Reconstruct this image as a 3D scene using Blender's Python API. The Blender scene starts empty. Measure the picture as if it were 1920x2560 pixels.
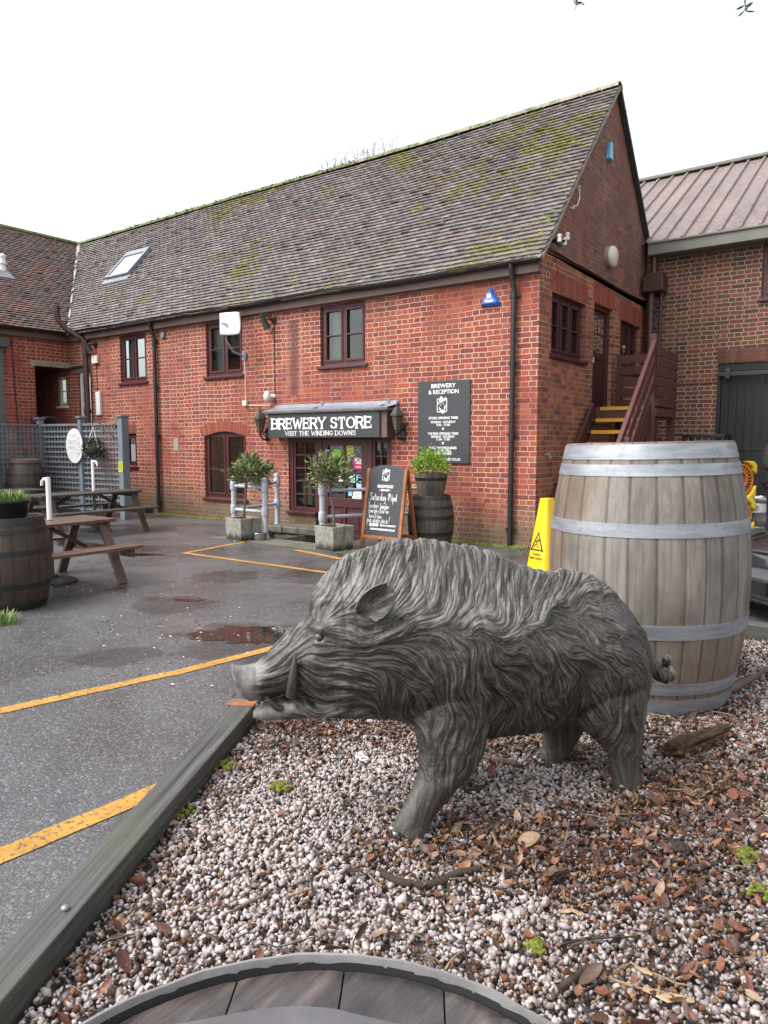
import bpy, bmesh, math, random
import numpy as np
from mathutils import Vector, Matrix, noise as mnoise
R = math.radians
PI = math.pi
random.seed(7)
rng = np.random.default_rng(7)
sc = bpy.context.scene
COL = sc.collection

# ---------------------------------------------------------------- camera maths (pixel of the 1920x2560 picture -> point in the world)
CAM = Vector((4.325, -9.43, 1.5)); FPX = 1810.0; PITCH = math.atan(175 / 1810.0); YAW = R(36.5)
_fh = Vector((-math.sin(YAW), math.cos(YAW), 0)); RIGHT = Vector((math.cos(YAW), math.sin(YAW), 0))
FWD = _fh * math.cos(PITCH) + Vector((0, 0, -math.sin(PITCH))); UPV = _fh * math.sin(PITCH) + Vector((0, 0, math.cos(PITCH)))
def ray(px, py): return FWD + RIGHT * ((px - 960) / FPX) - UPV * ((py - 1280) / FPX)
def at(px, py, x=None, y=None, z=None):
    d = ray(px, py)
    t = (x - CAM.x) / d.x if x is not None else (y - CAM.y) / d.y if y is not None else (z - CAM.z) / d.z
    return CAM + d * t

# ---------------------------------------------------------------- object helpers
def V(*a): return Vector(a)
def rotz(a): return Matrix.Rotation(a, 3, 'Z')
def rotx(a): return Matrix.Rotation(a, 3, 'X')
def roty(a): return Matrix.Rotation(a, 3, 'Y')
def frame_from_axis(d):
    d = Vector(d).normalized()
    a = Vector((0, 0, 1)) if abs(d.z) < 0.95 else Vector((1, 0, 0))
    u = a.cross(d).normalized(); v = d.cross(u)
    return u, v, d
class MB:
    """collects vertices and faces of ONE mesh"""
    def __init__(s): s.v = []; s.f = []; s.c = []
    def add(s, vs, fs, col=None):
        n = len(s.v); s.v += [tuple(p) for p in vs]; s.f += [tuple(i + n for i in f) for f in fs]
        s.c += [col if col is not None else (1, 1, 1, 1)] * len(vs); return s
    def box(s, c, size, m=None, col=None):
        hx, hy, hz = size[0] / 2, size[1] / 2, size[2] / 2; c = Vector(c)
        P = [Vector((x, y, z)) for z in (-hz, hz) for y in (-hy, hy) for x in (-hx, hx)]
        if m is not None: P = [m @ p for p in P]
        return s.add([c + p for p in P], [(0, 2, 3, 1), (4, 5, 7, 6), (0, 1, 5, 4), (2, 6, 7, 3), (0, 4, 6, 2), (1, 3, 7, 5)], col)
    def b2(s, lo, hi, col=None):
        return s.box([(a + b) / 2 for a, b in zip(lo, hi)], [abs(b - a) for a, b in zip(lo, hi)], None, col)
    def bar(s, p, q, w, h, up=(0, 0, 1), col=None):
        """square bar from p to q"""
        p = Vector(p); q = Vector(q); d = (q - p); L = d.length; d.normalize()
        up = Vector(up)
        if abs(up.dot(d)) > .98: up = Vector((1, 0, 0))
        u = d.cross(up).normalized(); v = u.cross(d)
        m = Matrix((u, d, v)).transposed()
        return s.box((p + q) / 2, (w, L, h), m, col)
    def tube(s, pts, r, n=10, cap=True, col=None):
        pts = [Vector(p) for p in pts]; N = len(pts)
        rs = r if isinstance(r, (list, tuple)) else [r] * N
        vs = []; fs = []
        pu = None
        for i, p in enumerate(pts):
            d = pts[min(i + 1, N - 1)] - pts[max(i - 1, 0)]
            if d.length < 1e-9: d = Vector((0, 0, 1))
            u, v, d = frame_from_axis(d)
            if pu is not None:
                u = (pu - d * pu.dot(d)); u = u.normalized() if u.length > 1e-6 else frame_from_axis(d)[0]; v = d.cross(u)
            pu = u
            for k in range(n):
                a = 2 * PI * k / n; vs.append(p + (u * math.cos(a) + v * math.sin(a)) * rs[i])
        for i in range(N - 1):
            for k in range(n):
                a = i * n + k; b = i * n + (k + 1) % n; fs.append((a, b, b + n, a + n))
        if cap: fs.append(tuple(range(n - 1, -1, -1))); fs.append(tuple(range((N - 1) * n, N * n)))
        return s.add(vs, fs, col)
    def lathe(s, prof, n=32, c=(0, 0, 0), close=False, m=None, col=None, a0=0, a1=2 * PI):
        c = Vector(c); vs = []; fs = []; full = abs(a1 - a0 - 2 * PI) < 1e-6; nn = n if full else n + 1
        for r, z in prof:
            for k in range(nn):
                a = a0 + (a1 - a0) * k / n; p = Vector((r * math.cos(a), r * math.sin(a), z))
                vs.append(c + (m @ p if m is not None else p))
        N = len(prof)
        for i in range(N - 1 if not close else N):
            j = (i + 1) % N
            for k in range(n):
                k2 = (k + 1) % nn
                fs.append((i * nn + k, i * nn + k2, j * nn + k2, j * nn + k))
        return s.add(vs, fs, col)
    def prism(s, poly, h, o=(0, 0, 0), ux=(1, 0, 0), uy=(0, 1, 0), col=None):
        """poly in (ux,uy) plane, extruded by h along ux x uy"""
        o = Vector(o); ux = Vector(ux); uy = Vector(uy); nz = ux.cross(uy) * h; n = len(poly)
        vs = [o + ux * a + uy * b for a, b in poly]; vs += [p + nz for p in vs]
        fs = [tuple(range(n - 1, -1, -1)), tuple(range(n, 2 * n))] + [(i, (i + 1) % n, (i + 1) % n + n, i + n) for i in range(n)]
        return s.add(vs, fs, col)
    def quad(s, a, b, c, d, col=None): return s.add([a, b, c, d], [(0, 1, 2, 3)], col)
    def sphere(s, c, r, nu=12, nv=8, m=None, col=None):
        rx, ry, rz = (r, r, r) if not isinstance(r, (tuple, list)) else r; c = Vector(c); vs = []; fs = []
        for j in range(nv + 1):
            t = PI * j / nv
            for i in range(nu):
                a = 2 * PI * i / nu; p = Vector((rx * math.sin(t) * math.cos(a), ry * math.sin(t) * math.sin(a), rz * math.cos(t)))
                vs.append(c + (m @ p if m is not None else p))
        for j in range(nv):
            for i in range(nu):
                a = j * nu + i; b = j * nu + (i + 1) % nu; fs.append((a, a + nu, b + nu, b))
        return s.add(vs, fs, col)
    def build(s, name, mat, parent=None, smooth=None, bevel=0, loc=None, rot=0):
        me = bpy.data.meshes.new(name); me.from_pydata(s.v, [], s.f); me.validate(); me.update()
        if any(c != (1, 1, 1, 1) for c in s.c):
            at_ = me.color_attributes.new('col', 'FLOAT_COLOR', 'POINT')
            if len(at_.data) == len(s.c): at_.data.foreach_set('color', [x for c in s.c for x in c])
        o = bpy.data.objects.new(name, me); COL.objects.link(o)
        if mat: me.materials.append(mat)
        if smooth is not None:
            bm = bmesh.new(); bm.from_mesh(me); bmesh.ops.remove_doubles(bm, verts=bm.verts, dist=1e-5); bmesh.ops.recalc_face_normals(bm, faces=bm.faces)
            for f in bm.faces: f.smooth = True
            for e in bm.edges:
                if len(e.link_faces) == 2 and e.calc_face_angle(0) > R(smooth): e.smooth = False
            bm.to_mesh(me); bm.free()
        if bevel:
            md = o.modifiers.new('bevel', 'BEVEL'); md.width = bevel; md.segments = 2; md.limit_method = 'ANGLE'; md.angle_limit = R(40)
        if loc is not None: o.location = loc
        if rot: o.rotation_euler.z = rot
        if parent: o.parent = parent
        return o
def tag(o, label=None, cat=None, group=None, kind=None):
    if label: o['label'] = label
    if cat: o['category'] = cat
    if group: o['group'] = group
    if kind: o['kind'] = kind
    return o
def thing(name, label, cat, loc=(0, 0, 0), rz=0, group=None):
    o = bpy.data.objects.new(name, None); COL.objects.link(o); o.location = loc; o.rotation_euler.z = rz
    o.empty_display_size = .1
    return tag(o, label, cat, group)
def copy_tree(o, parent=None):
    c = o.copy(); COL.objects.link(c); c.parent = parent
    if parent: c.matrix_parent_inverse = o.matrix_parent_inverse
    for ch in [k for k in bpy.data.objects if k.parent == o]: copy_tree(ch, c)
    return c

# ---------------------------------------------------------------- text (the built-in font only)
def text_mesh(body, size=1.0, bold=0.0, sx=1.0, align='CENTER', shear=0.0, space=1.0, depth=0.0):
    cu = bpy.data.curves.new('t', 'FONT'); cu.body = body; cu.size = size; cu.offset = bold; cu.align_x = align; cu.align_y = 'BOTTOM_BASELINE'
    cu.shear = shear; cu.space_character = space; cu.extrude = depth; cu.resolution_u = 3
    ob = bpy.data.objects.new('t', cu); COL.objects.link(ob)
    dg = bpy.context.evaluated_depsgraph_get(); dg.update()
    me = ob.evaluated_get(dg).to_mesh()
    vs = [(v.co.x * sx, v.co.y, v.co.z) for v in me.vertices]; fs = [tuple(p.vertices) for p in me.polygons]
    ob.evaluated_get(dg).to_mesh_clear(); bpy.data.objects.remove(ob); bpy.data.curves.remove(cu)
    return vs, fs
def put_text(mb, body, o, size, ux=(1, 0, 0), uy=(0, 0, 1), fit=None, col=None, **kw):
    """text with its baseline centre at o; ux, uy span the board; fit = total width in metres"""
    vs, fs = text_mesh(body, size, **kw)
    ux = Vector(ux); uy = Vector(uy); n = ux.cross(uy); o = Vector(o); k = 1.0
    if fit and vs:
        w = max(v[0] for v in vs) - min(v[0] for v in vs); k = fit / w
    c0 = (max(v[0] for v in vs) + min(v[0] for v in vs)) / 2 if kw.get('align', 'CENTER') == 'CENTER' else min(v[0] for v in vs)
    mb.add([o + ux * ((v[0] - c0) * k) + uy * v[1] + n * v[2] for v in vs], fs, col)
def strokes(mb, lines, w, o, ux, uy, n_off=0.0):
    """thin flat ribbons along polylines in board space (chalk handwriting)"""
    ux = Vector(ux); uy = Vector(uy); o = Vector(o) + ux.cross(uy) * n_off
    for ln in lines:
        P = [Vector((a, b, 0)) for a, b in ln]; vs = []; fs = []
        for i, p in enumerate(P):
            d = P[min(i + 1, len(P) - 1)] - P[max(i - 1, 0)]
            d = d.normalized() if d.length > 1e-9 else Vector((1, 0, 0)); nn = Vector((-d.y, d.x, 0)) * w / 2
            if i == 0: p = p - d * w * .4
            if i == len(P) - 1: p = p + d * w * .4
            for q in (p + nn, p - nn): vs.append(o + ux * q.x + uy * q.y)
        for i in range(len(P) - 1): fs.append((2 * i, 2 * i + 1, 2 * i + 3, 2 * i + 2))
        mb.add(vs, fs)

# ---------------------------------------------------------------- materials
class NT:
    def __init__(s, name):
        s.m = bpy.data.materials.new(name); s.m.use_nodes = True; s.t = s.m.node_tree; s.t.nodes.clear()
        s.out = s.n('ShaderNodeOutputMaterial'); s.b = s.n('ShaderNodeBsdfPrincipled'); s.l(s.b, 0, s.out, 0)
    def n(s, typ, **kw):
        x = s.t.nodes.new(typ)
        for k, v in kw.items(): setattr(x, k, v)
        return x
    def l(s, a, ao, b, bi):
        s.t.links.new(a.outputs[ao] if not hasattr(a, 'is_output') else a, b.inputs[bi])
    def val(s, node, **kw):
        for k, v in kw.items(): node.inputs[k.replace('_', ' ')].default_value = v
        return node
    def coord(s, kind='Object'):
        if kind == 'World': return s.n('ShaderNodeNewGeometry').outputs['Position']
        return s.n('ShaderNodeTexCoord').outputs[kind]
    def mapping(s, vec, scale=(1, 1, 1), loc=(0, 0, 0), rot=(0, 0, 0)):
        m = s.n('ShaderNodeMapping'); m.inputs['Scale'].default_value = scale; m.inputs['Location'].default_value = loc; m.inputs['Rotation'].default_value = rot
        s.t.links.new(vec, m.inputs['Vector']); return m.outputs[0]
    def noise(s, vec, scale, detail=4, rough=.55, dist=0.0, out='Fac'):
        x = s.n('ShaderNodeTexNoise'); x.inputs['Scale'].default_value = scale; x.inputs['Detail'].default_value = detail
        x.inputs['Roughness'].default_value = rough; x.inputs['Distortion'].default_value = dist
        s.t.links.new(vec, x.inputs['Vector']); return x.outputs[out]
    def ramp(s, fac, stops, interp='LINEAR'):
        r = s.n('ShaderNodeValToRGB'); e = r.color_ramp.elements; r.color_ramp.interpolation = interp
        while len(e) > 1: e.remove(e[-1])
        e[0].position = stops[0][0]; e[0].color = c4(stops[0][1])
        for p, c in stops[1:]:
            k = e.new(p); k.color = c4(c)
        s.t.links.new(fac, r.inputs[0]); return r.outputs[0]
    def mix(s, a, b, fac, mode='MIX'):
        x = s.n('ShaderNodeMix', data_type='RGBA', blend_type=mode)
        for sock, v in ((x.inputs[6], a), (x.inputs[7], b), (x.inputs[0], fac)):
            if hasattr(v, 'is_output'): s.t.links.new(v, sock)
            else: sock.default_value = c4(v) if sock.type == 'RGBA' else v
        return x.outputs[2]
    def math(s, op, a, b=0.0, c=None, clamp=False):
        x = s.n('ShaderNodeMath', operation=op, use_clamp=clamp)
        for i, v in enumerate((a, b) if c is None else (a, b, c)):
            if hasattr(v, 'is_output'): s.t.links.new(v, x.inputs[i])
            else: x.inputs[i].default_value = v
        return x.outputs[0]
    def bump(s, h, strength=.3, dist=.01, normal=None):
        x = s.n('ShaderNodeBump'); x.inputs['Strength'].default_value = strength; x.inputs['Distance'].default_value = dist
        s.t.links.new(h, x.inputs['Height'])
        if normal is not None: s.t.links.new(normal, x.inputs['Normal'])
        return x.outputs[0]
    def set(s, **kw):
        for k, v in kw.items():
            k = {'color': 'Base Color', 'rough': 'Roughness', 'metal': 'Metallic', 'normal': 'Normal', 'spec': 'Specular IOR Level', 'coat': 'Coat Weight', 'alpha': 'Alpha', 'trans': 'Transmission Weight', 'coatr': 'Coat Roughness', 'sss': 'Subsurface Weight'}[k]
            if hasattr(v, 'is_output'): s.t.links.new(v, s.b.inputs[k])
            else: s.b.inputs[k].default_value = c4(v) if s.b.inputs[k].type == 'RGBA' else v
        return s
def c4(c): return tuple(c) if hasattr(c, '__len__') and len(c) == 4 else (tuple(c) + (1,) if hasattr(c, '__len__') else (c, c, c, 1))
M = {}
def mat_plain(name, col, rough=.6, metal=0.0, var=.25, scale=8, bump=.0, dist=.004, spec=.5, bscale=40, coat=0.0):
    """painted / plain surface: slow tone variation, dirt specks, fine bump"""
    t = NT(name); co = t.coord('Object')
    f = t.noise(co, scale, 5, .6)
    dark = tuple(x * (1 - var) for x in col[:3]); light = tuple(min(1, x * (1 + var * .6)) for x in col[:3])
    t.set(color=t.ramp(f, [(.25, dark), (.75, light)]), metal=metal, spec=spec, coat=coat)
    r2 = t.noise(co, scale * 2.3, 3)
    t.set(rough=t.math('MULTIPLY_ADD', r2, .3, max(0.02, rough - .15)))
    if bump: t.set(normal=t.bump(t.noise(co, bscale, 4), bump, dist))
    M[name] = t.m; return t.m
def mat_wood(name, c_dark, c_light, rough=.7, axis='Z', scale=1.0, grain=60, bump=.4, stain=None):
    """wood with stretched grain along an object axis"""
    t = NT(name); co = t.coord('Object')
    s = {'X': (2.2, grain * 1.7, grain * 1.7), 'Y': (grain * 1.7, 2.2, grain * 1.7), 'Z': (grain * 1.7, grain * 1.7, 2.2)}[axis]
    g = t.noise(t.mapping(co, s), scale, 6, .65, .4)
    b = t.noise(co, 3.2, 4, .6)
    c1 = t.ramp(g, [(.3, c_dark), (.55, tuple((a + b_) / 2 for a, b_ in zip(c_dark, c_light))), (.75, c_light)])
    c2 = t.mix(c1, tuple(x * .45 for x in c_dark[:3]), t.ramp(b, [(.42, 0), (.72, .75)]))
    if stain: c2 = t.mix(c2, stain, t.ramp(t.noise(co, 1.7, 3), [(.5, 0), (.62, .5)]))
    t.set(color=c2, rough=t.math('MULTIPLY_ADD', g, .35, rough - .2), normal=t.bump(g, bump, .004))
    M[name] = t.m; return t.m

def mat_brick(name, ramp_cols, mortar, mortar2, mort_bias, grime=(.05, .045, .035), grime_amt=.4, orange=None, low_decay=True, mort=.0055, streak=None):
    """English-bond brickwork in world metres, laid on walls that face x or y"""
    t = NT(name); geo = t.n('ShaderNodeNewGeometry')
    sx = t.n('ShaderNodeSeparateXYZ'); t.l(geo, 'Position', sx, 0); sn = t.n('ShaderNodeSeparateXYZ'); t.l(geo, 'True Normal', sn, 0)
    isx = t.math('GREATER_THAN', t.math('ABSOLUTE', sn.outputs[0]), .6)
    u = t.math('ADD', t.math('MULTIPLY', sx.outputs[1], isx), t.math('MULTIPLY', sx.outputs[0], t.math('SUBTRACT', 1.0, isx)))
    pos = geo.outputs['Position']
    w1 = t.noise(pos, 1.1, 2, .5); w2 = t.noise(pos, 9.0, 2, .5, 0, 'Color')
    sw = t.n('ShaderNodeSeparateColor'); t.t.links.new(w2, sw.inputs[0])
    z = t.math('ADD', sx.outputs[2], t.math('ADD', t.math('MULTIPLY', w1, .05), t.math('MULTIPLY', sw.outputs[0], .012)))
    u = t.math('ADD', t.math('ADD', u, 40.0), t.math('MULTIPLY', sw.outputs[1], .016)); z = t.math('ADD', z, 3.0)
    cb = t.n('ShaderNodeCombineXYZ'); t.t.links.new(u, cb.inputs[0]); t.t.links.new(z, cb.inputs[1])
    def brick(ms, smooth):
        b = t.n('ShaderNodeTexBrick', offset=.27, offset_frequency=2, squash=.5, squash_frequency=2)
        t.t.links.new(cb.outputs[0], b.inputs['Vector'])
        for k, v in (('Scale', 1.0), ('Mortar Size', ms), ('Mortar Smooth', smooth), ('Bias', 0.0), ('Brick Width', .228), ('Row Height', .0757)): b.inputs[k].default_value = v
        b.inputs['Color1'].default_value = (0, 0, 0, 1); b.inputs['Color2'].default_value = (1, 1, 1, 1); b.inputs['Mortar'].default_value = (.5, .5, .5, 1)
        return b
    b = brick(mort, .25)
    n = len(ramp_cols)
    base = t.ramp(b.outputs['Color'], [((i + .5) / n, c) for i, c in enumerate(ramp_cols)])
    fine = t.noise(pos, 70, 4, .7); base = t.mix(base, tuple(x * .55 for x in ramp_cols[0]), t.ramp(fine, [(.5, 0), (.8, .6)]))
    big = t.noise(pos, .9, 4, .6, .6)
    base = t.mix(base, tuple(x * .62 for x in ramp_cols[n // 2]), t.ramp(big, [(.45, 0), (.7, .55)]))
    if orange: base = t.mix(base, orange, t.ramp(t.noise(pos, .55, 3, .5), [(.55, 0), (.68, .5)]))
    # mortar: bright where repointed, dull and recessed elsewhere
    mb_ = t.noise(pos, .75, 3, .55, .4); mm = t.ramp(mb_, [(mort_bias - .07, 0), (mort_bias + .07, 1)])
    mcol = t.mix(mortar2, mortar, mm); mcol = t.mix(mcol, tuple(x * .5 for x in mortar2), t.ramp(t.noise(pos, 25, 3), [(.5, 0), (.8, .7)]))
    col = t.mix(base, mcol, b.outputs['Fac'])
    if low_decay:     # crumbling, lime-washed foot of the wall
        low = t.math('SUBTRACT', 1.0, t.math('DIVIDE', t.math('ADD', sx.outputs[2], t.math('MULTIPLY', w1, -.5)), .55), clamp=True)
        lm = t.math('MULTIPLY', low, t.ramp(t.noise(pos, 9, 5, .7), [(.45, 0), (.62, 1)]), clamp=True)
        col = t.mix(col, (.23, .19, .14), t.math('MULTIPLY', lm, .8))
        col = t.mix(col, (.06, .07, .035), t.math('MULTIPLY', t.math('MULTIPLY', low, low), .55))
    gr = t.ramp(t.noise(t.mapping(pos, (1.6, 1.6, .35)), 1.3, 5, .65), [(.48, 0), (.75, 1)])
    col = t.mix(col, grime, t.math('MULTIPLY', gr, grime_amt))
    # a pale salt bloom here and there
    col = t.mix(col, (.42, .3, .24), t.ramp(t.noise(pos, 2.6, 5, .7), [(.62, 0), (.8, .35)]))
    if streak:        # old rain run-off below a leaking gutter: (x, half width, z bottom, z top)
        xw = t.math('ADD', sx.outputs[0], t.math('MULTIPLY', t.math('SUBTRACT', t.noise(t.mapping(pos, (3, 3, 1.2)), 1.5, 4), .5), .16)); dx = t.math('ABSOLUTE', t.math('SUBTRACT', xw, streak[0]))
        inz = t.math('MULTIPLY', t.math('GREATER_THAN', sx.outputs[2], streak[2]), t.math('LESS_THAN', sx.outputs[2], streak[3]))
        core = t.math('MULTIPLY', t.ramp(t.math('DIVIDE', dx, streak[1]), [(.35, 1), (1, 0)]), inz); rim = t.math('MULTIPLY', t.ramp(t.math('DIVIDE', dx, streak[1]), [(.7, 0), (1.0, .5), (1.0, .5)]), t.math('LESS_THAN', dx, streak[1] * 1.7)); rim = t.math('MULTIPLY', rim, inz)
        col = t.mix(col, (.36, .2, .16), t.math('MULTIPLY', rim, t.noise(pos, 7, 4, .7))); col = t.mix(col, (.085, .035, .032), t.math('MULTIPLY', core, .75))
    hgt = t.math('SUBTRACT', t.math('MULTIPLY', fine, .5), b.outputs['Fac'])
    t.set(color=col, rough=.85, normal=t.bump(hgt, .6, .006))
    M[name] = t.m; return t.m
# ================================================================ shared materials
mat_brick('brick_red', [(.16, .034, .028), (.24, .045, .031), (.28, .056, .034), (.31, .064, .037), (.34, .09, .043), (.26, .054, .039), (.2, .052, .045)], (.53, .43, .31), (.31, .165, .11), .47, grime_amt=.25, streak=(-4.62, .13, 2.32, 3.62))
mat_brick('brick_gable', [(.15, .05, .036), (.27, .07, .038), (.34, .095, .046), (.4, .135, .056), (.2, .07, .048)], (.46, .37, .23), (.24, .17, .11), .48, grime_amt=.35, orange=(.36, .12, .045))
mat_brick('brick_sooty', [(.115, .055, .043), (.175, .063, .043), (.22, .073, .047), (.26, .095, .053), (.15, .07, .058)], (.3, .21, .14), (.16, .1, .075), .5, grime_amt=.5, low_decay=False, mort=.0045)
mat_brick('brick_brown', [(.05, .03, .026), (.1, .038, .028), (.13, .045, .032), (.17, .05, .033), (.075, .036, .03), (.2, .06, .036)], (.36, .3, .19), (.3, .24, .16), .45, grime_amt=.3, low_decay=False, mort=.007)
mat_brick('brick_wing', [(.17, .03, .023), (.26, .044, .03), (.32, .062, .036), (.27, .05, .033)], (.5, .38, .24), (.3, .15, .09), .5, grime_amt=.25)
mat_plain('maroon', (.062, .013, .014), .5, var=.22, scale=5, bump=.15, bscale=90)
mat_plain('maroon_board', (.085, .022, .02), .6, var=.3, scale=6, bump=.25, bscale=60)
mat_plain('fascia', (.12, .075, .062), .6, var=.25, scale=4)
mat_plain('black_iron', (.012, .012, .013), .38, var=.3, scale=9, bump=.15)
mat_plain('brown_pipe', (.05, .018, .016), .4, var=.2)
mat_plain('lead', (.2, .215, .25), .5, var=.3, scale=6, bump=.3, bscale=20)
mat_plain('concrete_lintel', (.3, .255, .2), .85, var=.3, scale=7, bump=.3)
mat_plain('white_plastic', (.72, .72, .7), .45, var=.08)
mat_plain('cream_plastic', (.62, .6, .5), .45, var=.1)
mat_plain('slate_sign', (.034, .036, .041), .55, var=.12, scale=3)
mat_plain('letter_white', (.8, .8, .8), .6, var=.03)
mat_plain('charcoal_door', (.0075, .008, .0095), .65, var=.25, scale=4, bump=.2)
mat_plain('curtain', (.42, .43, .4), .9, var=.15, scale=3)
mat_plain('room_dark', (.03, .026, .023), .9, var=.3)
mat_plain('bronze_paint', (.02, .022, .03), .4)
mat_plain('cable', (.02, .012, .012), .6)
mat_plain('verdigris', (.035, .04, .03), .7, var=.4, scale=14, bump=.3)
mat_plain('old_lime', (.3, .29, .27), .9, var=.3, scale=20, bump=.4)
mat_plain('ridge_buff', (.3, .28, .2), .85, var=.35, scale=5, bump=.4)

def glass_mat():
    t = NT('window_glass'); co = t.coord('Object')
    gl = t.n('ShaderNodeBsdfGlossy'); gl.inputs['Roughness'].default_value = .03; gl.inputs['Color'].default_value = (.85, .9, .9, 1)
    tr = t.n('ShaderNodeBsdfTransparent'); tr.inputs['Color'].default_value = (.62, .68, .66, 1)
    fr = t.n('ShaderNodeFresnel'); fr.inputs['IOR'].default_value = 1.6
    bp = t.bump(t.noise(co, 3.0, 2), .04, .02); t.t.links.new(bp, gl.inputs['Normal'])
    mx = t.n('ShaderNodeMixShader'); t.t.links.new(t.math('MULTIPLY_ADD', fr.outputs[0], 0.95, .015, clamp=True), mx.inputs[0])
    t.l(tr, 0, mx, 1); t.l(gl, 0, mx, 2); t.l(mx, 0, t.out, 0); M['window_glass'] = t.m
glass_mat()
def tile_mat(name, moss_amt, red):
    t = NT(name); pos = t.coord('World')
    at_ = t.n('ShaderNodeAttribute', attribute_name='col')
    c = at_.outputs['Color']
    f = t.noise(pos, 38, 5, .7); c = t.mix(c, (.05, .04, .04), t.ramp(f, [(.45, 0), (.75, .6)]))
    sp = t.noise(pos, 60, 2, .5); c = t.mix(c, (.5, .48, .47), t.ramp(sp, [(.66, 0), (.72, .75)]))
    li = t.noise(pos, 5, 4, .7); c = t.mix(c, (.2, .19, .185), t.ramp(li, [(.52, 0), (.72, .4)]))
    if red: c = t.mix(c, (.3, .1, .06), t.ramp(t.noise(pos, 1.6, 4, .7), [(.5, 0), (.68, .6)]))
    mo = t.math('MULTIPLY', t.noise(pos, .55, 2), t.noise(pos, 3.4, 5, .7))
    sx = t.n('ShaderNodeSeparateXYZ'); t.t.links.new(pos, sx.inputs[0])
    mo = t.math('ADD', mo, t.math('MULTIPLY', sx.outputs[0], .006))
    mo = t.math('ADD', mo, t.math('MULTIPLY', t.math('SUBTRACT', t.noise(pos, 14, 4, .7), .5), .16)); c = t.mix(c, t.ramp(t.noise(pos, 30, 3), [(.35, (.055, .055, .014)), (.7, (.19, .17, .03))]), t.ramp(mo, [(.3 - moss_amt, 0), (.33 - moss_amt, .9)]))
    t.set(color=c, rough=t.math('MULTIPLY_ADD', f, .4, .35), normal=t.bump(f, .5, .004), spec=.4); M[name] = t.m
tile_mat('roof_tile', .018, False); tile_mat('roof_tile_red', -.02, True)
def moss_mat():
    t = NT('moss'); co = t.coord('World')
    f = t.noise(co, 60, 3, .7)
    t.set(color=t.ramp(f, [(.3, (.035, .05, .007)), (.55, (.14, .16, .016)), (.75, (.28, .26, .03))]), rough=.95, normal=t.bump(f, 1, .01)); M['moss'] = t.m
moss_mat()

# ================================================================ the setting: ground
def asphalt_mat():
    t = NT('asphalt'); pos = t.coord('World')
    sx = t.n('ShaderNodeSeparateXYZ'); t.t.links.new(pos, sx.inputs[0])
    g = t.noise(pos, 160, 3, .75); g2 = t.n('ShaderNodeTexVoronoi'); g2.inputs['Scale'].default_value = 95; t.t.links.new(pos, g2.inputs['Vector'])
    big = t.noise(pos, .8, 4, .6, .5); mid = t.noise(pos, 5, 4, .65)
    c = t.ramp(g, [(.28, (.022, .0215, .023)), (.48, (.072, .07, .075)), (.64, (.14, .137, .144)), (.72, (.36, .355, .36))])
    c = t.mix(c, (.032, .026, .024), t.ramp(big, [(.47, 0), (.62, .75)]))
    c = t.mix(c, (.045, .03, .022), t.ramp(t.noise(t.mapping(pos, (1, .6, 1)), 1.4, 4, .6, .6), [(.56, 0), (.66, .7)]))
    vc = t.n('ShaderNodeSeparateColor'); t.l(g2, 'Color', vc, 0); c = t.mix(c, t.ramp(vc.outputs[0], [(0, (.02, .02, .021)), (.6, (.07, .067, .07)), (.9, (.15, .145, .15)), (1, (.32, .31, .31))]), .45)
    # standing damp: darker, smoother patches where the yard holds water
    nw = t.noise(pos, 2.4, 4, .65); wp = None
    for (px_, py_, sxx) in ((620, 1600, .75), (440, 1510, .5), (210, 1470, .55), (330, 1375, .5), (820, 1440, .7), (560, 1440, .5), (300, 1640, .35)):
        g_ = at(px_, py_, z=0); q = t.n('ShaderNodeVectorMath', operation='DISTANCE'); t.t.links.new(pos, q.inputs[0]); q.inputs[1].default_value = g_; k = t.math('SUBTRACT', 1.0, t.math('DIVIDE', q.outputs['Value'], sxx * 1.25), clamp=True); wp = k if wp is None else t.math('MAXIMUM', wp, k)
    wpm = t.ramp(t.math('ADD', wp, t.math('MULTIPLY', t.math('SUBTRACT', nw, .5), 1.3)), [(.34, 0), (.5, 1)]); wpm = t.math('MULTIPLY', wpm, t.math('GREATER_THAN', wp, .001))
    c = t.mix(c, (.026, .021, .019), t.math('MULTIPLY', wpm, .6))
    # damp patches: lower gloss roughness where water lies
    wet = t.ramp(t.noise(t.mapping(pos, (.8, .8, 1)), .9, 4, .55, .3), [(.45, 0), (.58, 1)])
    # a long crack / joint of two asphalt lays
    h = t.math('MULTIPLY_ADD', g, .6, t.math('MULTIPLY', g2.outputs['Distance'], -.6))
    t.set(color=c, rough=t.math('MULTIPLY_ADD', wpm, -.1, t.math('MULTIPLY_ADD', wet, -.16, t.math('MULTIPLY_ADD', mid, .22, .31))), normal=t.bump(h, .6, .007), spec=.8); M['asphalt'] = t.m
asphalt_mat()
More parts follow.
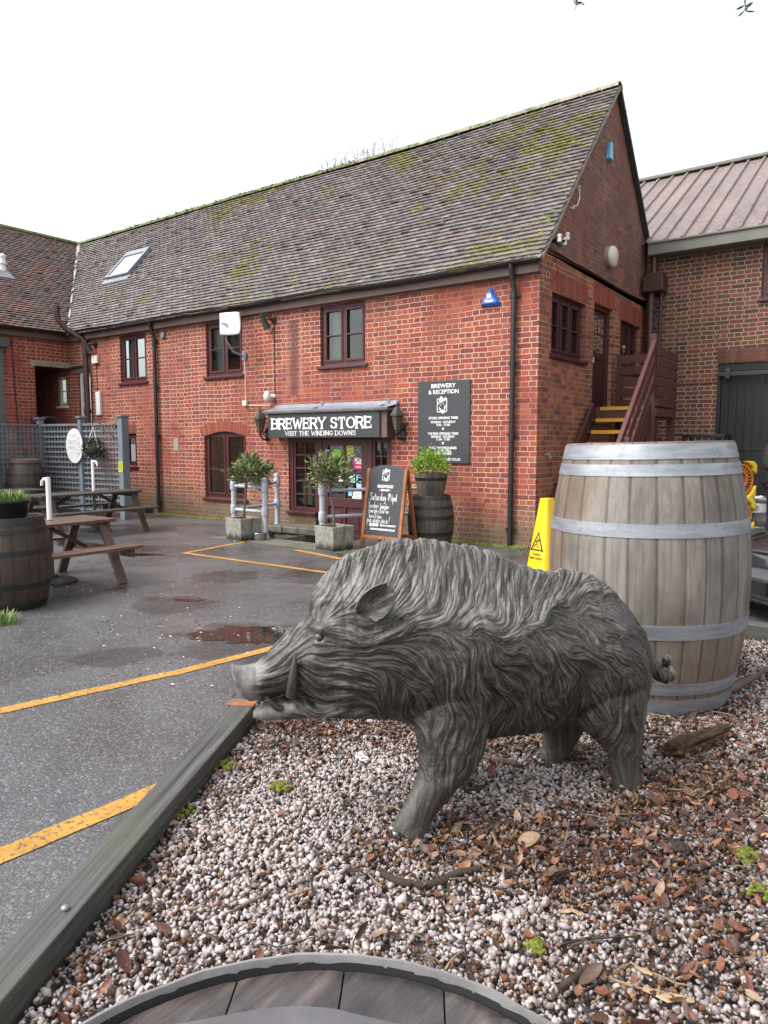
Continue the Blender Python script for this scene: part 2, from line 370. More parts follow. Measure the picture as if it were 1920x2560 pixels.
# ground: one sheet to the horizon with a hole for the sunken doorway
PIT = (-4.5, -2.55, -1.45, 0.0)
mb = MB(); xs = [-400, -60, -14, PIT[0], -3.75, PIT[1], 10, 60, 400]; ys = [-400, -60, -14, PIT[2], -.7, 0.2, 10, 60, 400]
for i in range(8):
    for j in range(8):
        x0, x1, y0, y1 = xs[i], xs[i + 1], ys[j], ys[j + 1]
        if PIT[0] <= x0 and x1 <= PIT[1] and PIT[2] <= y0 and y1 <= .21: continue
        mb.quad((x0, y0, 0), (x1, y0, 0), (x1, y1, 0), (x0, y1, 0))
tag(mb.build('ground', M['asphalt']), 'wet dark asphalt yard in front of the brick building', 'ground', kind='structure')
def conc_mat():
    t = NT('wet_concrete'); pos = t.coord('World'); f = t.noise(pos, 14, 5, .7); b = t.noise(pos, 1.8, 4)
    c = t.ramp(f, [(.3, (.07, .066, .055)), (.7, (.2, .185, .155))]); c = t.mix(c, (.06, .075, .03), t.ramp(b, [(.52, 0), (.66, .6)]))
    t.set(color=c, rough=t.math('MULTIPLY_ADD', b, .5, .25), normal=t.bump(f, .5, .006)); M['wet_concrete'] = t.m
conc_mat()
mb = MB()
mb.b2((-3.75, -1.45, -.27), (-2.55, .0, -.25)); mb.b2((-4.5, -1.45, -.6), (-3.75, -.7, -.42))                      # floor of the door well, floor of the side pit
mb.b2((-3.77, -1.42, -.42), (-3.73, -.72, -.02)); mb.b2((-4.56, -1.45, -.6), (-4.5, -.7, .0)); mb.b2((-4.5, -1.52, -.6), (-3.75, -1.45, 0.004))
mb.b2((-3.75, -1.52, -.3), (-2.55, -1.45, 0.004)); mb.b2((-2.55, -1.45, -.3), (-2.5, 0, .004))
mb.b2((-4.5, -.7, -.6), (-3.75, -.02, -.05))
tag(mb.build('path', M['wet_concrete'], bevel=.006), 'sunken concrete well in front of the store door', 'path', kind='structure')
mb = MB(); mb.quad((-4.6, -2.0, .004), (-.9, -2.0, .004), (-.9, -1.53, .004), (-4.6, -1.53, .004))
tag(mb.build('pavement', M['wet_concrete']), 'wet concrete strip in front of the door well', 'pavement', kind='structure')
# mossy coping stone beside the well
mb = MB()
for i in range(3): mb.box((-4.42 + i * .34, -.5 + .02 * i, .03), (.36, .48, .12), rotz(.06 * (i - 1)))
tag(mb.build('coping_stone', M['wet_concrete'], bevel=.02), 'low mossy stone ledge at the foot of the wall, left of the door', 'stone ledge')

# painted lines, worn through to the asphalt
def paint_mat():
    t = NT('road_paint'); pos = t.coord('World')
    f = t.noise(pos, 45, 5, .75); b = t.noise(pos, 4, 3)
    t.set(color=t.mix(t.ramp(b, [(.3, (.34, .17, .03)), (.7, (.5, .265, .05))]), (.05, .045, .04), t.ramp(f, [(.52, 0), (.62, .85)])), rough=.55, normal=t.bump(t.noise(pos, 150, 3), .5, .004), spec=.4)
    M['road_paint'] = t.m
paint_mat()
def road_line(pts, w, name='road_marking', lab=None):
    mb = MB(); P = [Vector(p) for p in pts]; Q = []
    n = 0
    for a, b in zip(P[:-1], P[1:]):
        k = max(2, int((b - a).length / .06))
        for i in range(k): Q.append(a.lerp(b, i / k))
    Q.append(P[-1]); vs = []; fs = []
    for i, p in enumerate(Q):
        d = (Q[min(i + 1, len(Q) - 1)] - Q[max(i - 1, 0)]).normalized(); nn = Vector((-d.y, d.x)) * w / 2
        j = mnoise.noise(Vector((p.x * 6, p.y * 6, 0))) * .007; j2 = mnoise.noise(Vector((p.x * 6, p.y * 6, 5))) * .007
        vs += [(p.x + nn.x * (1 + j / w * 2), p.y + nn.y * (1 + j / w * 2), .004), (p.x - nn.x * (1 + j2 / w * 2), p.y - nn.y * (1 + j2 / w * 2), .004)]
    fs = [(2 * i, 2 * i + 1, 2 * i + 3, 2 * i + 2) for i in range(len(Q) - 1)]
    mb.add(vs, fs); return tag(mb.build(name, M['road_paint']), lab, 'road marking', 'yellow painted lines', 'structure')
road_line([(-.2, -9.6), (.1, -8.15), (.27, -7.52), (.47, -6.62), (.5, -6.55), (.62, -5.6), (.9, -4.2)], .095, lab='long yellow line running across the asphalt past the snout')
road_line([(1.64, -9.8), (1.7, -8.5), (1.735, -7.95), (1.76, -7.35)], .105, lab='yellow line meeting the timber edging at the left of the picture')
road_line([(-3.8, -1.95), (-3.62, -3.23), (-1.08, -3.2), (.6, -3.17)], .085, lab='yellow corner line of the box in front of the doorway')
road_line([(-2.62, -2.12), (-1.6, -2.35), (-.2, -2.37)], .1, lab='short yellow line beside the right-hand concrete planter')
# puddles: still water lying in hollows
def water_mat():
    t = NT('water'); pos = t.coord('World'); t.set(color=(.016, .013, .012), rough=.03, spec=.28, normal=t.bump(t.noise(pos, 14, 2), .04, .01)); M['water'] = t.m
water_mat()
def puddle(cx, cy, rx, ry, rot, seed):
    mb = MB(); vs = [(cx, cy, .0035)]; n = 140
    for i in range(n):
        a = 2 * PI * i / n; r = 1 + .5 * mnoise.noise(Vector((math.cos(a) * 1.6, math.sin(a) * 1.6, seed))) + .3 * mnoise.noise(Vector((math.cos(a) * 6, math.sin(a) * 6, seed))) + .12 * mnoise.noise(Vector((math.cos(a) * 17, math.sin(a) * 17, seed)))
        p = rotz(rot) @ Vector((rx * r * math.cos(a), ry * r * math.sin(a), 0)); vs.append((cx + p.x, cy + p.y, .0035))
    mb.add(vs, [(0, i, i % n + 1) for i in range(1, n + 1)])
    return mb.build('puddle', M['water'])
pz = at(690, 1587, z=0)
tag(puddle(pz.x, pz.y, .62, .26, R(36), 1.0), 'puddle reflecting the brick wall behind the snout', 'puddle', kind='structure')
pz = at(470, 1500, z=0); tag(puddle(pz.x, pz.y, .16, .05, R(30), 3.1), 'thin damp pool in the middle of the yard', 'puddle', kind='structure')
pz = at(290, 1368, z=0); tag(puddle(pz.x + .9, pz.y - .2, .3, .09, R(30), 5.1), 'small puddle by the picnic table bench', 'puddle', kind='structure')

# ================================================================ the brick store
EAVE_Z = 3.97; EAVE_Y = -.13; RIDGE_Y = 2.73; RIDGE_Z = 7.22; FAR_Y = 5.56
XW = -11.75                                       # wing wall plane
def wall_sheet(mb, O, U, W, H, holes, reveal=.1, N=None, z0=0.0, us=(), zs=()):
    """sheet O + U*u + z with rectangular holes (u0,u1,z0,z1) and reveals going inwards (-N)"""
    O = Vector(O); U = Vector(U); N = Vector(N); Z = Vector((0, 0, 1))
    uu = sorted(set([0, W] + [h[0] for h in holes] + [h[1] for h in holes] + list(us))); zz = sorted(set([z0, H] + [h[2] for h in holes] + [h[3] for h in holes] + list(zs)))
    flip = U.cross(Z).dot(N) < 0
    def q(a, b, c, d): mb.quad(*([a, b, c, d] if not flip else [d, c, b, a]))
    for i in range(len(uu) - 1):
        for j in range(len(zz) - 1):
            a, b, c, d = uu[i], uu[i + 1], zz[j], zz[j + 1]; mu, mz = (a + b) / 2, (c + d) / 2
            if any(h[0] < mu < h[1] and h[2] < mz < h[3] for h in holes): continue
            q(O + U * a + Z * c, O + U * b + Z * c, O + U * b + Z * d, O + U * a + Z * d)
    for h in holes:
        a, b, c, d = h; I = -N * reveal
        for p, r in (((a, c), (a, d)), ((a, d), (b, d)), ((b, d), (b, c)), ((b, c), (a, c))):
            P = O + U * p[0] + Z * p[1]; Q = O + U * r[0] + Z * r[1]; q(P, Q, Q + I, P + I)
class Frame3:
    """local frame on a wall: a along, b up, c out of the wall"""
    def __init__(s, O, U, N): s.O = Vector(O); s.U = Vector(U); s.N = Vector(N); s.m = Matrix((s.U, s.N, Vector((0, 0, 1)))).transposed()
    def p(s, a, b, c=0): return s.O + s.U * a + Vector((0, 0, b)) + s.N * c
    def bx(s, mb, a0, a1, b0, b1, c0, c1, col=None): return mb.box(s.p((a0 + a1) / 2, (b0 + b1) / 2, (c0 + c1) / 2), (abs(a1 - a0), abs(c1 - c0), abs(b1 - b0)), s.m, col)
def window(parent, F, w, h, cols=2, rows=2, rec=-.05, sill=True, curtain=None, mat='maroon', fr=.06, split=.5, sash=.045, name='window', back=True, sill_w=.05):
    mb = MB(); c0, c1 = rec - .05, rec
    F.bx(mb, 0, w, h - fr, h, c0, c1); F.bx(mb, 0, w, 0, fr, c0, c1); F.bx(mb, 0, fr, fr, h - fr, c0, c1); F.bx(mb, w - fr, w, fr, h - fr, c0, c1)
    cw = (w - 2 * fr) / cols
    for i in range(1, cols): F.bx(mb, fr + cw * i - fr * .4, fr + cw * i + fr * .4, fr, h - fr, c0, c1 - .002)
    for i in range(cols):                       # each casement: its own stiles and rails, standing a little proud
        a0 = fr + cw * i + (fr * .4 if i else 0); a1 = fr + cw * (i + 1) - (fr * .4 if i < cols - 1 else 0); s = sash; d0, d1 = c0 + .012, c1 + .012
        F.bx(mb, a0 + .003, a1 - .003, fr + .003, fr + s, d0, d1); F.bx(mb, a0 + .003, a1 - .003, h - fr - s, h - fr - .003, d0, d1)
        F.bx(mb, a0 + .003, a0 + s, fr + s, h - fr - s, d0, d1); F.bx(mb, a1 - s, a1 - .003, fr + s, h - fr - s, d0, d1)
        for r in range(1, rows):
            z = fr + s + (h - 2 * fr - 2 * s) * (split if rows == 2 else r / rows); F.bx(mb, a0 + s, a1 - s, z - .012, z + .012, d0 + .006, d1 - .004)
    wo = mb.build(name, M[mat], parent, bevel=.004)
    g = MB(); y = c0 + .02; g.quad(F.p(fr + .01, fr + .01, y), F.p(w - fr - .01, fr + .01, y), F.p(w - fr - .01, h - fr - .01, y), F.p(fr + .01, h - fr - .01, y)); g.build('pane', M['window_glass'], wo)
    if sill: s_ = MB(); F.bx(s_, -sill_w, w + sill_w, -.055, -.003, rec - .06, .045); s_.build('sill', M[mat], wo, bevel=.008)
    if curtain:
        k = MB()
        for (a0, a1, b0, b1) in curtain:
            n = 14; vs = []
            for i in range(n + 1):
                a = w * (a0 + (a1 - a0) * i / n); c = c0 - .09 + .012 * math.sin(i * 2.1)
                vs += [F.p(a, h * b0, c), F.p(a, h * b1, c)]
            k.add(vs, [(2 * i, 2 * i + 2, 2 * i + 3, 2 * i + 1) for i in range(n)])
        k.build('curtain', M['curtain'], wo)
    return wo
def soldier(parent, F, w, h, nb, name='lintel', mat='soldier', arch=0.0, c=.006):
    """row of bricks on end; arch > 0 bends it (segmental head)"""
    mb = MB(); bw = w / nb
    for i in range(nb):
        a = (i + .5) * bw; z = arch * (1 - ((a - w / 2) / (w / 2)) ** 2) if arch else 0; t = -math.atan(-2 * arch * (a - w / 2) / (w / 2) ** 2) if arch else 0
        k = random.uniform(.75, 1.2); col = (k, k * random.uniform(.85, 1.2), k, 1)
        m = Matrix((F.U * math.cos(t) - Vector((0, 0, 1)) * math.sin(t), F.N, F.U * math.sin(t) + Vector((0, 0, 1)) * math.cos(t))).transposed()
        mb.box(F.p(a, h / 2 + z, c / 2 - .01), (bw - .009, .02 + c, h - random.uniform(0, .012)), m, col)
    return mb.build(name, M[mat], parent, bevel=.003)
def soldier_mat():
    t = NT('soldier'); pos = t.coord('World'); at_ = t.n('ShaderNodeAttribute', attribute_name='col')
    f = t.noise(pos, 40, 4, .7)
    t.set(color=t.mix(t.mix((.27, .062, .034), at_.outputs['Color'], 1.0, 'MULTIPLY'), (.07, .03, .025), t.ramp(f, [(.45, 0), (.75, .7)])), rough=.85, normal=t.bump(f, .4, .004)); M['soldier'] = t.m
soldier_mat()

store = thing('brick_store', 'long red brick building with mossy tiled roof, tall gable and a store doorway', 'building')
FF = lambda x, z, y=0.0: Frame3((x, y, z), (1, 0, 0), (0, -1, 0))
GF = lambda y, z, x=0.0: Frame3((x, y, z), (0, 1, 0), (1, 0, 0))
X0 = -14.4
fwin = [(-9.78, -8.85, 2.78, 3.78), (-6.95, -5.93, 2.76, 3.78), (-4.0, -3.03, 2.78, 3.78), (-7.07, -5.88, .41, 1.7), (-9.72, -9.29, .98, 1.68), (-4.78, -2.5, -.27, 1.66), (-11.45, -10.95, 1.55, 3.1), (-12.35, -11.95, 2.35, 3.05)]
mb = MB(); wall_sheet(mb, (X0, 0, 0), (1, 0, 0), -X0, 4.05, [(a - X0, b - X0, c, d) for a, b, c, d in fwin], .11, (0, -1, 0), z0=-.35)
# spandrels of the segmental arch over the lower window
def arch_spandrel(mb, x0, x1, zt, rise, n=12):
    f = lambda i: (x0 + (x1 - x0) * i / n, zt - rise + rise * (1 - (2 * i / n - 1) ** 2))
    for i in range(n):
        a, za = f(i); b, zb = f(i + 1)
        if zt - min(za, zb) > 1e-4: mb.quad((a, 0, za), (b, 0, zb), (b, 0, zt + .0), (a, 0, zt + .0)); mb.quad((b, 0, zb), (a, 0, za), (a, .11, za), (b, .11, zb))
arch_spandrel(mb, -7.07, -5.88, 1.7, .1)
wall = mb.build('wall', M['brick_red'], store)
# gable: lower storey, string course, dark upper triangle
gw = [(.41, 1.69, 2.75, 3.62), (2.05, 2.92, 2.06, 3.72), (3.32, 4.42, 2.75, 3.62)]
mb = MB(); wall_sheet(mb, (0, 0, 0), (0, 1, 0), FAR_Y, 4.12, gw, .14, (1, 0, 0), z0=-.35)
mb.quad((0, FAR_Y, -.3), (X0, FAR_Y, -.3), (X0, FAR_Y, 4.05), (0, FAR_Y, 4.05))
mb.build('gable_wall', M['brick_gable'], store)
sl = (RIDGE_Z - EAVE_Z) / (RIDGE_Y - EAVE_Y)
mb = MB(); zt = lambda y: EAVE_Z - .03 + sl * ((y - EAVE_Y) if y < RIDGE_Y else (2 * RIDGE_Y - EAVE_Y - y))
mb.add([(.0, 0, 4.12), (0, FAR_Y, 4.12), (0, FAR_Y - .0, zt(FAR_Y)), (0, RIDGE_Y, zt(RIDGE_Y)), (0, 0, zt(0) + .02)], [(0, 1, 2, 3, 4)])
mb.build('gable_top', M['brick_sooty'], store)
mb = MB(); pts = [(0.03, y, 4.13 + .025 * math.sin(y * 1.3) + (.06 if y < 1 else 0) * (1 - y)) for y in [i * .25 for i in range(int(FAR_Y / .25) + 1)]]
for p, q in zip(pts[:-1], pts[1:]): mb.bar(p, q, .06, .045)
mb.build('string_course', M['brick_sooty'], store)
# eaves: fascia, soffit, gutter, downpipes
mb = MB(); mb.b2((X0 + 2.75, -.10, 3.8), (.02, -.055, 4.0)); mb.b2((X0 + 2.75, -.055, 3.79), (.02, .02, 3.82)); mb.build('fascia', M['fascia'], store, bevel=.005)
def gutter_mb(p, q, r=.062, dip=.0):
    mb = MB(); p = Vector(p); q = Vector(q); d = (q - p).normalized(); s = d.cross(Vector((0, 0, 1))); vs = []; n = 8; N = 24
    for i in range(N + 1):
        c = p.lerp(q, i / N) + Vector((0, 0, .012 * math.sin(i * .9)))
        for k in range(n + 1):
            a = PI + PI * k / n; vs.append(c + s * (r * math.cos(a)) + Vector((0, 0, r * math.sin(a))))
        for k in range(n + 1):
            a = 2 * PI - PI * k / n; vs.append(c + s * ((r - .006) * math.cos(a)) + Vector((0, 0, (r - .006) * math.sin(a))))
    m = 2 * (n + 1); fs = []
    for i in range(N):
        for k in range(m): fs.append((i * m + k, i * m + (k + 1) % m, (i + 1) * m + (k + 1) % m, (i + 1) * m + k))
    fs.append(tuple(range(m))); fs.append(tuple(range(N * m, N * m + m)))
    return mb.add(vs, fs)
gutter_mb((X0 + 2.85, -.165, 4.0), (.06, -.165, 3.965)).build('gutter', M['black_iron'], store, smooth=40)
def downpipe(parent, x, y, z0, z1, r=.037, mat='black_iron', kink=True, out=-.165):
    mb = MB(); pts = [(x, out, z1), (x, out, z1 - .08), (x, y, z1 - .32), (x, y, z1 - .4), (x, y, z0)] if kink else [(x, y, z1), (x, y, z0)]
    mb.tube(pts, r, 12)
    for z in (z1 - .42, z1 - 1.35, z1 - 2.35, z0 + .25):
        if z > z0: mb.tube([(x, y, z - .035), (x, y, z + .035)], r * 1.25, 12); mb.box((x, y + .02, z), (r * 4.2, .03, .03))
    return mb.build('downpipe', M[mat], parent, smooth=40)
downpipe(store, -.36, -.06, 0, 3.95); downpipe(store, -8.49, -.06, 0, 3.98)
# big brown soil pipe in the inner corner
mb = MB(); mb.tube([(-11.35, -.5, 4.5), (-11.35, -.5, 4.22), (-11.25, -.35, 4.02), (-10.98, -.12, 3.8), (-10.95, -.1, 3.6), (-10.95, -.1, 0)], .062, 14)
for z in (3.5, 2.2, 1.0): mb.tube([(-10.95, -.1, z - .04), (-10.95, -.1, z + .04)], .078, 14)
mb.tube([(-10.95, -.1, 3.22), (-11.7, -.1, 3.18)], .04, 10)
mb.build('soil_pipe', M['brown_pipe'], store, smooth=40)

# moss cushions growing on the tiles
def blob(mb, c, r, flat=.45, n=(0, 0, 1)):
    u, v, d = frame_from_axis(n); m = Matrix((u, v, d)).transposed(); vs = []; fs = []
    nu, nv = 7, 4
    for j in range(nv + 1):
        t = PI * .55 * j / nv
        for i in range(nu):
            a = 2 * PI * i / nu + j * .4; k = r * random.uniform(.75, 1.2); vs.append(Vector(c) + m @ Vector((k * math.sin(t) * math.cos(a), k * math.sin(t) * math.sin(a), k * flat * math.cos(t))))
    for j in range(nv):
        for i in range(nu): fs.append((j * nu + i, (j + 1) * nu + i, (j + 1) * nu + (i + 1) % nu, j * nu + (i + 1) % nu))
    mb.add(vs, fs)
# ---- roof tiles
def tiles(mb, O, U, S, N, L, H, clip, pal, gauge=.1, tw=.168, sag=None):
    O, U, S, N = (Vector(a) for a in (O, U, S, N)); rows = int(H / gauge)
    for r in range(rows):
        s0 = r * gauge; off = (r % 2) * tw / 2 + random.uniform(-.012, .012); k = int(L / tw) + 2; rowtone = random.uniform(.95, 1.05)
        for i in range(-1, k):
            u0 = off + i * tw; u1 = u0 + tw - .003
            u0c, u1c = max(0, u0), min(L, u1)
            if u1c - u0c < .02 or not clip((u0c + u1c) / 2, s0 + gauge / 2): continue
            c = random.choice(pal); g_ = sum(c) / 3; c = tuple(q * .6 + g_ * w_ * .4 for q, w_ in zip(c, (1.1, .97, .95))); kx = random.uniform(.88, 1.09) * rowtone; col = (c[0] * kx, c[1] * kx, c[2] * kx, 1)
            lift = random.uniform(0, .006) + (random.uniform(.004, .014) if random.random() < .06 else 0); ds = random.uniform(-.006, .006); tl = random.uniform(-.004, .004)
            f = sag if sag else (lambda u, s: 0)
            def P(u, s, n): return O + U * u + S * s + N * (n + f(u, s))
            a = P(u0c, s0 + ds, .038 + lift + tl); b = P(u1c, s0 + ds, .038 + lift - tl); um = (u0c + u1c) / 2
            c_ = P(u1c, s0 + gauge * 1.25, .012); d = P(u0c, s0 + gauge * 1.25, .012); mid = P(um, s0 + ds, .043 + lift)
            e = P(u0c, s0 + ds + .001, .010 + lift + tl); g = P(u1c, s0 + ds + .001, .010 + lift - tl); me = P(um, s0 + ds + .001, .015 + lift); mt = P(um, s0 + gauge * 1.25, .014)
            mb.add([a, mid, b, c_, mt, d, e, me, g], [(0, 1, 4, 5), (1, 2, 3, 4), (6, 7, 1, 0), (7, 8, 2, 1), (2, 8, 3), (6, 0, 5)], col)
PAL = [(.12, .1, .104), (.148, .118, .115), (.09, .076, .079), (.165, .134, .13), (.135, .106, .1), (.185, .162, .16), (.16, .09, .07), (.104, .094, .104)]
PALR = [(.14, .088, .076), (.125, .088, .08), (.17, .1, .078), (.11, .08, .08), (.15, .125, .118), (.19, .095, .066)]
Sv = Vector((0, RIDGE_Y - EAVE_Y, RIDGE_Z - EAVE_Z)); HS = Sv.length; Sv.normalize(); Nv = Vector((1, 0, 0)).cross(Sv)
WING_EX = -11.62; WING_RX = -15.75
XL = -15.8
sagf = lambda u, s: .022 * mnoise.noise(Vector((u * .45, s * .5, 1.7))) + .05 * mnoise.noise(Vector((u * .16, .3, 7.7))) * min(1, s / 1.5) + .006 * mnoise.noise(Vector((u * 2.2, s * 1.5, 4)))
def store_clip(u, s):
    y = EAVE_Y + Sv.y * s; xv = WING_EX + (WING_RX - WING_EX) * (y - EAVE_Y) / (RIDGE_Y - EAVE_Y)
    x = XL + u
    if x < xv + .03: return False
    return not (-11.88 < x - 0.02 < -11.02 and 1.95 < s < 2.88)
mb = MB(); tiles(mb, (XL, EAVE_Y - .06, EAVE_Z - .05), (1, 0, 0), Sv, Nv, .09 - XL, HS + .06, store_clip, PAL, sag=sagf)
roof = mb.build('roof', M['roof_tile'], store)
mb = MB()      # roof deck under the tiles, rear slope, verge boards
rr = lambda x, s, n=0: Vector((x, EAVE_Y, EAVE_Z)) + Sv * s + Nv * n
def sagx(x, s): return sagf(x - XL, s)
for i in range(30):
    a = -15.7 + i * 15.7 / 30; b = a + 15.7 / 30
    for (s0, s1) in ((0, 1.4), (1.4, 2.9), (2.9, HS)):
        mb.quad(rr(a, s0, -.03 + sagx(a, s0)), rr(b, s0, -.03 + sagx(b, s0)), rr(b, s1, -.03 + sagx(b, s1)), rr(a, s1, -.03 + sagx(a, s1)))
mb.quad((.06, RIDGE_Y, RIDGE_Z - .02), (-15.7, RIDGE_Y, RIDGE_Z - .02), (-15.7, 2 * RIDGE_Y - EAVE_Y, EAVE_Z), (.06, 2 * RIDGE_Y - EAVE_Y, EAVE_Z))
mb.build('roof_deck', M['room_dark'], store)
mb = MB()      # verge: mortar edge under the tiles on the gable, both rakes
for k in range(40):
    s0, s1 = HS * k / 40, HS * (k + 1) / 40
    mb.bar(rr(.045, s0, -.02 + sagx(.04, s0)), rr(.045, s1, -.02 + sagx(.04, s1)), .085, .05, Nv)
S2 = Vector((0, RIDGE_Y - EAVE_Y, -(RIDGE_Z - EAVE_Z))).normalized(); N2 = Vector((1, 0, 0)).cross(S2) * -1
mb.build('verge', M['concrete_lintel'], store, bevel=.004)
mb = MB(); mb.bar(Vector((.05, RIDGE_Y, RIDGE_Z - .0)), Vector((.05, RIDGE_Y, RIDGE_Z - .0)) + S2 * HS, .08, .05, N2)
for k in range(90): blob(mb, Vector((.07, RIDGE_Y, RIDGE_Z + .02)) + S2 * random.uniform(0, HS), random.uniform(.01, .028), .6)
mb.build('rear_verge', M['verdigris'], store)
mb = MB()      # ridge tiles
x = .08
while x > -15.6:
    L = .34; sg = sagx(x, HS) ; col = random.uniform(.75, 1.15)
    mb.lathe([(.115, 0), (.115 + random.uniform(-.004, .012), L - .012)], 10, m=None, c=(0, 0, 0), a0=0, a1=PI) if False else None
    vs = []; r0 = .115 + random.uniform(-.006, .008)
    for q in (0, L - .01):
        for k in range(9):
            a = PI * k / 8 ; vs.append((x - q, RIDGE_Y + math.cos(a) * r0, RIDGE_Z + .0 + sg * .75 + math.sin(a) * r0 * .85 - .03))
    for q in (0, L - .01):
        for k in range(9):
            a = PI * k / 8; vs.append((x - q, RIDGE_Y + math.cos(a) * (r0 - .02), RIDGE_Z + sg * .75 + math.sin(a) * (r0 - .02) * .85 - .03))
    mb.add(vs, [(k, k + 1, k + 10, k + 9) for k in range(8)] + [(18 + k, k, k + 1, 19 + k) for k in range(8)] + [(k + 9, 27 + k, 28 + k, k + 10) for k in range(8)])
    x -= L
def ridge_mat():
    t = NT('ridge'); pos = t.coord('World'); sx = t.n('ShaderNodeSeparateXYZ'); t.t.links.new(pos, sx.inputs[0])
    f = t.noise(pos, 12, 5, .7); c = t.ramp(f, [(.3, (.16, .14, .1)), (.7, (.36, .34, .25))])
    g = t.math('ADD', t.noise(pos, 2.2, 5, .7), t.math('MULTIPLY', sx.outputs[0], -.022))
    c = t.mix(c, t.ramp(f, [(.35, (.05, .07, .02)), (.7, (.16, .19, .06))]), t.ramp(g, [(.5, 0), (.62, .95)])); t.set(color=c, rough=.9, normal=t.bump(f, .6, .01)); M['ridge'] = t.m
ridge_mat()
mb.build('ridge', M['ridge'], store, smooth=60)
mb = MB()
for k in range(190):
    u = random.random() ** 1.9; x = -.15 - u * 9.5; s = random.random() ** 1.3 * (HS - .2) + .05
    if mnoise.noise(Vector((x * .8, s * .8, 3))) < -.05 and random.random() < .7: continue
    pr = random.uniform(.05, .17)
    for j in range(random.randint(5, 20)):
        dx = random.gauss(0, pr * 1.3); ds = random.gauss(0, pr * .5)
        if x + dx > .03: continue
        p = rr(x + dx, max(.02, s + ds), .02 + sagx(x + dx, s)); blob(mb, p, random.uniform(.018, .05), .45, Nv)
for k in range(90): p = rr(random.uniform(-.05, 0.05), random.uniform(.1, HS * .6) , .03); blob(mb, p + Vector((-abs(random.gauss(0, .12)), 0, 0)), random.uniform(.02, .06), .4, Nv)
for k in range(400): blob(mb, (random.uniform(-14, -5.2), RIDGE_Y - .08 + random.gauss(0, .03), RIDGE_Z + .01 + random.uniform(-.04, .03)), random.uniform(.012, .026), .5)
mb.build('moss', M['moss'], store, smooth=80)
# dry weeds standing on the ridge
mb = MB()
for k in range(46):
    x = random.uniform(-6.4, -4.3); p = Vector((x, RIDGE_Y, RIDGE_Z + .05)); h = random.uniform(.08, .34); ln = random.uniform(-.12, .12)
    mb.tube([p, p + V(ln * .4, 0, h * .5), p + V(ln, 0, h)], [.005, .004, .002], 4)
    for j in range(3):
        q = p + V(ln * (.5 + .15 * j), 0, h * (.5 + .17 * j)); mb.tube([q, q + V(random.uniform(-.07, .07), 0, random.uniform(.02, .06))], .003, 3)
def dryweed(): t = NT('dry_stem'); t.set(color=(.12, .1, .06), rough=.9); M['dry_stem'] = t.m
dryweed(); mb.build('weeds', M['dry_stem'], store)
# valley between the two roofs: pale mortar and lead
mb = MB(); A = Vector((WING_EX + .05, EAVE_Y, EAVE_Z + .08)); B = Vector((WING_RX + .05, RIDGE_Y, RIDGE_Z + .02))
for k in range(46):
    t0 = k / 46; p = A.lerp(B, t0); q = A.lerp(B, t0 + 1 / 46)
    if random.random() < .6 or k > 38: mb.bar(p + V(random.gauss(0, .01), 0, .01), q + V(0, 0, .012), random.uniform(.03, .09) if k < 39 else .14, .03, Nv)
mb.build('valley_mortar', M['old_lime'], store)
# skylight
SW0, SW1, ss0, ss1 = -11.92, -10.98, 1.93, 2.9
mb = MB(); U_ = Vector((1, 0, 0))
def sk(mb, a0, a1, s0, s1, n0, n1): mb.box(Vector((0, EAVE_Y, EAVE_Z)) + U_ * ((a0 + a1) / 2) + Sv * ((s0 + s1) / 2) + Nv * ((n0 + n1) / 2), (a1 - a0, s1 - s0, n1 - n0), Matrix((U_, Sv, Nv)).transposed())
sk(mb, SW0, SW0 + .07, ss0, ss1, 0, .1); sk(mb, SW1 - .07, SW1, ss0, ss1, 0, .1); sk(mb, SW0 + .07, SW1 - .07, ss0, ss0 + .08, 0, .095); sk(mb, SW0 + .07, SW1 - .07, ss1 - .16, ss1, 0, .105)
sk(mb, SW0 - .06, SW1 + .06, ss0 - .16, ss0, -.01, .035)
sky_o = mb.build('skylight', M['lead'], store, bevel=.006)
mb = MB(); sk(mb, SW0 + .07, SW1 - .07, ss0 + .08, ss1 - .16, .04, .07)
def skyl(): t = NT('skylight_glass'); t.set(color=(.8, .84, .86), rough=.12, spec=1.0, metal=.6); M['skylight_glass'] = t.m  # pale base colour paints in the white sky's reflection
skyl(); mb.build('pane', M['skylight_glass'], sky_o)

# ---- windows and doors of the store
window(store, FF(-9.78, 2.78), .93, 1.0, curtain=[(.05, .3, .0, 1)])
window(store, FF(-6.95, 2.76), 1.02, 1.02, curtain=[(.04, .36, 0, 1)])
window(store, FF(-4.0, 2.78), .97, 1.0, curtain=[(.04, .38, 0, 1)])
window(store, FF(-9.72, .98), .43, .7, cols=1, rows=1)
wlow = window(store, FF(-7.07, .41), 1.19, 1.29, rows=2, split=.42)
soldier(store, FF(-7.17, 1.6), 1.39, .2, 19, 'arch_lintel', arch=.1)
soldier(store, FF(-9.76, 1.69), .5, .2, 7)
window(store, FF(-11.45, 1.55), .5, 1.55, cols=1, rows=4, mat='white_plastic', fr=.045, sash=.04)
window(store, FF(-12.35, 2.35), .4, .7, cols=1, rows=2, mat='white_plastic', fr=.045, sash=.04)
mb = MB(); mb.b2((-11.74, -.012, 3.1), (-10.9, .03, 3.28)); mb.build('lintel', M['concrete_lintel'], store, bevel=.004)
window(store, GF(.41, 2.75), 1.28, .87, cols=3, rows=2, rec=-.08, curtain=[(.04, .32, .4, 1)])
window(store, GF(3.32, 2.75), 1.1, .87, cols=3, rows=2, rec=-.08, curtain=[(.04, .34, .1, 1)])
for y0, w, nb in ((.33, 1.44, 20), (1.98, 1.02, 14), (3.24, 1.26, 17)): soldier(store, GF(y0, 3.63 if nb != 14 else 3.73), w, .3, nb)
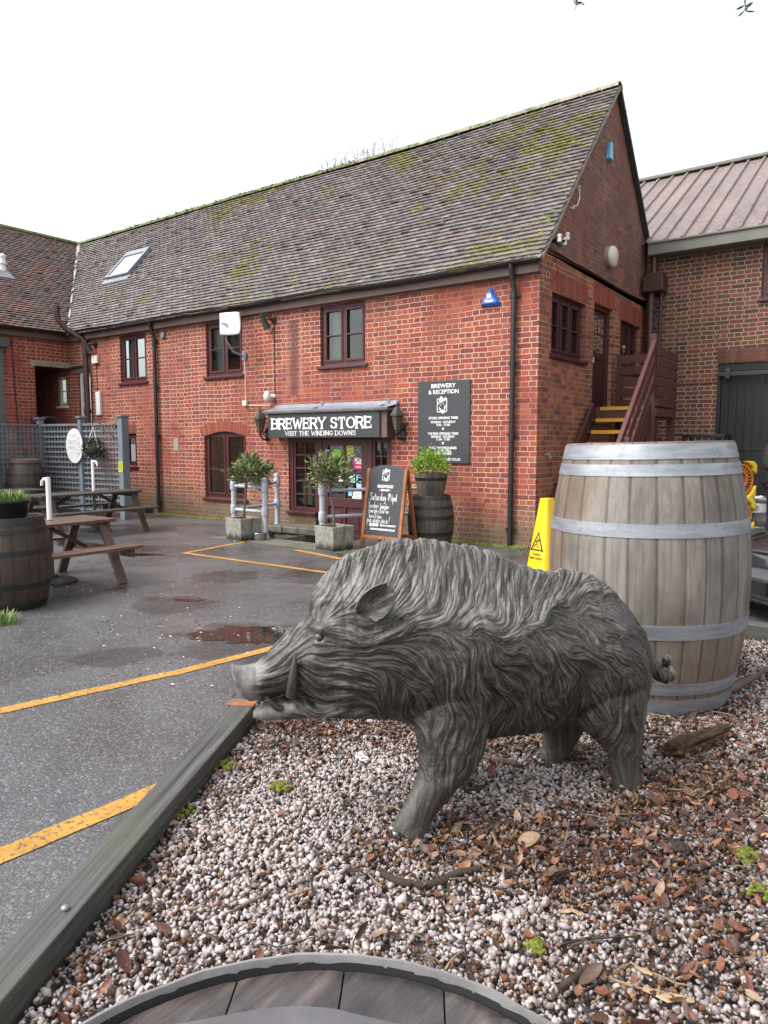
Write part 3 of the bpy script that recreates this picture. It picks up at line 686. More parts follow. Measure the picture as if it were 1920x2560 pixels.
# upper door in the gable
F = GF(2.05, 2.06); mb = MB(); F.bx(mb, 0, .07, 0, 1.66, -.14, -.06); F.bx(mb, .8, .87, 0, 1.66, -.14, -.06); F.bx(mb, .07, .8, 1.59, 1.66, -.14, -.06)
F.bx(mb, .07, .8, .0, 1.59, -.14, -.105); F.bx(mb, .14, .73, .12, .72, -.105, -.095); F.bx(mb, .14, .73, .8, .86, -.105, -.09)
dr = mb.build('door', M['maroon'], store, bevel=.006)
g = MB()
for a0, a1 in ((.15, .42), (.45, .72)):
    for b0, b1 in ((.92, 1.2), (1.23, 1.5)): F.bx(g, a0, a1, b0, b1, -.105, -.1)
g.build('pane', M['window_glass'], dr)
g = MB(); F.bx(g, .2, .28, .74, .82, -.1, -.085); g.build('door_notice', M['white_plastic'], dr)
# ---- the store entrance: side lights, half-glazed door
DX0, DX1, DZ0, DZ1 = -4.78, -2.5, -.27, 1.66
F = FF(DX0, DZ0); W = DX1 - DX0; H = DZ1 - DZ0; mb = MB(); c0, c1 = -.1, -.03
F.bx(mb, 0, W, H - .1, H, c0, c1); F.bx(mb, 0, .08, .5, H - .1, c0, c1); F.bx(mb, W - .08, W, .5, H - .1, c0, c1)
F.bx(mb, .64, .76, 0, H - .1, c0, c1); F.bx(mb, 1.76, 1.86, 0, H - .1, c0, c1)
entr = mb.build('door_frame', M['maroon'], store, bevel=.006)
for a_, b_ in ((0, .64), (1.86, W)): mb = MB(); F.bx(mb, a_, b_, -.08, .5, -.1, .001); mb.build('plinth', M['brick_red'], store)
for a_, b_ in ((-.04, .68), (1.84, W + .04)): mb = MB(); F.bx(mb, a_, b_, .5, .545, -.1, .06); mb.build('sill', M['maroon'], entr, bevel=.008)
def sidelight(a0, a1):
    m = MB(); s = .05; b0, b1 = .545, H - .1; F.bx(m, a0, a0 + s, b0, b1, -.09, -.045); F.bx(m, a1 - s, a1, b0, b1, -.09, -.045); F.bx(m, a0 + s, a1 - s, b0, b0 + .07, -.09, -.045); F.bx(m, a0 + s, a1 - s, b1 - .06, b1, -.09, -.045)
    F.bx(m, (a0 + a1) / 2 - .015, (a0 + a1) / 2 + .015, b0 + .07, b1 - .06, -.085, -.05)
    for r in range(1, 5): z = b0 + .07 + (b1 - b0 - .13) * r / 5; F.bx(m, a0 + s, a1 - s, z - .014, z + .014, -.083, -.052)
    o = m.build('side_light', M['maroon'], store, bevel=.004); g = MB(); g.quad(F.p(a0 + .02, b0 + .02, -.075), F.p(a1 - .02, b0 + .02, -.075), F.p(a1 - .02, b1 - .02, -.075), F.p(a0 + .02, b1 - .02, -.075)); g.build('pane', M['window_glass'], o)
    g = MB(); F.bx(g, a0 + .06, a0 + .3, b0 + .1, b0 + .52, -.32, -.2); g.build('display_box', M['cream_plastic'], o, bevel=.01)
sidelight(.083, .637); sidelight(1.863, W - .083)
mb = MB(); a0, a1 = .765, 1.755; d0, d1 = -.085, -.04
F.bx(mb, a0, a0 + .13, 0.01, H - .105, d0, d1); F.bx(mb, a1 - .13, a1, 0.01, H - .105, d0, d1); F.bx(mb, a0 + .13, a1 - .13, 0.01, .2, d0, d1); F.bx(mb, a0 + .13, a1 - .13, H - .22, H - .105, d0, d1)
F.bx(mb, a0 + .13, a1 - .13, .66, .82, d0, d1); F.bx(mb, 1.235, 1.285, .82, H - .22, d0, d1 - .004); F.bx(mb, a0 + .13, a1 - .13, 1.235, 1.275, d0, d1 - .006); F.bx(mb, 1.235, 1.285, .2, .66, d0, d1 - .004)
F.bx(mb, a0 + .14, 1.225, .21, .65, d0 + .005, d1 - .02); F.bx(mb, 1.295, a1 - .14, .21, .65, d0 + .005, d1 - .02); F.bx(mb, a0 + .19, 1.18, .27, .58, d0 + .01, d1 - .008); F.bx(mb, 1.34, a1 - .19, .27, .58, d0 + .01, d1 - .008)
door = mb.build('door', M['maroon'], store, bevel=.006)
mb = MB(); mb.quad(F.p(a0 + .12, .81, -.07), F.p(a1 - .12, .81, -.07), F.p(a1 - .12, H - .21, -.07), F.p(a0 + .12, H - .21, -.07)); mb.build('pane', M['window_glass'], door)
mb = MB(); mb.sphere(F.p(a1 - .07, .95, -.015), .03, 12, 8); mb.build('handle', M['black_iron'], door, smooth=60)
def sticker_mat(n, c): mat_plain(n, c, .5, var=.05)
for n, c in (('st_green', (.2, .55, .05)), ('st_yellow', (.5, .5, .07)), ('st_pink', (.55, .03, .14)), ('st_mint', (.42, .68, .55)), ('st_white', (.72, .75, .75)), ('st_blue', (.15, .5, .68)), ('st_teal', (.22, .45, .58)), ('st_dark', (.06, .07, .08))): sticker_mat(n, c)
def notice(name, a0, a1, b0, b1, mat, lines=0, rot=0.0, words=None, label=None):
    cx, cz = (a0 + a1) / 2, (b0 + b1) / 2; m = MB(); w, h = a1 - a0, b1 - b0
    ux = Vector((math.cos(rot), 0, math.sin(rot))); uz = Vector((-math.sin(rot), 0, math.cos(rot))); o = F.p(cx, cz, -.066)
    m.box(o, (w, .003, h), Matrix((ux, Vector((0, 1, 0)), uz)).transposed()); ob = m.build(name, M[mat], door)
    if label: ob['label'] = label
    if lines or words:
        t = MB(); oo = o + Vector((0, -.003, 0))
        if words: put_text(t, words, oo + uz * (h * .08), h * .42, ux, uz, fit=w * .76, bold=.02)
        for k in range(lines):
            z = -h * .32 + (h * .62 if not words else h * .3) * k / max(1, lines - 1); q = oo + uz * z - ux * (w * .0); ww = w * random.uniform(.5, .8)
            t.box(q, (ww, .001, h * .05), Matrix((ux, Vector((0, 1, 0)), uz)).transposed())
        t.build('print', M['letter_white' if mat in ('st_pink', 'st_blue', 'st_teal') else 'st_dark'], ob)
notice('notice', 1.0, 1.2, 1.52, 1.65, 'st_green', 0); notice('notice', 1.295, 1.45, 1.52, 1.72, 'st_yellow', 3, R(12)); notice('open_sign', 1.44, 1.66, 1.32, 1.51, 'st_pink', 2, R(-3), 'OPEN')
notice('notice', 1.34, 1.47, 1.09, 1.25, 'st_mint', 2); notice('notice', 1.53, 1.66, 1.08, 1.21, 'st_white', 4); notice('notice', 1.5, 1.66, .8 + .2, 1.225, 'st_teal', 3); notice('notice', 1.32, 1.43, .86, 1.0, 'st_blue', 1); notice('notice', 1.41, 1.62, .68 + .14, .82 + .12, 'st_white', 4)
notice('notice', 1.02, 1.21, 1.1, 1.22, 'st_white', 3)
mb = MB(); o = F.p(1.55, 1.64, -.062); mb.sphere(o, .016, 8, 6); mb.tube([o, F.p(1.46, 1.5, -.062)], .002, 4); mb.tube([o, F.p(1.64, 1.5, -.062)], .002, 4); mb.build('sign_hook', M['white_plastic'], door)
# ---- canopy: boxed head with lead flashing
mb = MB(); mb.b2((-5.02, -.24, 1.57), (-2.42, .0, 2.0)); cano = mb.build('canopy', M['fascia'], store, bevel=.006)
mb = MB(); mb.b2((-5.1, -.31, 1.99), (-2.37, .0, 2.035)); mb.build('canopy_board', M['wet_concrete'], cano, bevel=.01)
mb = MB(); n = 30
for i in range(n):
    a = -5.1 + 2.74 * i / n; b = -5.1 + 2.74 * (i + 1) / n; w = lambda x: .012 * mnoise.noise(Vector((x * 3, 1, 1)))
    mb.add([(a, -.32 + w(a), 2.04), (b, -.32 + w(b), 2.04), (b, -.27, 2.05), (a, -.27, 2.05), (b, -.03, 2.105 + w(b)), (a, -.03, 2.105 + w(a)), (b, -.012, 2.16 + w(b * 2)), (a, -.012, 2.16 + w(a * 2)), (b, -.315, 2.015), (a, -.315, 2.015)], [(0, 1, 2, 3), (3, 2, 4, 5), (5, 4, 6, 7), (9, 8, 1, 0)])
for x in (-3.95, -2.55): mb.box((x, -.2, 2.085), (.05, .12, .01), rotx(.24)); mb.box((x, -.03, 2.14), (.05, .01, .08))
mb.build('flashing', M['lead'], cano, smooth=50)
# ================================================================ the wing on the left
wing = thing('brick_wing', 'lower red brick wing on the left with reddish tiles, dark porch opening and grey door', 'building')
mb = MB(); U = Vector((0, -1, 0))
wall_sheet(mb, (XW, 0, 0), (0, -1, 0), 9.0, 4.02, [(.004, .86, 0, 3.2), (1.47, 3.6, 0, 3.72)], .22, (1, 0, 0), z0=-.2)
mb.quad((XW - .001, .0, 3.2), (X0, 0, 3.2), (X0, -.86, 3.2), (XW, -.86, 3.2)); mb.quad((X0, -.86, -.2), (XW - .22, -.86, -.2), (XW - .22, -.86, 3.2), (X0, -.86, 3.2)); mb.quad((X0, .0, -.2), (X0, -.86, -.2), (X0, -.86, 3.2), (X0, 0, 3.2))
mb.build('wall', M['brick_wing'], wing)
mb = MB(); mb.b2((XW - .2, -.96, 3.2), (XW + .012, -.012, 3.32)); mb.build('lintel', M['concrete_lintel'], wing, bevel=.005)
mat_plain('sage_door', (.12, .125, .1), .6, var=.3, scale=3, bump=.3)
mat_plain('slate_trim', (.085, .09, .1), .6)
mb = MB()
for i in range(14): mb.b2((XW - .12, -1.5 - i * .15 - .146, .05), (XW - .08, -1.5 - i * .15, 3.55))
d_ = mb.build('door', M['sage_door'], wing, bevel=.006)
mb = MB(); mb.b2((XW - .1, -3.7, 3.55), (XW + .05, -1.43, 3.75)); mb.build('door_head', M['slate_trim'], wing, bevel=.006)
mb = MB(); mb.b2((WING_EX - .06, -9, 3.82), (WING_EX - .015, -.1, 4.0)); mb.b2((XW, -9, 3.8), (WING_EX - .02, -.1, 3.825)); mb.build('fascia', M['fascia'], wing, bevel=.005)
gutter_mb((WING_EX + .06, -9, 4.0), (WING_EX + .06, -.2, 3.98)).build('gutter', M['black_iron'], wing, smooth=40)
SW = Vector((WING_RX - WING_EX, 0, RIDGE_Z - EAVE_Z)); HW = SW.length; SW.normalize(); NW = Vector((-SW.z, 0, SW.x)); NW = NW if NW.z > 0 else -NW
def wing_clip(u, s):
    y = 3.0 - u; f = s / HW; return y < EAVE_Y + (RIDGE_Y - EAVE_Y) * f - .04
wsag = lambda u, s: .02 * mnoise.noise(Vector((u * .5, s * .5, 11))) + .005 * mnoise.noise(Vector((u * 2.2, s * 1.5, 14)))
mb = MB(); tiles(mb, (WING_EX + .05, 3.0, EAVE_Z - .05), (0, -1, 0), SW, NW, 9.0, HW + .06, wing_clip, PALR, sag=wsag)
mb.build('roof', M['roof_tile_red'], wing)
wr = lambda y, s, n=0: Vector((WING_EX, y, EAVE_Z)) + SW * s + NW * n
mb = MB(); mb.quad(wr(-9, 0, -.03), wr(-.13, 0, -.03), wr(2.73, HW, -.03), wr(-9, HW, -.03)); mb.quad(wr(-9, HW, -.03), wr(2.73, HW, -.03), (WING_RX - 4, 2.73, 4.0), (WING_RX - 4, -9, 4.0))
mb.build('roof_deck', M['room_dark'], wing)
mb = MB(); y = 2.75
while y > -6:
    vs = [(WING_RX + math.cos(PI * k / 8) * .12, y - q, RIDGE_Z - .03 + math.sin(PI * k / 8) * .1) for q in (0, .33) for k in range(9)]
    mb.add(vs, [(k, k + 1, k + 10, k + 9) for k in range(8)]); y -= .34
mb.build('ridge', M['ridge'], wing, smooth=60)
p = wr(-.5, 2.62, 0); mb = MB()
mb.tube([p - V(0, 0, .1), p + V(0, 0, .32)], .07, 14); mb.tube([p + V(0, 0, .16), p + V(0, 0, .2)], .1, 14); mb.lathe([(.085, .32), (.085, .37), (.02, .41)], 14, p); v_ = mb.build('roof_vent', M['white_plastic'], wing, smooth=40)
mb = MB(); mb.box(wr(-.55, 2.5, .03), (.5, .34, .012), Matrix((SW, Vector((0, 1, 0)), NW)).transposed()); mb.build('flashing', M['lead'], v_)
# thin cable down the wing wall
mb = MB(); mb.tube([(XW + .015, -1.36, 3.7), (XW + .015, -1.33, 2.6), (XW + .02, -1.28, 1.2)], .012, 6); mb.build('cable', M['cable'], wing)
mat_plain('steel_rail', (.12, .12, .11), .4, .6)
t_ = thing('porch_handrail', 'grey pipe handrail on a post in the dark porch behind the trellis', 'handrail')
mb = MB(); mb.tube([(-11.55, -.95, 0), (-11.55, -.95, 2.02), (-11.6, -.75, 2.06), (-11.65, -.5, 2.04), (-11.7, -.1, 1.62), (-11.7, -.1, .9)], .028, 10); mb.build('rail', M['steel_rail'], t_, smooth=50)
mb = MB(); mb.lathe([(0, 2.1), (.07, 2.08), (.09, 2.0), (.08, 1.92), (.05, 1.86)], 12, (-11.55, -1.02, 0)); mb.build('post_cap', M['maroon'], t_, smooth=50)

# ================================================================ the dark brick building on the right
BY = 4.6
bld = thing('brown_brick_building', 'dark brown brick building on the right with ribbed metal roof and charcoal gate', 'building')
GX0, GX1, GZ = 1.33, 4.6, 2.88
mb = MB(); wall_sheet(mb, (.03, BY, 0), (1, 0, 0), 11.5, 5.0, [(GX0 - .03, GX1 - .03, 0, GZ), (1.97 - .03, 3.2, 3.94, 4.93)], .16, (0, -1, 0), z0=-.2)
mb.quad((.03, BY + 6, -.2), (.03, BY, -.2), (.03, BY, 5), (.03, BY + 6, 5))
mb.build('wall', M['brick_brown'], bld)
def soldier_dark():
    t = NT('soldier_dark'); pos = t.coord('World'); at_ = t.n('ShaderNodeAttribute', attribute_name='col')
    t.set(color=t.mix((.11, .04, .03), at_.outputs['Color'], 1.0, 'MULTIPLY'), rough=.85); M['soldier_dark'] = t.m
soldier_dark()
soldier(bld, Frame3((GX0 - .02, BY, GZ + .01), (1, 0, 0), (0, -1, 0)), 3.4, .235, 44, mat='soldier_dark')
window(bld, Frame3((1.97, BY, 3.94), (1, 0, 0), (0, -1, 0)), 1.23, .99, cols=2, rows=2, curtain=[(.02, .98, .0, 1)])
mb = MB(); mb.b2((-.0 + .05, BY - .02, 2.55), (GX0 - .03, BY + .01, 2.585)); mb.build('string_course', M['brick_sooty'], bld)
mb = MB()
for i in range(24):
    x0 = GX0 + .06 + i * .132
    mb.b2((x0, BY + .05, .02), (x0 + .127, BY + .09, GZ - .12))
gate = mb.build('gate', M['charcoal_door'], bld, bevel=.006)
mb = MB(); mb.b2((GX0, BY + .02, GZ - .14), (GX1, BY + .1, GZ - .005)); mb.b2((GX0, BY + .0, 0.01), (GX0 + .06, BY + .1, GZ - .14)); mb.b2((GX0 + .06, BY + .04, 1.35), (GX1, BY + .06, 1.38)); mb.build('gate_frame', M['charcoal_door'], gate, bevel=.008)
mb = MB(); mb.bar((GX0 + .02, BY - .05, GZ - .19), (GX1, BY - .05, GZ - .19), .05, .07); mb.box((GX0 + .18, BY - .07, GZ - .2), (.08, .06, .14)); mb.tube([(GX0 + .18, BY - .09, GZ - .13), (GX0 + .18, BY - .02, GZ - .13)], .05, 12); mb.build('door_track', M['bronze_paint'], gate, bevel=.004)
mat_plain('grey_eave', (.15, .15, .125), .5, var=.25, scale=3)
mb = MB(); mb.b2((.12, BY - .3, 4.87), (11.5, BY - .26, 5.09)); mb.b2((.12, BY - .26, 4.86), (11.5, BY + .02, 4.88)); mb.b2((.12, BY - .33, 5.06), (11.5, BY - .3, 5.1)); mb.build('eave_box', M['grey_eave'], bld, bevel=.008)
def metal_roof_mat():
    t = NT('metal_roof'); pos = t.coord('World'); f = t.noise(t.mapping(pos, (1.2, .3, .3)), 2.2, 4, .6); g = t.noise(pos, 9, 5, .7)
    c = t.ramp(f, [(.3, (.13, .09, .084)), (.5, (.175, .127, .119)), (.7, (.225, .16, .138))]); c = t.mix(c, (.235, .215, .225), t.ramp(g, [(.42, 0), (.7, .75)]))
    t.set(color=c, rough=.5, metal=.1, normal=t.bump(g, .1, .01)); M['metal_roof'] = t.m
metal_roof_mat()
BR_Y, BR_Z = 8.2, 7.5; SB = Vector((0, BR_Y - BY + .28, BR_Z - 5.08)); HB = SB.length; SB.normalize(); NB = Vector((1, 0, 0)).cross(SB)
ro = Vector((0, BY - .28, 5.08)); mb = MB(); x = -3.6; k = 0
while x < 11.4:
    w = .31; prof = [(0, 0), (w - .075, 0), (w - .055, .045), (w - .02, .045), (w, 0)]
    for i in range(4):
        a, b = prof[i], prof[i + 1]; mb.quad(ro + V(x + a[0], 0, 0) + NB * a[1], ro + V(x + b[0], 0, 0) + NB * b[1], ro + V(x + b[0], 0, 0) + NB * b[1] + SB * HB, ro + V(x + a[0], 0, 0) + NB * a[1] + SB * HB)
    x += w
mb.quad((-3.6, BR_Y, BR_Z - .02), (11.5, BR_Y, BR_Z - .02), (11.5, BR_Y + 3.8, 5.0), (-3.6, BR_Y + 3.8, 5.0)); mb.quad((-3.6, BY, 4.9), (-3.6, BY, 5.05), (-3.6, BR_Y, BR_Z - .03), (-3.6, BR_Y + 3.8, 4.9))
mb.build('metal_roof', M['metal_roof'], bld)
mb = MB(); mb.b2((-3.6, BR_Y - .12, BR_Z + .0), (11.5, BR_Y + .12, BR_Z + .07)); mb.build('ridge_cap', M['grey_eave'], bld, bevel=.01)
mb = MB(); mb.b2((.06, BY - .34, 4.22), (.42, BY - .02, 4.5)); mb.b2((.1, BY - .3, 4.5), (.38, BY - .02, 4.56)); hp = mb.build('rain_hopper', M['brown_pipe'], bld, bevel=.012)
mb = MB(); mb.tube([(.16, BY - .14, 4.3), (.16, BY - .14, 0)], .075, 12); mb.tube([(.33, BY - .1, 4.3), (.33, BY - .1, 0)], .03, 8); mb.tube([(.2, BY - .15, 4.9), (.2, BY - .15, 4.5)], .06, 10); mb.build('downpipe', M['brown_pipe'], bld, smooth=50)

# ================================================================ outside staircase along the gable
st = thing('wooden_staircase', 'maroon painted timber staircase with yellow tread edges climbing to the gable door', 'staircase')
SX0, SX1 = .06, 1.0; Y0, Y1, ZT = -.02, 1.98, 2.05; NS = 11
mb = MB()
for x in (SX0 + .02, SX1 - .05):
    mb.bar((x, Y0 - .06, .02), (x, Y1, ZT - .03), .045, .27)
mb.build('stringer', M['maroon_board'], st, bevel=.005)
for i in range(1, NS):
    z = ZT * i / NS; y = Y0 + (Y1 - Y0) * i / NS
    mb = MB(); mb.b2((SX0 + .045, y - .02, z - .04), (SX1 - .075, y + .2, z)); tr = mb.build('tread', M['maroon_board'], st, bevel=.004)
    mb = MB(); mb.b2((SX0 + .12, y - .034, z - .052), (SX1 - .09, y - .0205, z + .004)); mb.b2((SX0 + .12, y - .0205, z + .0005), (SX1 - .09, y + .02, z + .004))
    mb.build('tread_edge', M['road_paint'] if False else M.get('yellow_edge') or mat_plain('yellow_edge', (.56, .3, .02), .5, var=.2, scale=12), tr)
LY1 = 3.05
mb = MB()
for i in range(8): mb.b2((SX0, Y1 + i * .134, ZT - .045), (SX1, Y1 + i * .134 + .128, ZT))
mb.b2((SX0, Y1 - .01, ZT - .2), (SX1, Y1 + .03, ZT - .046)); mb.b2((SX1 - .045, Y1 + .03, ZT - .2), (SX1 - .0, LY1, ZT - .046))
lan = mb.build('landing', M['maroon_board'], st, bevel=.004)
mb = MB(); mb.b2((SX0 + .12, Y1 - .03, ZT - .05), (SX1 - .09, Y1 - .011, ZT + .004)); mb.build('tread_edge', M['yellow_edge'], lan)
for (x, y, z1) in ((SX1 - .02, Y1 - .02, 3.12), (SX1 - .02, LY1 - .04, 2.98), (SX0 + .06, LY1 - .04, 2.98)):
    mb = MB(); mb.b2((x - .05, y - .05, 0.004), (x + .05, y + .05, z1)); mb.build('post', M['maroon_board'], st, bevel=.008)
def boards(p, q, z0, n, bh, gap, name='guard_board'):
    mb = MB()
    for i in range(n):
        z = z0 + i * (bh + gap); r = random.uniform(-.006, .006); mb.bar(V(p[0], p[1], z + r + bh / 2), V(q[0], q[1], z - r + bh / 2), .026, bh)
    return mb.build(name, M['maroon_board'], st, bevel=.004)
boards((SX1 + .045, Y1 - .06), (SX1 + .045, LY1), ZT - .16, 7, .125, .026)
boards((SX0 + .1, LY1 - .1), (SX1 - .08, LY1 - .1), ZT + .02, 5, .14, .045)
# sloping handrail and mid rails on the outer side, with an intermediate post
d = V(0, Y1 - Y0, ZT).normalized(); xo = SX1 + .005
mb = MB(); b = V(xo, Y0 - .0, .08)
for h, w_, hh in ((.92, .06, .1), (.62, .028, .12), (.34, .028, .12)): mb.bar(b + V(0, 0, h), b + V(0, Y1 - Y0 - .05, ZT - .05 + h), w_, hh)
mb.build('handrail', M['maroon_board'], st, bevel=.006)
for yy in (.55, -.0):
    z_ = ZT * (yy - Y0) / (Y1 - Y0); mb = MB(); mb.b2((SX1 + .03, yy - .045, .004), (SX1 + .12, yy + .045, z_ + .98)); mb.build('post', M['maroon_board'], st, bevel=.008)
# small brass lamp on the landing rail, tap on the gable
t_ = thing('rail_lamp', 'small black lantern with brass top on the landing guard rail', 'lamp', (SX0 + .12, LY1 - .08, 2.98))
mb = MB(); mb.lathe([(0, 0), (.035, 0), (.04, .08), (.03, .1)], 10); mb.build('lamp_body', M['black_iron'], t_, smooth=50)
mb = MB(); mb.lathe([(.042, .1), (.03, .13), (0, .15)], 10); mb.build('lamp_cap', mat_plain('brass', (.35, .25, .1), .4, .7), t_, smooth=50)
# a black steel frame standing in front of the brown wall
mb = MB(); o_ = (1.05, 3.6, 0)
for a, b in (((0, 0, 0), (0, 0, 1.62)), ((.62, 0, 0), (.62, 0, 1.62)), ((0, 0, 1.6), (.62, 0, 1.6)), ((0, .5, 0), (0, .5, 1.6)), ((.62, .5, 0), (.62, .5, 1.6)), ((0, .5, 1.6), (.62, .5, 1.6)), ((0, 0, 1.6), (0, .5, 1.6)), ((.62, 0, 1.6), (.62, .5, 1.6))): mb.bar(V(*a) + V(*o_), V(*b) + V(*o_), .05, .05)
tag(mb.build('steel_frame', M['black_iron'], bevel=.004), 'black steel frame standing between the staircase and the charcoal gate', 'frame')
# ================================================================ things fixed to the walls
# ---- shop sign over the door
def serif_text(mb, body, o, h, ux, uz, fit, w=.2, thin=.6):
    put_text(mb, body, o, h * 1.38, ux, uz, fit=fit, bold=w * h * .13)
t_ = thing('shop_sign', 'dark grey shop sign lettered BREWERY STORE in white over the door', 'sign')
mb = MB(); mb.b2((-5.0, -.275, 1.575), (-2.54, -.245, 1.985)); mb.build('board', M['slate_sign'], t_, bevel=.003)
# own slab-serif alphabet for the large line (strokes with bracket serifs)
GL = {'B': [[(0, 0), (0, 1)], [(0, 1), (.45, 1), (.6, .93), (.62, .78), (.58, .62), (.45, .54), (0, .54)], [(.45, .54), (.62, .46), (.67, .28), (.62, .1), (.47, 0), (0, 0)]],
      'R': [[(0, 0), (0, 1)], [(0, 1), (.45, 1), (.6, .93), (.63, .75), (.58, .58), (.45, .5), (0, .5)], [(.36, .5), (.68, 0)]],
      'E': [[(0, 0), (0, 1)], [(0, 1), (.58, 1)], [(0, .52), (.46, .52)], [(0, 0), (.6, 0)]],
      'W': [[(0, 1), (.26, 0), (.5, .86), (.74, 0), (1.0, 1)]], 'Y': [[(0, 1), (.36, .45), (.72, 1)], [(.36, .45), (.36, 0)]],
      'S': [[(.58, .8), (.52, .94), (.32, 1), (.12, .96), (.03, .8), (.08, .62), (.3, .53), (.52, .44), (.6, .25), (.52, .06), (.3, 0), (.1, .05), (.02, .2)]],
      'T': [[(0, 1), (.68, 1)], [(.34, 1), (.34, 0)]], 'O': [[(.4 + .4 * math.cos(a * PI / 12), .5 + .5 * math.sin(a * PI / 12)) for a in range(25)]],
      'V': [[(0, 1), (.36, 0), (.72, 1)]], 'I': [[(.0, 0), (.0, 1)]], 'H': [[(0, 0), (0, 1)], [(.62, 0), (.62, 1)], [(0, .52), (.62, .52)]],
      'N': [[(0, 0), (0, 1), (.64, 0), (.64, 1)]], 'D': [[(0, 0), (0, 1), (.38, 1), (.6, .88), (.68, .5), (.6, .12), (.38, 0), (0, 0)]],
      'G': [[(.7, .8), (.58, .95), (.4, 1), (.14, .88), (.02, .5), (.14, .12), (.4, 0), (.6, .05), (.7, .2), (.7, .46), (.44, .46)]]}
SER = {'B': [(0, 0), (0, 1)], 'R': [(0, 0), (0, 1), (.68, 0)], 'E': [(0, 0), (0, 1)], 'W': [(0, 1), (1.0, 1)], 'Y': [(0, 1), (.72, 1), (.36, 0)], 'T': [(.34, 0)], 'V': [(0, 1), (.72, 1)], 'I': [(0, 0), (0, 1)], 'H': [(0, 0), (0, 1), (.62, 0), (.62, 1)], 'N': [(0, 0), (0, 1), (.64, 1)], 'D': [(0, 0), (0, 1)]}
def slab(mb, body, o, h, ux, uz, fit, w, thin=1.0, ser=.1, gap=.22, kx=1.0, lift=.002):
    x = 0; L = []; S = []
    for ch in body:
        if ch == ' ': x += .45; continue
        wd = max(p[0] for s in GL[ch] for p in s)
        for s in GL[ch]: L.append([(x + p[0] * kx, p[1]) for p in s])
        for p in SER.get(ch, []): S.append((x + p[0] * kx, p[1]))
        for p in ({'T': [(0, 1, -1), (.68, 1, -1)], 'E': [(.58, 1, -1), (.6, 0, 1), (.46, .52, 0)]}.get(ch, [])): S.append((x + p[0] * kx, p[1], 'v', p[2]))
        x += wd * kx + gap
    tot = x - gap; k = fit / tot; ux = Vector(ux); uz = Vector(uz); n = ux.cross(uz); o = Vector(o)
    hh = h - w
    for s in L:
        for a, b in zip(s[:-1], s[1:]):
            A = Vector(((a[0] - tot / 2) * k, a[1] * hh + w / 2)); B = Vector(((b[0] - tot / 2) * k, b[1] * hh + w / 2)); d = (B - A)
            ww = w * (1 if abs(d.y) > abs(d.x) * .8 and not (d.x > 0.15 * abs(d.y) and d.y > 0) else thin)
            d.normalize(); e = d * ww * .28; q = Vector((-d.y, d.x)) * ww / 2
            mb.quad(*[o + ux * v.x + uz * v.y + n * lift for v in (A - e - q, B + e - q, B + e + q, A - e + q)]); lift += .00002
    for s in S:
        X = (s[0] - tot / 2) * k
        if len(s) == 2: zc = w * .2 if s[1] < .5 else h - w * .2; a, b = w * .95, w * .2
        else: zc = s[1] * hh + w / 2 + s[3] * w * .55; a, b = w * .2, w * .75
        mb.quad(*[o + ux * (X + i) + uz * (zc + j) + n * (lift + .0002) for i, j in ((-a, -b), (a, -b), (a, b), (-a, b))])
mb = MB(); slab(mb, 'BREWERY STORE', (-3.8, -.276, 1.715), .2, (1, 0, 0), (0, 0, 1), 2.2, .037, .6)
slab(mb, 'VISIT THE WINDING DOWNS', (-3.8, -.276, 1.607), .082, (1, 0, 0), (0, 0, 1), 1.56, .0125, .55, gap=.26)
mb.build('lettering', M['letter_white'], t_)

# ---- boar-head emblem, drawn as flat white shapes
def emblem(mb, o, h, ux, uz, c=.002):
    ux = Vector(ux); uz = Vector(uz); n = ux.cross(uz); o = Vector(o); k = h / 6.6
    def P(a, b, e=0): return o + ux * (a * k) + uz * (b * k) + n * (c + e)
    def poly(pts, e=0): mb.add([P(a, b, e) for a, b in pts], [tuple(range(len(pts)))])
    for a, b in (((-2.1, -2.6), (-2.1, .3)), ((2.0, -2.5), (2.0, 2.3)), ((-2.1, 1.3), (-2.1, 2.2)), ((-2.1, -2.6), (-.5, -2.6)), ((1.2, -2.5), (2.0, -2.5)), ((-2.1, 2.2), (-1.4, 2.2)), ((1.6, 2.3), (2.0, 2.3))):
        A, B = Vector(a), Vector(b); d = (B - A).normalized() * .14; q = Vector((-d.y, d.x)); poly([tuple(A - d - q), tuple(B + d - q), tuple(B + d + q), tuple(A - d + q)])
    poly([(-1.2, 1.0), (-1.3, 1.9), (-1.0, 2.0), (-.9, 2.9), (-.65, 2.7), (-.5, 3.4), (-.1, 2.8), (.1, 3.0), (.25, 2.4), (.5, 2.5), (.65, 1.7), (.3, 1.2), (-.3, .7)], .0003)
    for s in (((.7, 1.3), (.75, 1.9), (1.1, 2.5), (1.55, 2.75), (1.6, 2.1), (1.2, 1.35)), ((-1.2, .7), (-1.9, 1.0), (-2.35, 1.5), (-2.2, .9), (-1.9, .4), (-1.3, .2))): poly(s, .0004)
    poly([(-.95, -.05), (-.7, .2), (-.3, -.05), (-.6, -.2)]); poly([(.35, .5), (.6, .8), (.7, .3), (.4, .05)])
    for s in (((-1.4, -.6), (-1.25, -1.6), (-.7, -2.2), (-.3, -2.3), (-.4, -1.6), (-.8, -1.3), (-1.1, -.9)), ((1.3, .1), (1.5, -.4), (1.3, -1.0), (1.5, -.9), (1.4, -1.6), (1.0, -2.0), (.85, -.9))): poly(s)
    poly([(.4 + .72 * math.cos(i * PI / 8), -2.5 + .72 * math.sin(i * PI / 8)) for i in range(16)], .0006)
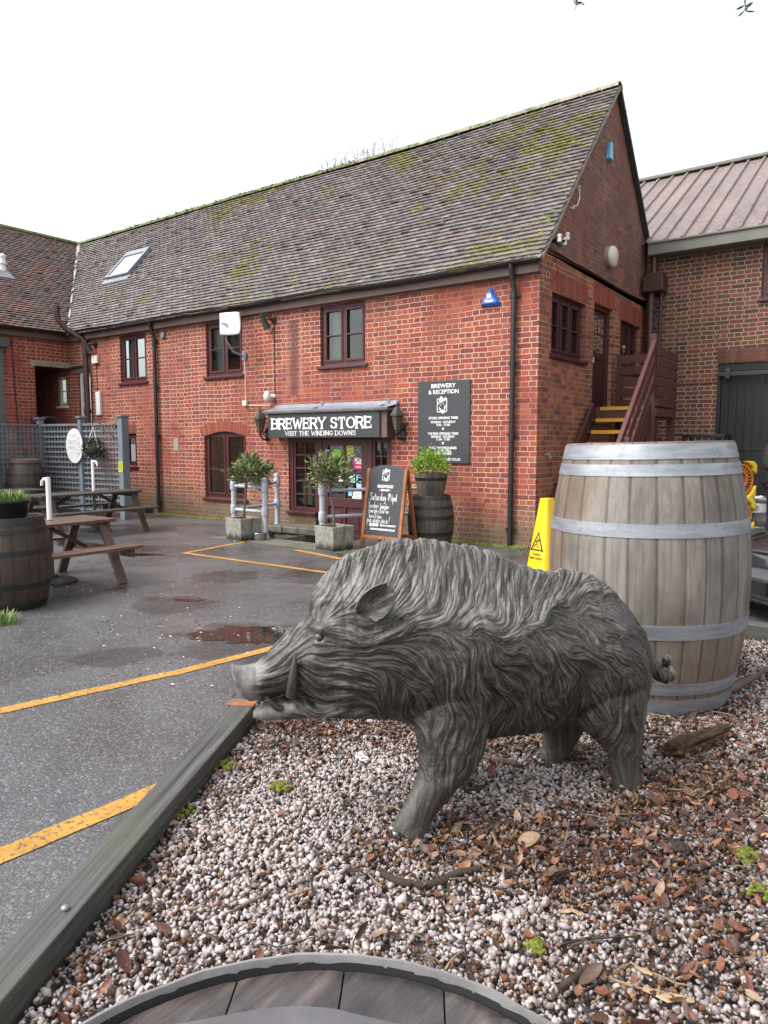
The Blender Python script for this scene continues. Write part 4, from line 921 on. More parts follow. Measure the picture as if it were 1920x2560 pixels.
def star(mb, o, r, ux, uz): 
    ux = Vector(ux); uz = Vector(uz); n = ux.cross(uz); o = Vector(o)
    pts = [o + ux * (math.sin(i * PI / 5) * (r if i % 2 == 0 else r * .42)) + uz * (math.cos(i * PI / 5) * (r if i % 2 == 0 else r * .42)) + n * .002 for i in range(10)]
    mb.add(pts + [o + n * .002], [(i, (i + 1) % 10, 10) for i in range(10)])
# ---- notice board
t_ = thing('notice_board', 'tall dark grey board of opening times fixed to the brick wall', 'sign')
bx0, bx1, bz0, bz1 = -1.98, -1.06, 1.18, 2.42
mb = MB(); mb.b2((bx0, -.026, bz0), (bx1, -.004, bz1)); bd = mb.build('board', M['slate_sign'], t_, bevel=.002)
mb = MB(); cx = (bx0 + bx1) / 2; ux, uz = V(1, 0, 0), V(0, 0, 1)
def ln(s, z, h, w, b=.03): put_text(mb, s, (cx, -.028, z), h * 1.42, ux, uz, fit=w, bold=b * .6 * h)
ln('BREWERY', 2.315, .062, .43); ln('& RECEPTION', 2.225, .062, .53)
emblem(mb, (cx - .02, -.027, 2.06), .27, ux, uz)
ln('STORE OPENING TIMES', 1.845, .036, .52, .05); ln('MONDAY - SATURDAY', 1.785, .034, .44, .05); ln('9.30 - 17.00', 1.742, .034, .24, .05); star(mb, (cx, -.027, 1.7), .027, ux, uz)
ln('TAP BAR OPENING TIMES', 1.61, .036, .54, .05); ln('MONDAY - SATURDAY', 1.565, .034, .42, .05); ln('11.00 - 17.00', 1.523, .034, .24, .05); star(mb, (cx, -.027, 1.483), .027, ux, uz)
ln('FOR ANY ENQUIRIES', 1.395, .036, .48, .05); ln('PLEASE CALL', 1.352, .036, .3, .05); ln('01425 471003', 1.308, .036, .3, .05); ln('RINGWOODBREWERY.CO.UK', 1.222, .036, .62, .05)
mb.build('lettering', M['letter_white'], t_)
mb = MB()
for x in (bx0 + .02, bx1 - .02):
    for z in (bz0 + .02, (bz0 + bz1) / 2, bz1 - .02): mb.sphere((x, -.027, z), .008, 8, 5)
mb.build('screw', M['black_iron'], t_)
# ---- alarm boxes
def alarm_mat(n, a, b):
    t = NT(n); co = t.coord('Object'); t.set(color=t.ramp(t.noise(co, 4, 2), [(.3, a), (.7, b)]), rough=.35); M[n] = t.m
alarm_mat('alarm_blue', (.03, .09, .36), (.05, .15, .48)); alarm_mat('alarm_teal', (.07, .3, .5), (.12, .42, .6))
t_ = thing('alarm_box', 'blue triangular alarm box high on the brick front beside the right downpipe', 'alarm box', (-.745, 0, 3.42))
mb = MB(); tri = [(-.15, 0), (.15, 0), (.165, .03), (.015, .29), (-.015, .29), (-.165, .03)]; s = .72
mb.add([(a, 0, b) for a, b in tri] + [(a * s, -.075, .06 + b * s * .8 - .02) for a, b in tri], [tuple(range(6)), tuple(range(11, 5, -1))] + [(i, i + 6, (i + 1) % 6 + 6, (i + 1) % 6) for i in range(6)])
mb.build('case', M['alarm_blue'], t_, bevel=.01)
mb = MB(); put_text(mb, 'Chubb', (0, -.0775, .062), .055, (1, 0, 0), (0, 0, 1), fit=.135, bold=.002); mb.box((0, -.077, .145), (.062, .002, .062)); mb.build('lettering', M['letter_white'], t_)
mb = MB(); put_text(mb, 'C', (0, -.0785, .124), .062, (1, 0, 0), (0, 0, 1), fit=.04, bold=.003); mb.build('logo', M['alarm_blue'], t_)
t_ = thing('alarm_box', 'pale blue wedge-shaped alarm box near the top of the gable', 'alarm box', (0, 2.47, 6.0))
mb = MB(); tri = [(-.15, 0), (.15, 0), (.06, .42), (-.06, .42)]
tri = [(a * .72, b * .66) for a, b in tri]; mb.add([(0, a, b) for a, b in tri] + [(.06, a * .85, .02 + b * .93) for a, b in tri], [(3, 2, 1, 0), (4, 5, 6, 7)] + [(i, (i + 1) % 4, (i + 1) % 4 + 4, i + 4) for i in range(4)]); mb.build('case', M['alarm_teal'], t_, bevel=.008)
# ---- lanterns either side of the door
def lantern_glass():
    t = NT('lantern_glass'); t.set(color=(.1, .075, .045), rough=.15); M['lantern_glass'] = t.m
lantern_glass()

def lantern(x, label):
    t = thing('wall_lantern', label, 'lantern', (x, 0, 1.63), 0, 'lanterns beside the shop door'); t.scale = (.88, .88, .88)
    mb = MB(); mb.b2((-.05, -.03, -.13), (.05, -.001, .14)); mb.tube([(0, -.03, -.08), (0, -.1, -.1), (0, -.17, -.06), (0, -.2, .01)], [.022, .018, .016, .016], 8); mb.tube([(0, -.03, .08), (0, -.09, .06), (0, -.13, 0)], .014, 8)
    mb.lathe([(.0, -.05), (.012, -.03), (.012, 0), (.035, .02), (.03, .04), (.05, .06)], 6, (0, -.2, 0)); mb.build('bracket', M['black_iron'], t, smooth=40)
    mb = MB(); mb.lathe([(.05, .06), (.105, .31)], 6, (0, -.2, 0)); mb.build('lamp_glass', M['lantern_glass'], t)
    mb = MB()
    for k in range(6):
        a = k * PI / 3; mb.tube([(.052 * math.cos(a), -.2 + .052 * math.sin(a), .06), (.108 * math.cos(a), -.2 + .108 * math.sin(a), .31)], .007, 5)
    mb.lathe([(.105, .3), (.135, .31), (.135, .325), (.09, .4), (.05, .46), (.025, .47), (.03, .49), (.012, .51), (.012, .56), (0, .6)], 6, (0, -.2, 0)); mb.build('lamp_cap', M['verdigris'], t, smooth=30)
lantern(-5.3, 'black lantern on a bracket to the left of the shop sign'); lantern(-2.27, 'black lantern on a bracket between the shop sign and the notice board')
# ---- square dish aerial
t_ = thing('dish_aerial', 'square white dish aerial on a bent bracket beside the upper window', 'aerial', (-5.93, -.02, 3.0))
mb = MB(); n = 8; vs = []
for j in range(n + 1):
    for i in range(n + 1):
        a = -1 + 2 * i / n; b = -1 + 2 * j / n; k = 1 - .07 * (a * a) * (b * b); vs.append((.21 * a * k, -.42 + .05 * (1 - (a * a + b * b) / 2) , .62 + .2 * b * k))
mb.add(vs, [(j * (n + 1) + i, j * (n + 1) + i + 1, (j + 1) * (n + 1) + i + 1, (j + 1) * (n + 1) + i) for j in range(n) for i in range(n)])
ds = mb.build('dish', M['white_plastic'], t_, smooth=60); ds.rotation_euler.z = R(18); md = ds.modifiers.new('s', 'SOLIDIFY'); md.thickness = .015
mb = MB(); mb.tube([(0.02, -.37, .62), (.06, -.5, .62)], [.03, .022], 10); mb.sphere((.065, -.51, .62), .028, 10, 6); mb.build('feed', M['white_plastic'], t_, smooth=60)
mb = MB(); mb.tube([(.0, -.36, .6), (-.03, -.34, .35), (.02, -.22, .15), (.08, -.04, .08)], .02, 8); mb.box((.08, -.01, .08), (.1, .02, .14)); mb.build('bracket', M['lead'], t_, smooth=50)
mb = MB(); mb.tube([(.09, -.005, .05), (.09, -.005, -.76), (.12, -.005, -.82), (.75, -.005, -.84)], .006, 5); mb.box((.09, -.02, -.78), (.09, .04, .09)); mb.build('cable', M['white_plastic'], t_)
# ---- flood lights with cables
def spot(x, z, label, rz, cable):
    t = thing('flood_light', label, 'flood light', (x, 0, z), 0, 'spot lights under the eaves')
    mb = MB(); mb.b2((.02, -.03, -.05), (.12, -.001, .06)); mb.tube([(.07, -.03, 0), (.05, -.12, .02), (-.02, -.16, .0)], .02, 8); mb.build('bracket', M['black_iron'], t, smooth=40)
    m = rotz(rz) @ rotx(R(28)); mb = MB(); mb.lathe([(.0, .1), (.04, .09), (.045, 0), (.062, -.1), (.07, -.17)], 14, (-.03, -.17, 0), m=m); sh = mb.build('lamp_shade', M['verdigris'], t, smooth=50)
    mb = MB(); mb.lathe([(0, -.195), (.045, -.185), (.066, -.165), (.066, -.15)], 14, (-.03, -.17, 0), m=m); mb.build('lamp', M['cream_plastic'], t, smooth=50)
    mb = MB(); mb.tube([(.07, -.008, -.05)] + cable, .006, 5); mb.build('cable', M['cable'], t)
spot(-5.16, 3.66, 'small spot light under the eaves above the dish aerial cable', R(-20), [(.07, -.008, -1.28), (.1, -.008, -1.9)])
spot(-10.75, 3.66, 'small spot light under the eaves beside the brown soil pipe', R(-20), [(.07, -.008, -.2), (.07, -.008, -1.0)])
mb = MB(); mb.b2((-10.78, -.07, 3.25), (-10.56, -.001, 3.43)); mb.b2((-10.69, -.06, 2.1), (-10.53, -.001, 2.62)); o = MB(); o.b2((-10.78, -.07, 3.25), (-10.56, -.001, 3.43))
tag(o.build('junction_box', M['cream_plastic'], bevel=.01), 'small square cream junction box high beside the brown soil pipe', 'junction box')
o = MB(); o.b2((-10.69, -.06, 2.1), (-10.53, -.001, 2.62)); tag(o.build('meter_box', M['white_plastic'], bevel=.01), 'tall narrow white box on the brick wall below the junction box', 'wall box')
o = MB(); o.b2((-8.28, -.05, 3.62), (-8.19, -.001, 3.72)); tag(o.build('sensor_box', M['lead'], bevel=.006), 'tiny grey sensor box under the eaves beside the left downpipe', 'sensor')
# round white lamps
def bulkhead(name, p, n, r, d, label, mat='cream_plastic'):
    u, v, w_ = frame_from_axis(n); m = Matrix((u, v, w_)).transposed(); t = thing(name, label, 'wall lamp', p)
    mb = MB(); mb.lathe([(0, 0), (r * 1.03, 0), (r * 1.03, d * .5)], 24, m=m); mb.build('lamp_base', M['concrete_lintel' if r > .15 else 'white_plastic'], t, smooth=50)
    mb = MB(); mb.lathe([(r, d * .5), (r * .98, d * .8), (r * .85, d * .97), (0, d)], 24, m=m); mb.build('lamp_cover', M[mat], t, smooth=60)
bulkhead('round_lamp', (0.0, 2.6, 4.5 - .03 + .05), (1, 0, 0), .17, .13, 'round cream lamp on the gable above the upper door')
t_ = thing('security_light', 'small oval white lamp on the front wall left of the canopy', 'wall lamp', (-5.12, 0, 2.32))
mb = MB(); mb.sphere((-.06, -.12, 0), (.075, .06, .095), 16, 10, rotz(-.5)); mb.build('lamp_cover', M['white_plastic'], t_, smooth=60)
mb = MB(); mb.tube([(-.03, -.08, 0), (.03, -.001, 0)], .035, 10); mb.build('lamp_base', M['white_plastic'], t_, smooth=60)
# insulators and wires on the gable corner
t_ = thing('wire_bracket', 'iron wire bracket with white insulators on the gable just above the gutter end', 'bracket', (0, .52, 4.3))
mb = MB(); mb.bar((0.01, -.14, 0), (.14, -.22, 0), .03, .03); mb.bar((.0, -.16, .0), (.0, .2, 0.02), .03, .03); mb.bar((.12, .02, .02), (0, .02, .02), .03, .03); mb.build('arm', M['black_iron'], t_, bevel=.003)
for p in ((.14, -.22, .0), (.12, .1, .1), (.1, .05, .02)):
    mb = MB(); mb.lathe([(0, -.05), (.03, -.05), (.035, -.01), (.022, 0), (.034, .02), (.03, .05), (0, .06)], 12, p); mb.build('insulator', M['white_plastic'], t_, smooth=50)
mb = MB(); mb.tube([(.13, -.2, .0), (.06, -.2, -.2), (.05, -.05, -.38), (.02, .0, -.45), (.02, -.2, -.55)], .005, 4); mb.build('wire', M['cable'], t_)
t_ = thing('wire_hook', 'small white hook with a looped wire on the gable by the roof edge', 'hook', (0.0, 1.1, 5.12))
mb = MB(); mb.tube([(0, .12, .12), (.05, .12, .14)], .016, 6); mb.tube([(0, -.1, -.22), (.05, -.1, -.22)], .02, 6); mb.tube([(.04, .12, .12), (.04, .13, -.02), (.04, .05, -.15), (.04, -.1, -.2)], .008, 5); mb.build('wire', M['white_plastic'], t_)
mb = MB(); mb.tube([(0, .0, 0), (.07, 0, 0)], .018, 8); mb.tube([(.07, 0, .015), (.09, 0, -.05)], .014, 8); mb.box((.07, 0, .03), (.02, .06, .014))
o = mb.build('tap', M['lead'], smooth=50, loc=(0.0, .28, 1.32)); tag(o, 'small outdoor tap on the lower corner of the gable wall', 'tap')
# flat grey patch plate on the wall left of the lower window
mb = MB(); mb.b2((-8.02, -.01, 1.32), (-7.86, 0.0, 1.58)); tag(mb.build('wall_patch', M['concrete_lintel'], bevel=.003), 'pale rectangular cement patch on the brick left of the arched window', 'wall patch')
# ================================================================ things standing in the yard
def atd(px, py, D):
    d = ray(px, py); return CAM + d * (D / d.dot(_fh))
mat_wood('oak_grey', (.125, .11, .096), (.27, .243, .222), .75, 'Z', 1.0, 26, .35, stain=(.15, .085, .045))
mat_wood('oak_dark', (.025, .016, .012), (.085, .05, .035), .6, 'Z', 1.0, 40, .4)
mat_wood('oak_mossy', (.03, .027, .02), (.12, .1, .07), .8, 'Z', 1.0, 34, .4)
mat_wood('bench_dark', (.028, .02, .017), (.1, .078, .068), .5, 'Y', 1.0, 40, .4)
mat_wood('bench_brown', (.06, .03, .02), (.2, .125, .095), .45, 'Y', 1.0, 40, .4)
mat_wood('bench_leg', (.05, .024, .016), (.15, .08, .055), .6, 'Z', 1.0, 40, .3)
mat_wood('tub_wood', (.05, .042, .03), (.2, .165, .115), .85, 'Z', 1.0, 34, .5)
mat_wood('orange_wood', (.2, .06, .016), (.42, .17, .06), .5, 'Z', 1.0, 40, .3)
def galv():
    t = NT('galvanised'); co = t.coord('Object'); f = t.noise(co, 14, 5, .7); g = t.noise(t.mapping(co, (1, 1, 6)), 5, 4, .6)
    c = t.ramp(g, [(.3, (.2, .215, .24)), (.6, (.31, .325, .35)), (.8, (.4, .41, .42))]); c = t.mix(c, (.13, .12, .12), t.ramp(f, [(.55, 0), (.75, .6)]))
    t.set(color=c, metal=.55, rough=t.math('MULTIPLY_ADD', f, .35, .32), normal=t.bump(f, .15, .004)); M['galvanised'] = t.m
galv(); mat_plain('hoop_dark', (.022, .021, .022), .5, .35, var=.4, scale=10, bump=.2); mat_plain('hoop_grey', (.06, .062, .07), .5, .4, var=.3, scale=10, bump=.2)
def stave_mat(src, name):
    """wood whose tone differs stave by stave (the 'col' attribute)"""
    m = M[src].copy(); m.name = name; nt = m.node_tree; b = next(n for n in nt.nodes if n.type == 'BSDF_PRINCIPLED'); L = b.inputs['Base Color'].links[0]
    at_ = nt.nodes.new('ShaderNodeAttribute'); at_.attribute_name = 'col'; mx = nt.nodes.new('ShaderNodeMix'); mx.data_type = 'RGBA'; mx.blend_type = 'MULTIPLY'; mx.inputs[0].default_value = 1
    nt.links.new(L.from_socket, mx.inputs[6]); nt.links.new(at_.outputs['Color'], mx.inputs[7]); nt.links.new(mx.outputs[2], b.inputs['Base Color']); M[name] = m
for s in ('oak_grey', 'oak_dark', 'oak_mossy', 'tub_wood'): stave_mat(s, s + '_stave')
def barrel(name, label, loc, H, Rm, Re, hoops, wood, hoop, ns=22, lean=None, rz=0, chime=.035, group=None, power=2.0, rivets=None, head='oak_dark'):
    t = thing(name, label, 'barrel', loc, rz, group)
    if lean: t.rotation_euler.x, t.rotation_euler.y = lean
    rad = lambda z: Re + (Rm - Re) * (1 - abs(2 * z / H - 1) ** power)
    mb = MB(); rs = np.random.default_rng(int(H * 1000 + Rm * 777)); seg = 10; nz = 22; ang = 0; widths = rs.uniform(.75, 1.3, ns); widths *= 2 * PI / widths.sum()
    for k in range(ns):
        a0, a1 = ang, ang + widths[k]; ang = a1; c = float(rs.uniform(.85, 1.08)); col = (c, c * float(rs.uniform(.96, 1.02)), c * float(rs.uniform(.94, 1.03)), 1); vs = []; seam = tuple(q * .42 for q in col[:3]) + (1,)
        for i in range(nz + 1):
            z = H * i / nz; r = rad(z)
            for j in range(seg + 1):
                a = a0 + (a1 - a0) * j / seg; g = .003 if j in (0, seg) else 0; vs.append(((r - g) * math.cos(a), (r - g) * math.sin(a), z))
        top = len(vs)
        for j in range(seg + 1): a = a0 + (a1 - a0) * j / seg; vs.append(((rad(H) - .028) * math.cos(a), (rad(H) - .028) * math.sin(a), H - .002))
        for j in range(seg + 1): a = a0 + (a1 - a0) * j / seg; vs.append(((rad(H) - .03) * math.cos(a), (rad(H) - .03) * math.sin(a), H - chime - .03))
        fs = [(i * (seg + 1) + j, i * (seg + 1) + j + 1, (i + 1) * (seg + 1) + j + 1, (i + 1) * (seg + 1) + j) for i in range(nz) for j in range(seg)]
        fs += [(nz * (seg + 1) + j, nz * (seg + 1) + j + 1, top + j + 1, top + j) for j in range(seg)] + [(top + j, top + j + 1, top + seg + 2 + j, top + seg + 1 + j) for j in range(seg)]
        mb.add(vs, fs, col); m_ = len(vs)
        for q in range(m_):
            if q % (seg + 1) in (0, seg): mb.c[len(mb.v) - m_ + q] = seam  # stave edges darkened: shade of the gaps painted into the colour
    mb.build('staves', M[wood + '_stave'], t, smooth=35)
    mb = MB(); n = 7; Rh = rad(H) - .031
    for k in range(n):      # head boards, cut to the circle
        x0, x1 = -Rh + 2 * Rh * k / n + .002, -Rh + 2 * Rh * (k + 1) / n - .002; pts = []
        for q in range(9):
            x = x0 + (x1 - x0) * q / 8; pts.append((x, math.sqrt(max(0, Rh * Rh - x * x))))
        poly = [(x, -y) for x, y in pts] + [(x, y) for x, y in reversed(pts)]; mb.prism(poly, .02, (0, 0, H - chime - .02), (1, 0, 0), (0, 1, 0))
    mb.build('head', M[head], t, bevel=.003)
    for z0, z1 in hoops:
        mb = MB(); pr = []
        for i in range(5):
            z = z0 + (z1 - z0) * i / 4; pr.append((rad(min(H, z)) + .004, z))
        mb.lathe(pr + [(r - .006, z) for r, z in reversed(pr)], 64, close=True)
        if rivets is not None and z0 < .01:
            zc = (z0 + z1) / 2
            for a in (rivets, rivets + .11): mb.sphere(((rad(zc) + .005) * math.cos(a), (rad(zc) + .005) * math.sin(a), zc), .008, 8, 5)
        mb.build('hoop', M[hoop], t, smooth=35)
    return t
# the big butt behind the boar
GZ0 = .12
bc = atd(1612, 1700, 4.0); HB_ = 1.385
def hz(py): return atd(1620, py, 3.52).z - GZ0
hoops = [(hz(b), hz(a)) for a, b in ((1107, 1146), (1159, 1189), (1308, 1343), (1560, 1597), (1712, 1742))] + [(0.002, hz(1756))]
barrel('large_barrel', 'very large weathered grey barrel with galvanised hoops behind the boar statue', (bc.x, bc.y, GZ0 - .005), HB_, .527, .43, [(a + .0, min(HB_ - .002, b)) for a, b in hoops], 'oak_grey', 'galvanised', 26, lean=(0, R(-1.2)), rz=.4, rivets=R(-128) - .4)
# barrel at the left edge with a black bowl on it
lb = atd(26, 1480, 6.55); barrel('dark_barrel', 'dark brown barrel at the left edge carrying a bowl of grass', (lb.x, lb.y, 0), .83, .36, .295, [(.0, .07), (.2, .245), (.5, .545), (.69, .73), (.765, .828)], 'oak_dark', 'hoop_dark', 20)
bb = atd(70, 1285, 14.6); barrel('dark_barrel', 'tall dark barrel in the corner in front of the trellis, a lid on its top', (bb.x, bb.y, 0), 1.08, .4, .28, [(.0, .09), (.3, .36), (.62, .67), (.83, .87)], 'oak_dark', 'hoop_dark', 20)
t_ = thing('barrel_lid', 'round brown lid with a twig on it lying on the tall dark barrel', 'lid', (bb.x, bb.y, 1.08))
mb = MB(); mb.lathe([(0, 0), (.3, 0), (.29, .07), (.22, .085), (0, .09)], 24); mb.build('disc', mat_plain('rust_brown', (.1, .06, .05), .7, var=.3), t_, smooth=40)
mb = MB(); mb.tube([(-.12, .05, .09), (0, 0, .12), (.06, -.02, .3)], .008, 5); mb.build('twig', M['cable'], t_)
pb = (-1.31, -.68); barrel('dark_barrel', 'weathered dark barrel by the wall under the wooden tub of box shrub', (pb[0], pb[1], 0), .745, .335, .27, [(.0, .06), (.18, .23), (.41, .46), (.56, .6), (.69, .742)], 'oak_mossy', 'hoop_dark', 20, rz=1.2)
mat_plain('rim_metal', (.2, .19, .19), .35, .1, var=.5, scale=14, bump=.3)
# foreground barrel top, wet
fz = .98; fp = at(812, 2386, z=fz); fr_ = .292; fc = Vector((fp.x, fp.y, 0)) - _fh * fr_
fb = thing('wet_barrel', 'upright barrel in the near foreground with a wet dark lid inside a thin iron rim', 'barrel', (fc.x, fc.y, GZ0 - .01))
FH = fz - GZ0 + .01
mb = MB(); pr = [(.25, 0), (.32, FH * .3), (.345, FH * .5), (.325, FH * .75), (.2905, FH - .022)]; mb.lathe(pr, 60); mb.build('staves', M['oak_dark'], fb, smooth=50)
mb = MB(); nseg = 120; vs = []
for i in range(nseg):
    a = 2 * PI * i / nseg; w = .002 * mnoise.noise(Vector((math.cos(a) * 9, math.sin(a) * 9, 2))); z = .002 * mnoise.noise(Vector((math.cos(a) * 7, math.sin(a) * 7, 5)))
    for r, h in ((.2925 + w, -.03), (.2945 + w, -.003), (.2935 + w, z + .001), (.2905 + w, z + .001), (.2895 + w, -.003), (.289, -.008)): vs.append((r * math.cos(a), r * math.sin(a), FH + h))
mb.add(vs, [(i * 6 + k, ((i + 1) % nseg) * 6 + k, ((i + 1) % nseg) * 6 + k + 1, i * 6 + k + 1) for i in range(nseg) for k in range(5)]); mb.build('rim', M['rim_metal'], fb, smooth=60)
mb = MB(); mb.lathe([(.2893, FH - .006), (.287, FH - .022)], 60); mb.build('chime', M['charcoal_door'], fb, smooth=60)  # wet black wood; the near-black also paints in the shadow gap under the rim
def wetwood():
    t = NT('wet_wood'); co = t.coord('Object'); g = t.noise(t.mapping(co, (30, 5, 30)), 1.6, 6, .65, .3); b = t.noise(co, 5, 4, .6); s = t.noise(co, 26, 3)
    c = t.ramp(g, [(.3, (.02, .017, .0165)), (.5, (.06, .048, .045)), (.68, (.13, .1, .092))]); c = t.mix(c, (.018, .016, .018), t.ramp(b, [(.45, 0), (.68, .8)])); c = t.mix(c, (.012, .01, .01), t.ramp(s, [(.6, 0), (.72, .8)]))
    t.set(color=c, rough=t.math('MULTIPLY_ADD', t.ramp(b, [(.4, 0), (.6, 1)]), -.28, .42), normal=t.bump(g, .55, .004), spec=.7); M['wet_wood'] = t.m
wetwood()
mb = MB(); rs = random.Random(3); Rh = .2865; ax = rotz(YAW + R(-3)); nb = 6; cuts = [-Rh, -.2, -.1, .005, .105, .2, Rh]
for k in range(nb):
    x0, x1 = cuts[k] + .0009, cuts[k + 1] - .0009; n = 12; rows = []
    for q in range(n + 1):
        x = x0 + (x1 - x0) * q / n; y = math.sqrt(max(0, Rh * Rh - x * x)); rows.append((x, y))
    vs = []
    for x, y in rows:
        for j in range(13):
            yy = -y + 2 * y * j / 12; e = -.0012 if x in (rows[0][0], rows[-1][0]) else 0; zz = FH - .0135 + e + .0016 * mnoise.noise(Vector((x * 20, yy * 4, k))); p = ax @ Vector((x, yy, 0)); vs.append((p.x, p.y, zz))
    mb.add(vs, [(i * 13 + j, (i + 1) * 13 + j, (i + 1) * 13 + j + 1, i * 13 + j + 1) for i in range(n) for j in range(12)])
hd = mb.build('head', M['wet_wood'], fb, smooth=50)
mb = MB(); mb.lathe([(0, FH - .0225), (Rh, FH - .0225)], 48); mb.build('head_back', M['room_dark'], fb)
mb = MB()     # rain water lying in the near half of the lid
vs = [(0, 0)]; nn = 60; pc = ax @ Vector((0, -.08, 0)); vs = [(0, 0, FH - .0113)]
for i in range(nn):
    a = 2 * PI * i / nn; r = .237 * (1 + .08 * mnoise.noise(Vector((math.cos(a) * 2.2, math.sin(a) * 2.2, 8)))); q = ax @ Vector((r * 1.25 * math.cos(a), r * math.sin(a), 0)); l = math.hypot(q.x, q.y); q = q * min(1, .278 / l); vs.append((q.x, q.y, FH - .0113))
mb.add(vs, [(0, i, i % nn + 1) for i in range(1, nn + 1)]); t = NT('rain_film'); co_ = t.coord('Object'); t.set(color=t.ramp(t.noise(co_, 9, 4, .6), [(.3, (.06, .055, .058)), (.7, (.13, .122, .13))]), rough=.1, spec=.7, normal=t.bump(t.noise(co_, 30, 2), .08, .004)); M['rain_film'] = t.m; mb.build('rain_water', M['rain_film'], fb)  # grey base colour stands in for the sky reflected in the water

# ---------------------------------------------------------------- leaves
def leaf_mat(name, cols, rough=.45, trans=.0):
    t = NT(name); at_ = t.n('ShaderNodeAttribute', attribute_name='col'); sp = t.n('ShaderNodeSeparateColor'); t.t.links.new(at_.outputs['Color'], sp.inputs[0])
    n = len(cols); c = t.ramp(sp.outputs[0], [(i / (n - 1), c) for i, c in enumerate(cols)])
    t.set(color=c, rough=rough, spec=.4); M[name] = t.m
leaf_mat('leaf_laurel', [(.04, .075, .03), (.08, .13, .05), (.14, .19, .075), (.22, .25, .1), (.3, .28, .1), (.2, .1, .05)])
leaf_mat('leaf_box', [(.04, .085, .006), (.1, .19, .012), (.17, .29, .02), (.26, .38, .035), (.34, .42, .06)])
leaf_mat('leaf_grass', [(.05, .1, .02), (.12, .22, .04), (.22, .32, .08), (.3, .3, .14)])
leaf_mat('leaf_dark', [(.008, .014, .007), (.02, .035, .016), (.05, .07, .03), (.16, .18, .12)])
def leaf(mb, p, d, L, w, col, fold=.25, up=None):
    d = Vector(d).normalized(); u, v, _ = frame_from_axis(d)
    a = random.uniform(0, 2 * PI) if up is None else up; s = u * math.cos(a) + v * math.sin(a); n = d.cross(s); p = Vector(p)
    vs = [p, p + d * L * .3 + s * w * .42 + n * w * fold, p + d * L * .65 + s * w * .46 + n * w * fold, p + d * L, p + d * L * .65 - s * w * .46 + n * w * fold, p + d * L * .3 - s * w * .42 + n * w * fold, p + d * L * .33, p + d * L * .66]
    mb.add(vs, [(0, 1, 6), (1, 2, 7, 6), (2, 3, 7), (3, 4, 7), (4, 5, 6, 7), (5, 0, 6)], (col, col, col, 1))
def concrete_planter_mat():
    t = NT('planter'); co = t.coord('Object'); sx = t.n('ShaderNodeSeparateXYZ'); t.t.links.new(co, sx.inputs[0]); f = t.noise(co, 18, 5, .7); b = t.noise(t.mapping(co, (6, 6, 1)), 1.5, 4, .65)
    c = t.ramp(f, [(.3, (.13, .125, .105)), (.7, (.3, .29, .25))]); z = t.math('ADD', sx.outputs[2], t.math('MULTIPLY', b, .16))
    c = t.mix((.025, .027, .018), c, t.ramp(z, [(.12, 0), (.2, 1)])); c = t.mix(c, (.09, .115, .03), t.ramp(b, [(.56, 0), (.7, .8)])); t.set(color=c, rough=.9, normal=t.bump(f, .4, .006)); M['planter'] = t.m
concrete_planter_mat(); mat_plain('soil', (.025, .02, .015), .95, bump=.8, bscale=50); mat_wood('bark', (.05, .04, .032), (.15, .12, .1), .85, 'Z', 1, 40, .5)
def bay_tree(label, loc, rz, lean, hs, cr, seed, n=520, cx=0.0):
    random.seed(seed); t = thing('potted_tree', label, 'potted tree', loc, rz, 'bay trees in concrete planters'); S, Hh = .4, .34
    mb = MB(); o = S / 2; th = .03
    out = [(-o, -o), (o, -o), (o, o), (-o, o)]; i_ = o - th; inn = [(-i_, -i_), (i_, -i_), (i_, i_), (-i_, i_)]; b = .93
    vs = [(x * b, y * b, 0) for x, y in out] + [(x, y, Hh) for x, y in out] + [(x, y, Hh) for x, y in inn] + [(x, y, Hh - .06) for x, y in inn]
    fs = [(3, 2, 1, 0)] + [(k, (k + 1) % 4, (k + 1) % 4 + 4, k + 4) for k in range(4)] + [(k + 4, (k + 1) % 4 + 4, (k + 1) % 4 + 8, k + 8) for k in range(4)] + [(k + 8, (k + 1) % 4 + 8, (k + 1) % 4 + 12, k + 12) for k in range(4)]
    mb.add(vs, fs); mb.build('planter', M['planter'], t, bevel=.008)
    mb = MB(); mb.quad((-i_, -i_, Hh - .05), (i_, -i_, Hh - .05), (i_, i_, Hh - .05), (-i_, i_, Hh - .05)); mb.build('soil', M['soil'], t)
    top = V(lean[0], lean[1], hs); mb = MB(); pts = [V(0, 0, Hh - .06), V(lean[0] * .3 + .015, lean[1] * .3, Hh + (hs - Hh) * .4), V(lean[0] * .7 - .01, lean[1] * .7, Hh + (hs - Hh) * .75), top]
    mb.tube(pts, [.02, .017, .016, .014], 7); tips = []
    for k in range(26):
        a = random.uniform(0, 2 * PI); e = random.uniform(-.5, 1.35); L = cr * random.uniform(.5, .88); d = V(math.cos(a) * math.cos(e), math.sin(a) * math.cos(e), math.sin(e) * .8); p0 = top + V(0, 0, random.uniform(-.05, .12)); p1 = p0 + d * L * .5 + V(0, 0, .03); p2 = p0 + d * L
        mb.tube([p0, p1, p2], [.008, .006, .004], 4, False); tips += [p0.lerp(p1, .7), p1, p1.lerp(p2, .5), p2, p2]
    mb.build('trunk', M['bark'], t, smooth=60); mb = MB()
    for k in range(n):
        p = random.choice(tips) + V(random.gauss(0, .045), random.gauss(0, .045), random.gauss(0, .04)); d = (p - top - V(0, 0, .02)).normalized() + V(random.gauss(0, .5), random.gauss(0, .5), random.gauss(.25, .45))
        c = min(1, max(0, random.gauss(.42, .2))) if random.random() > .06 else random.uniform(.8, 1); leaf(mb, p, d, random.uniform(.07, .11), random.uniform(.022, .034), c)
    mb.build('crown', M['leaf_laurel'], t); return t
p1 = at(587, 1354, z=0); p2 = at(822, 1381, z=0)
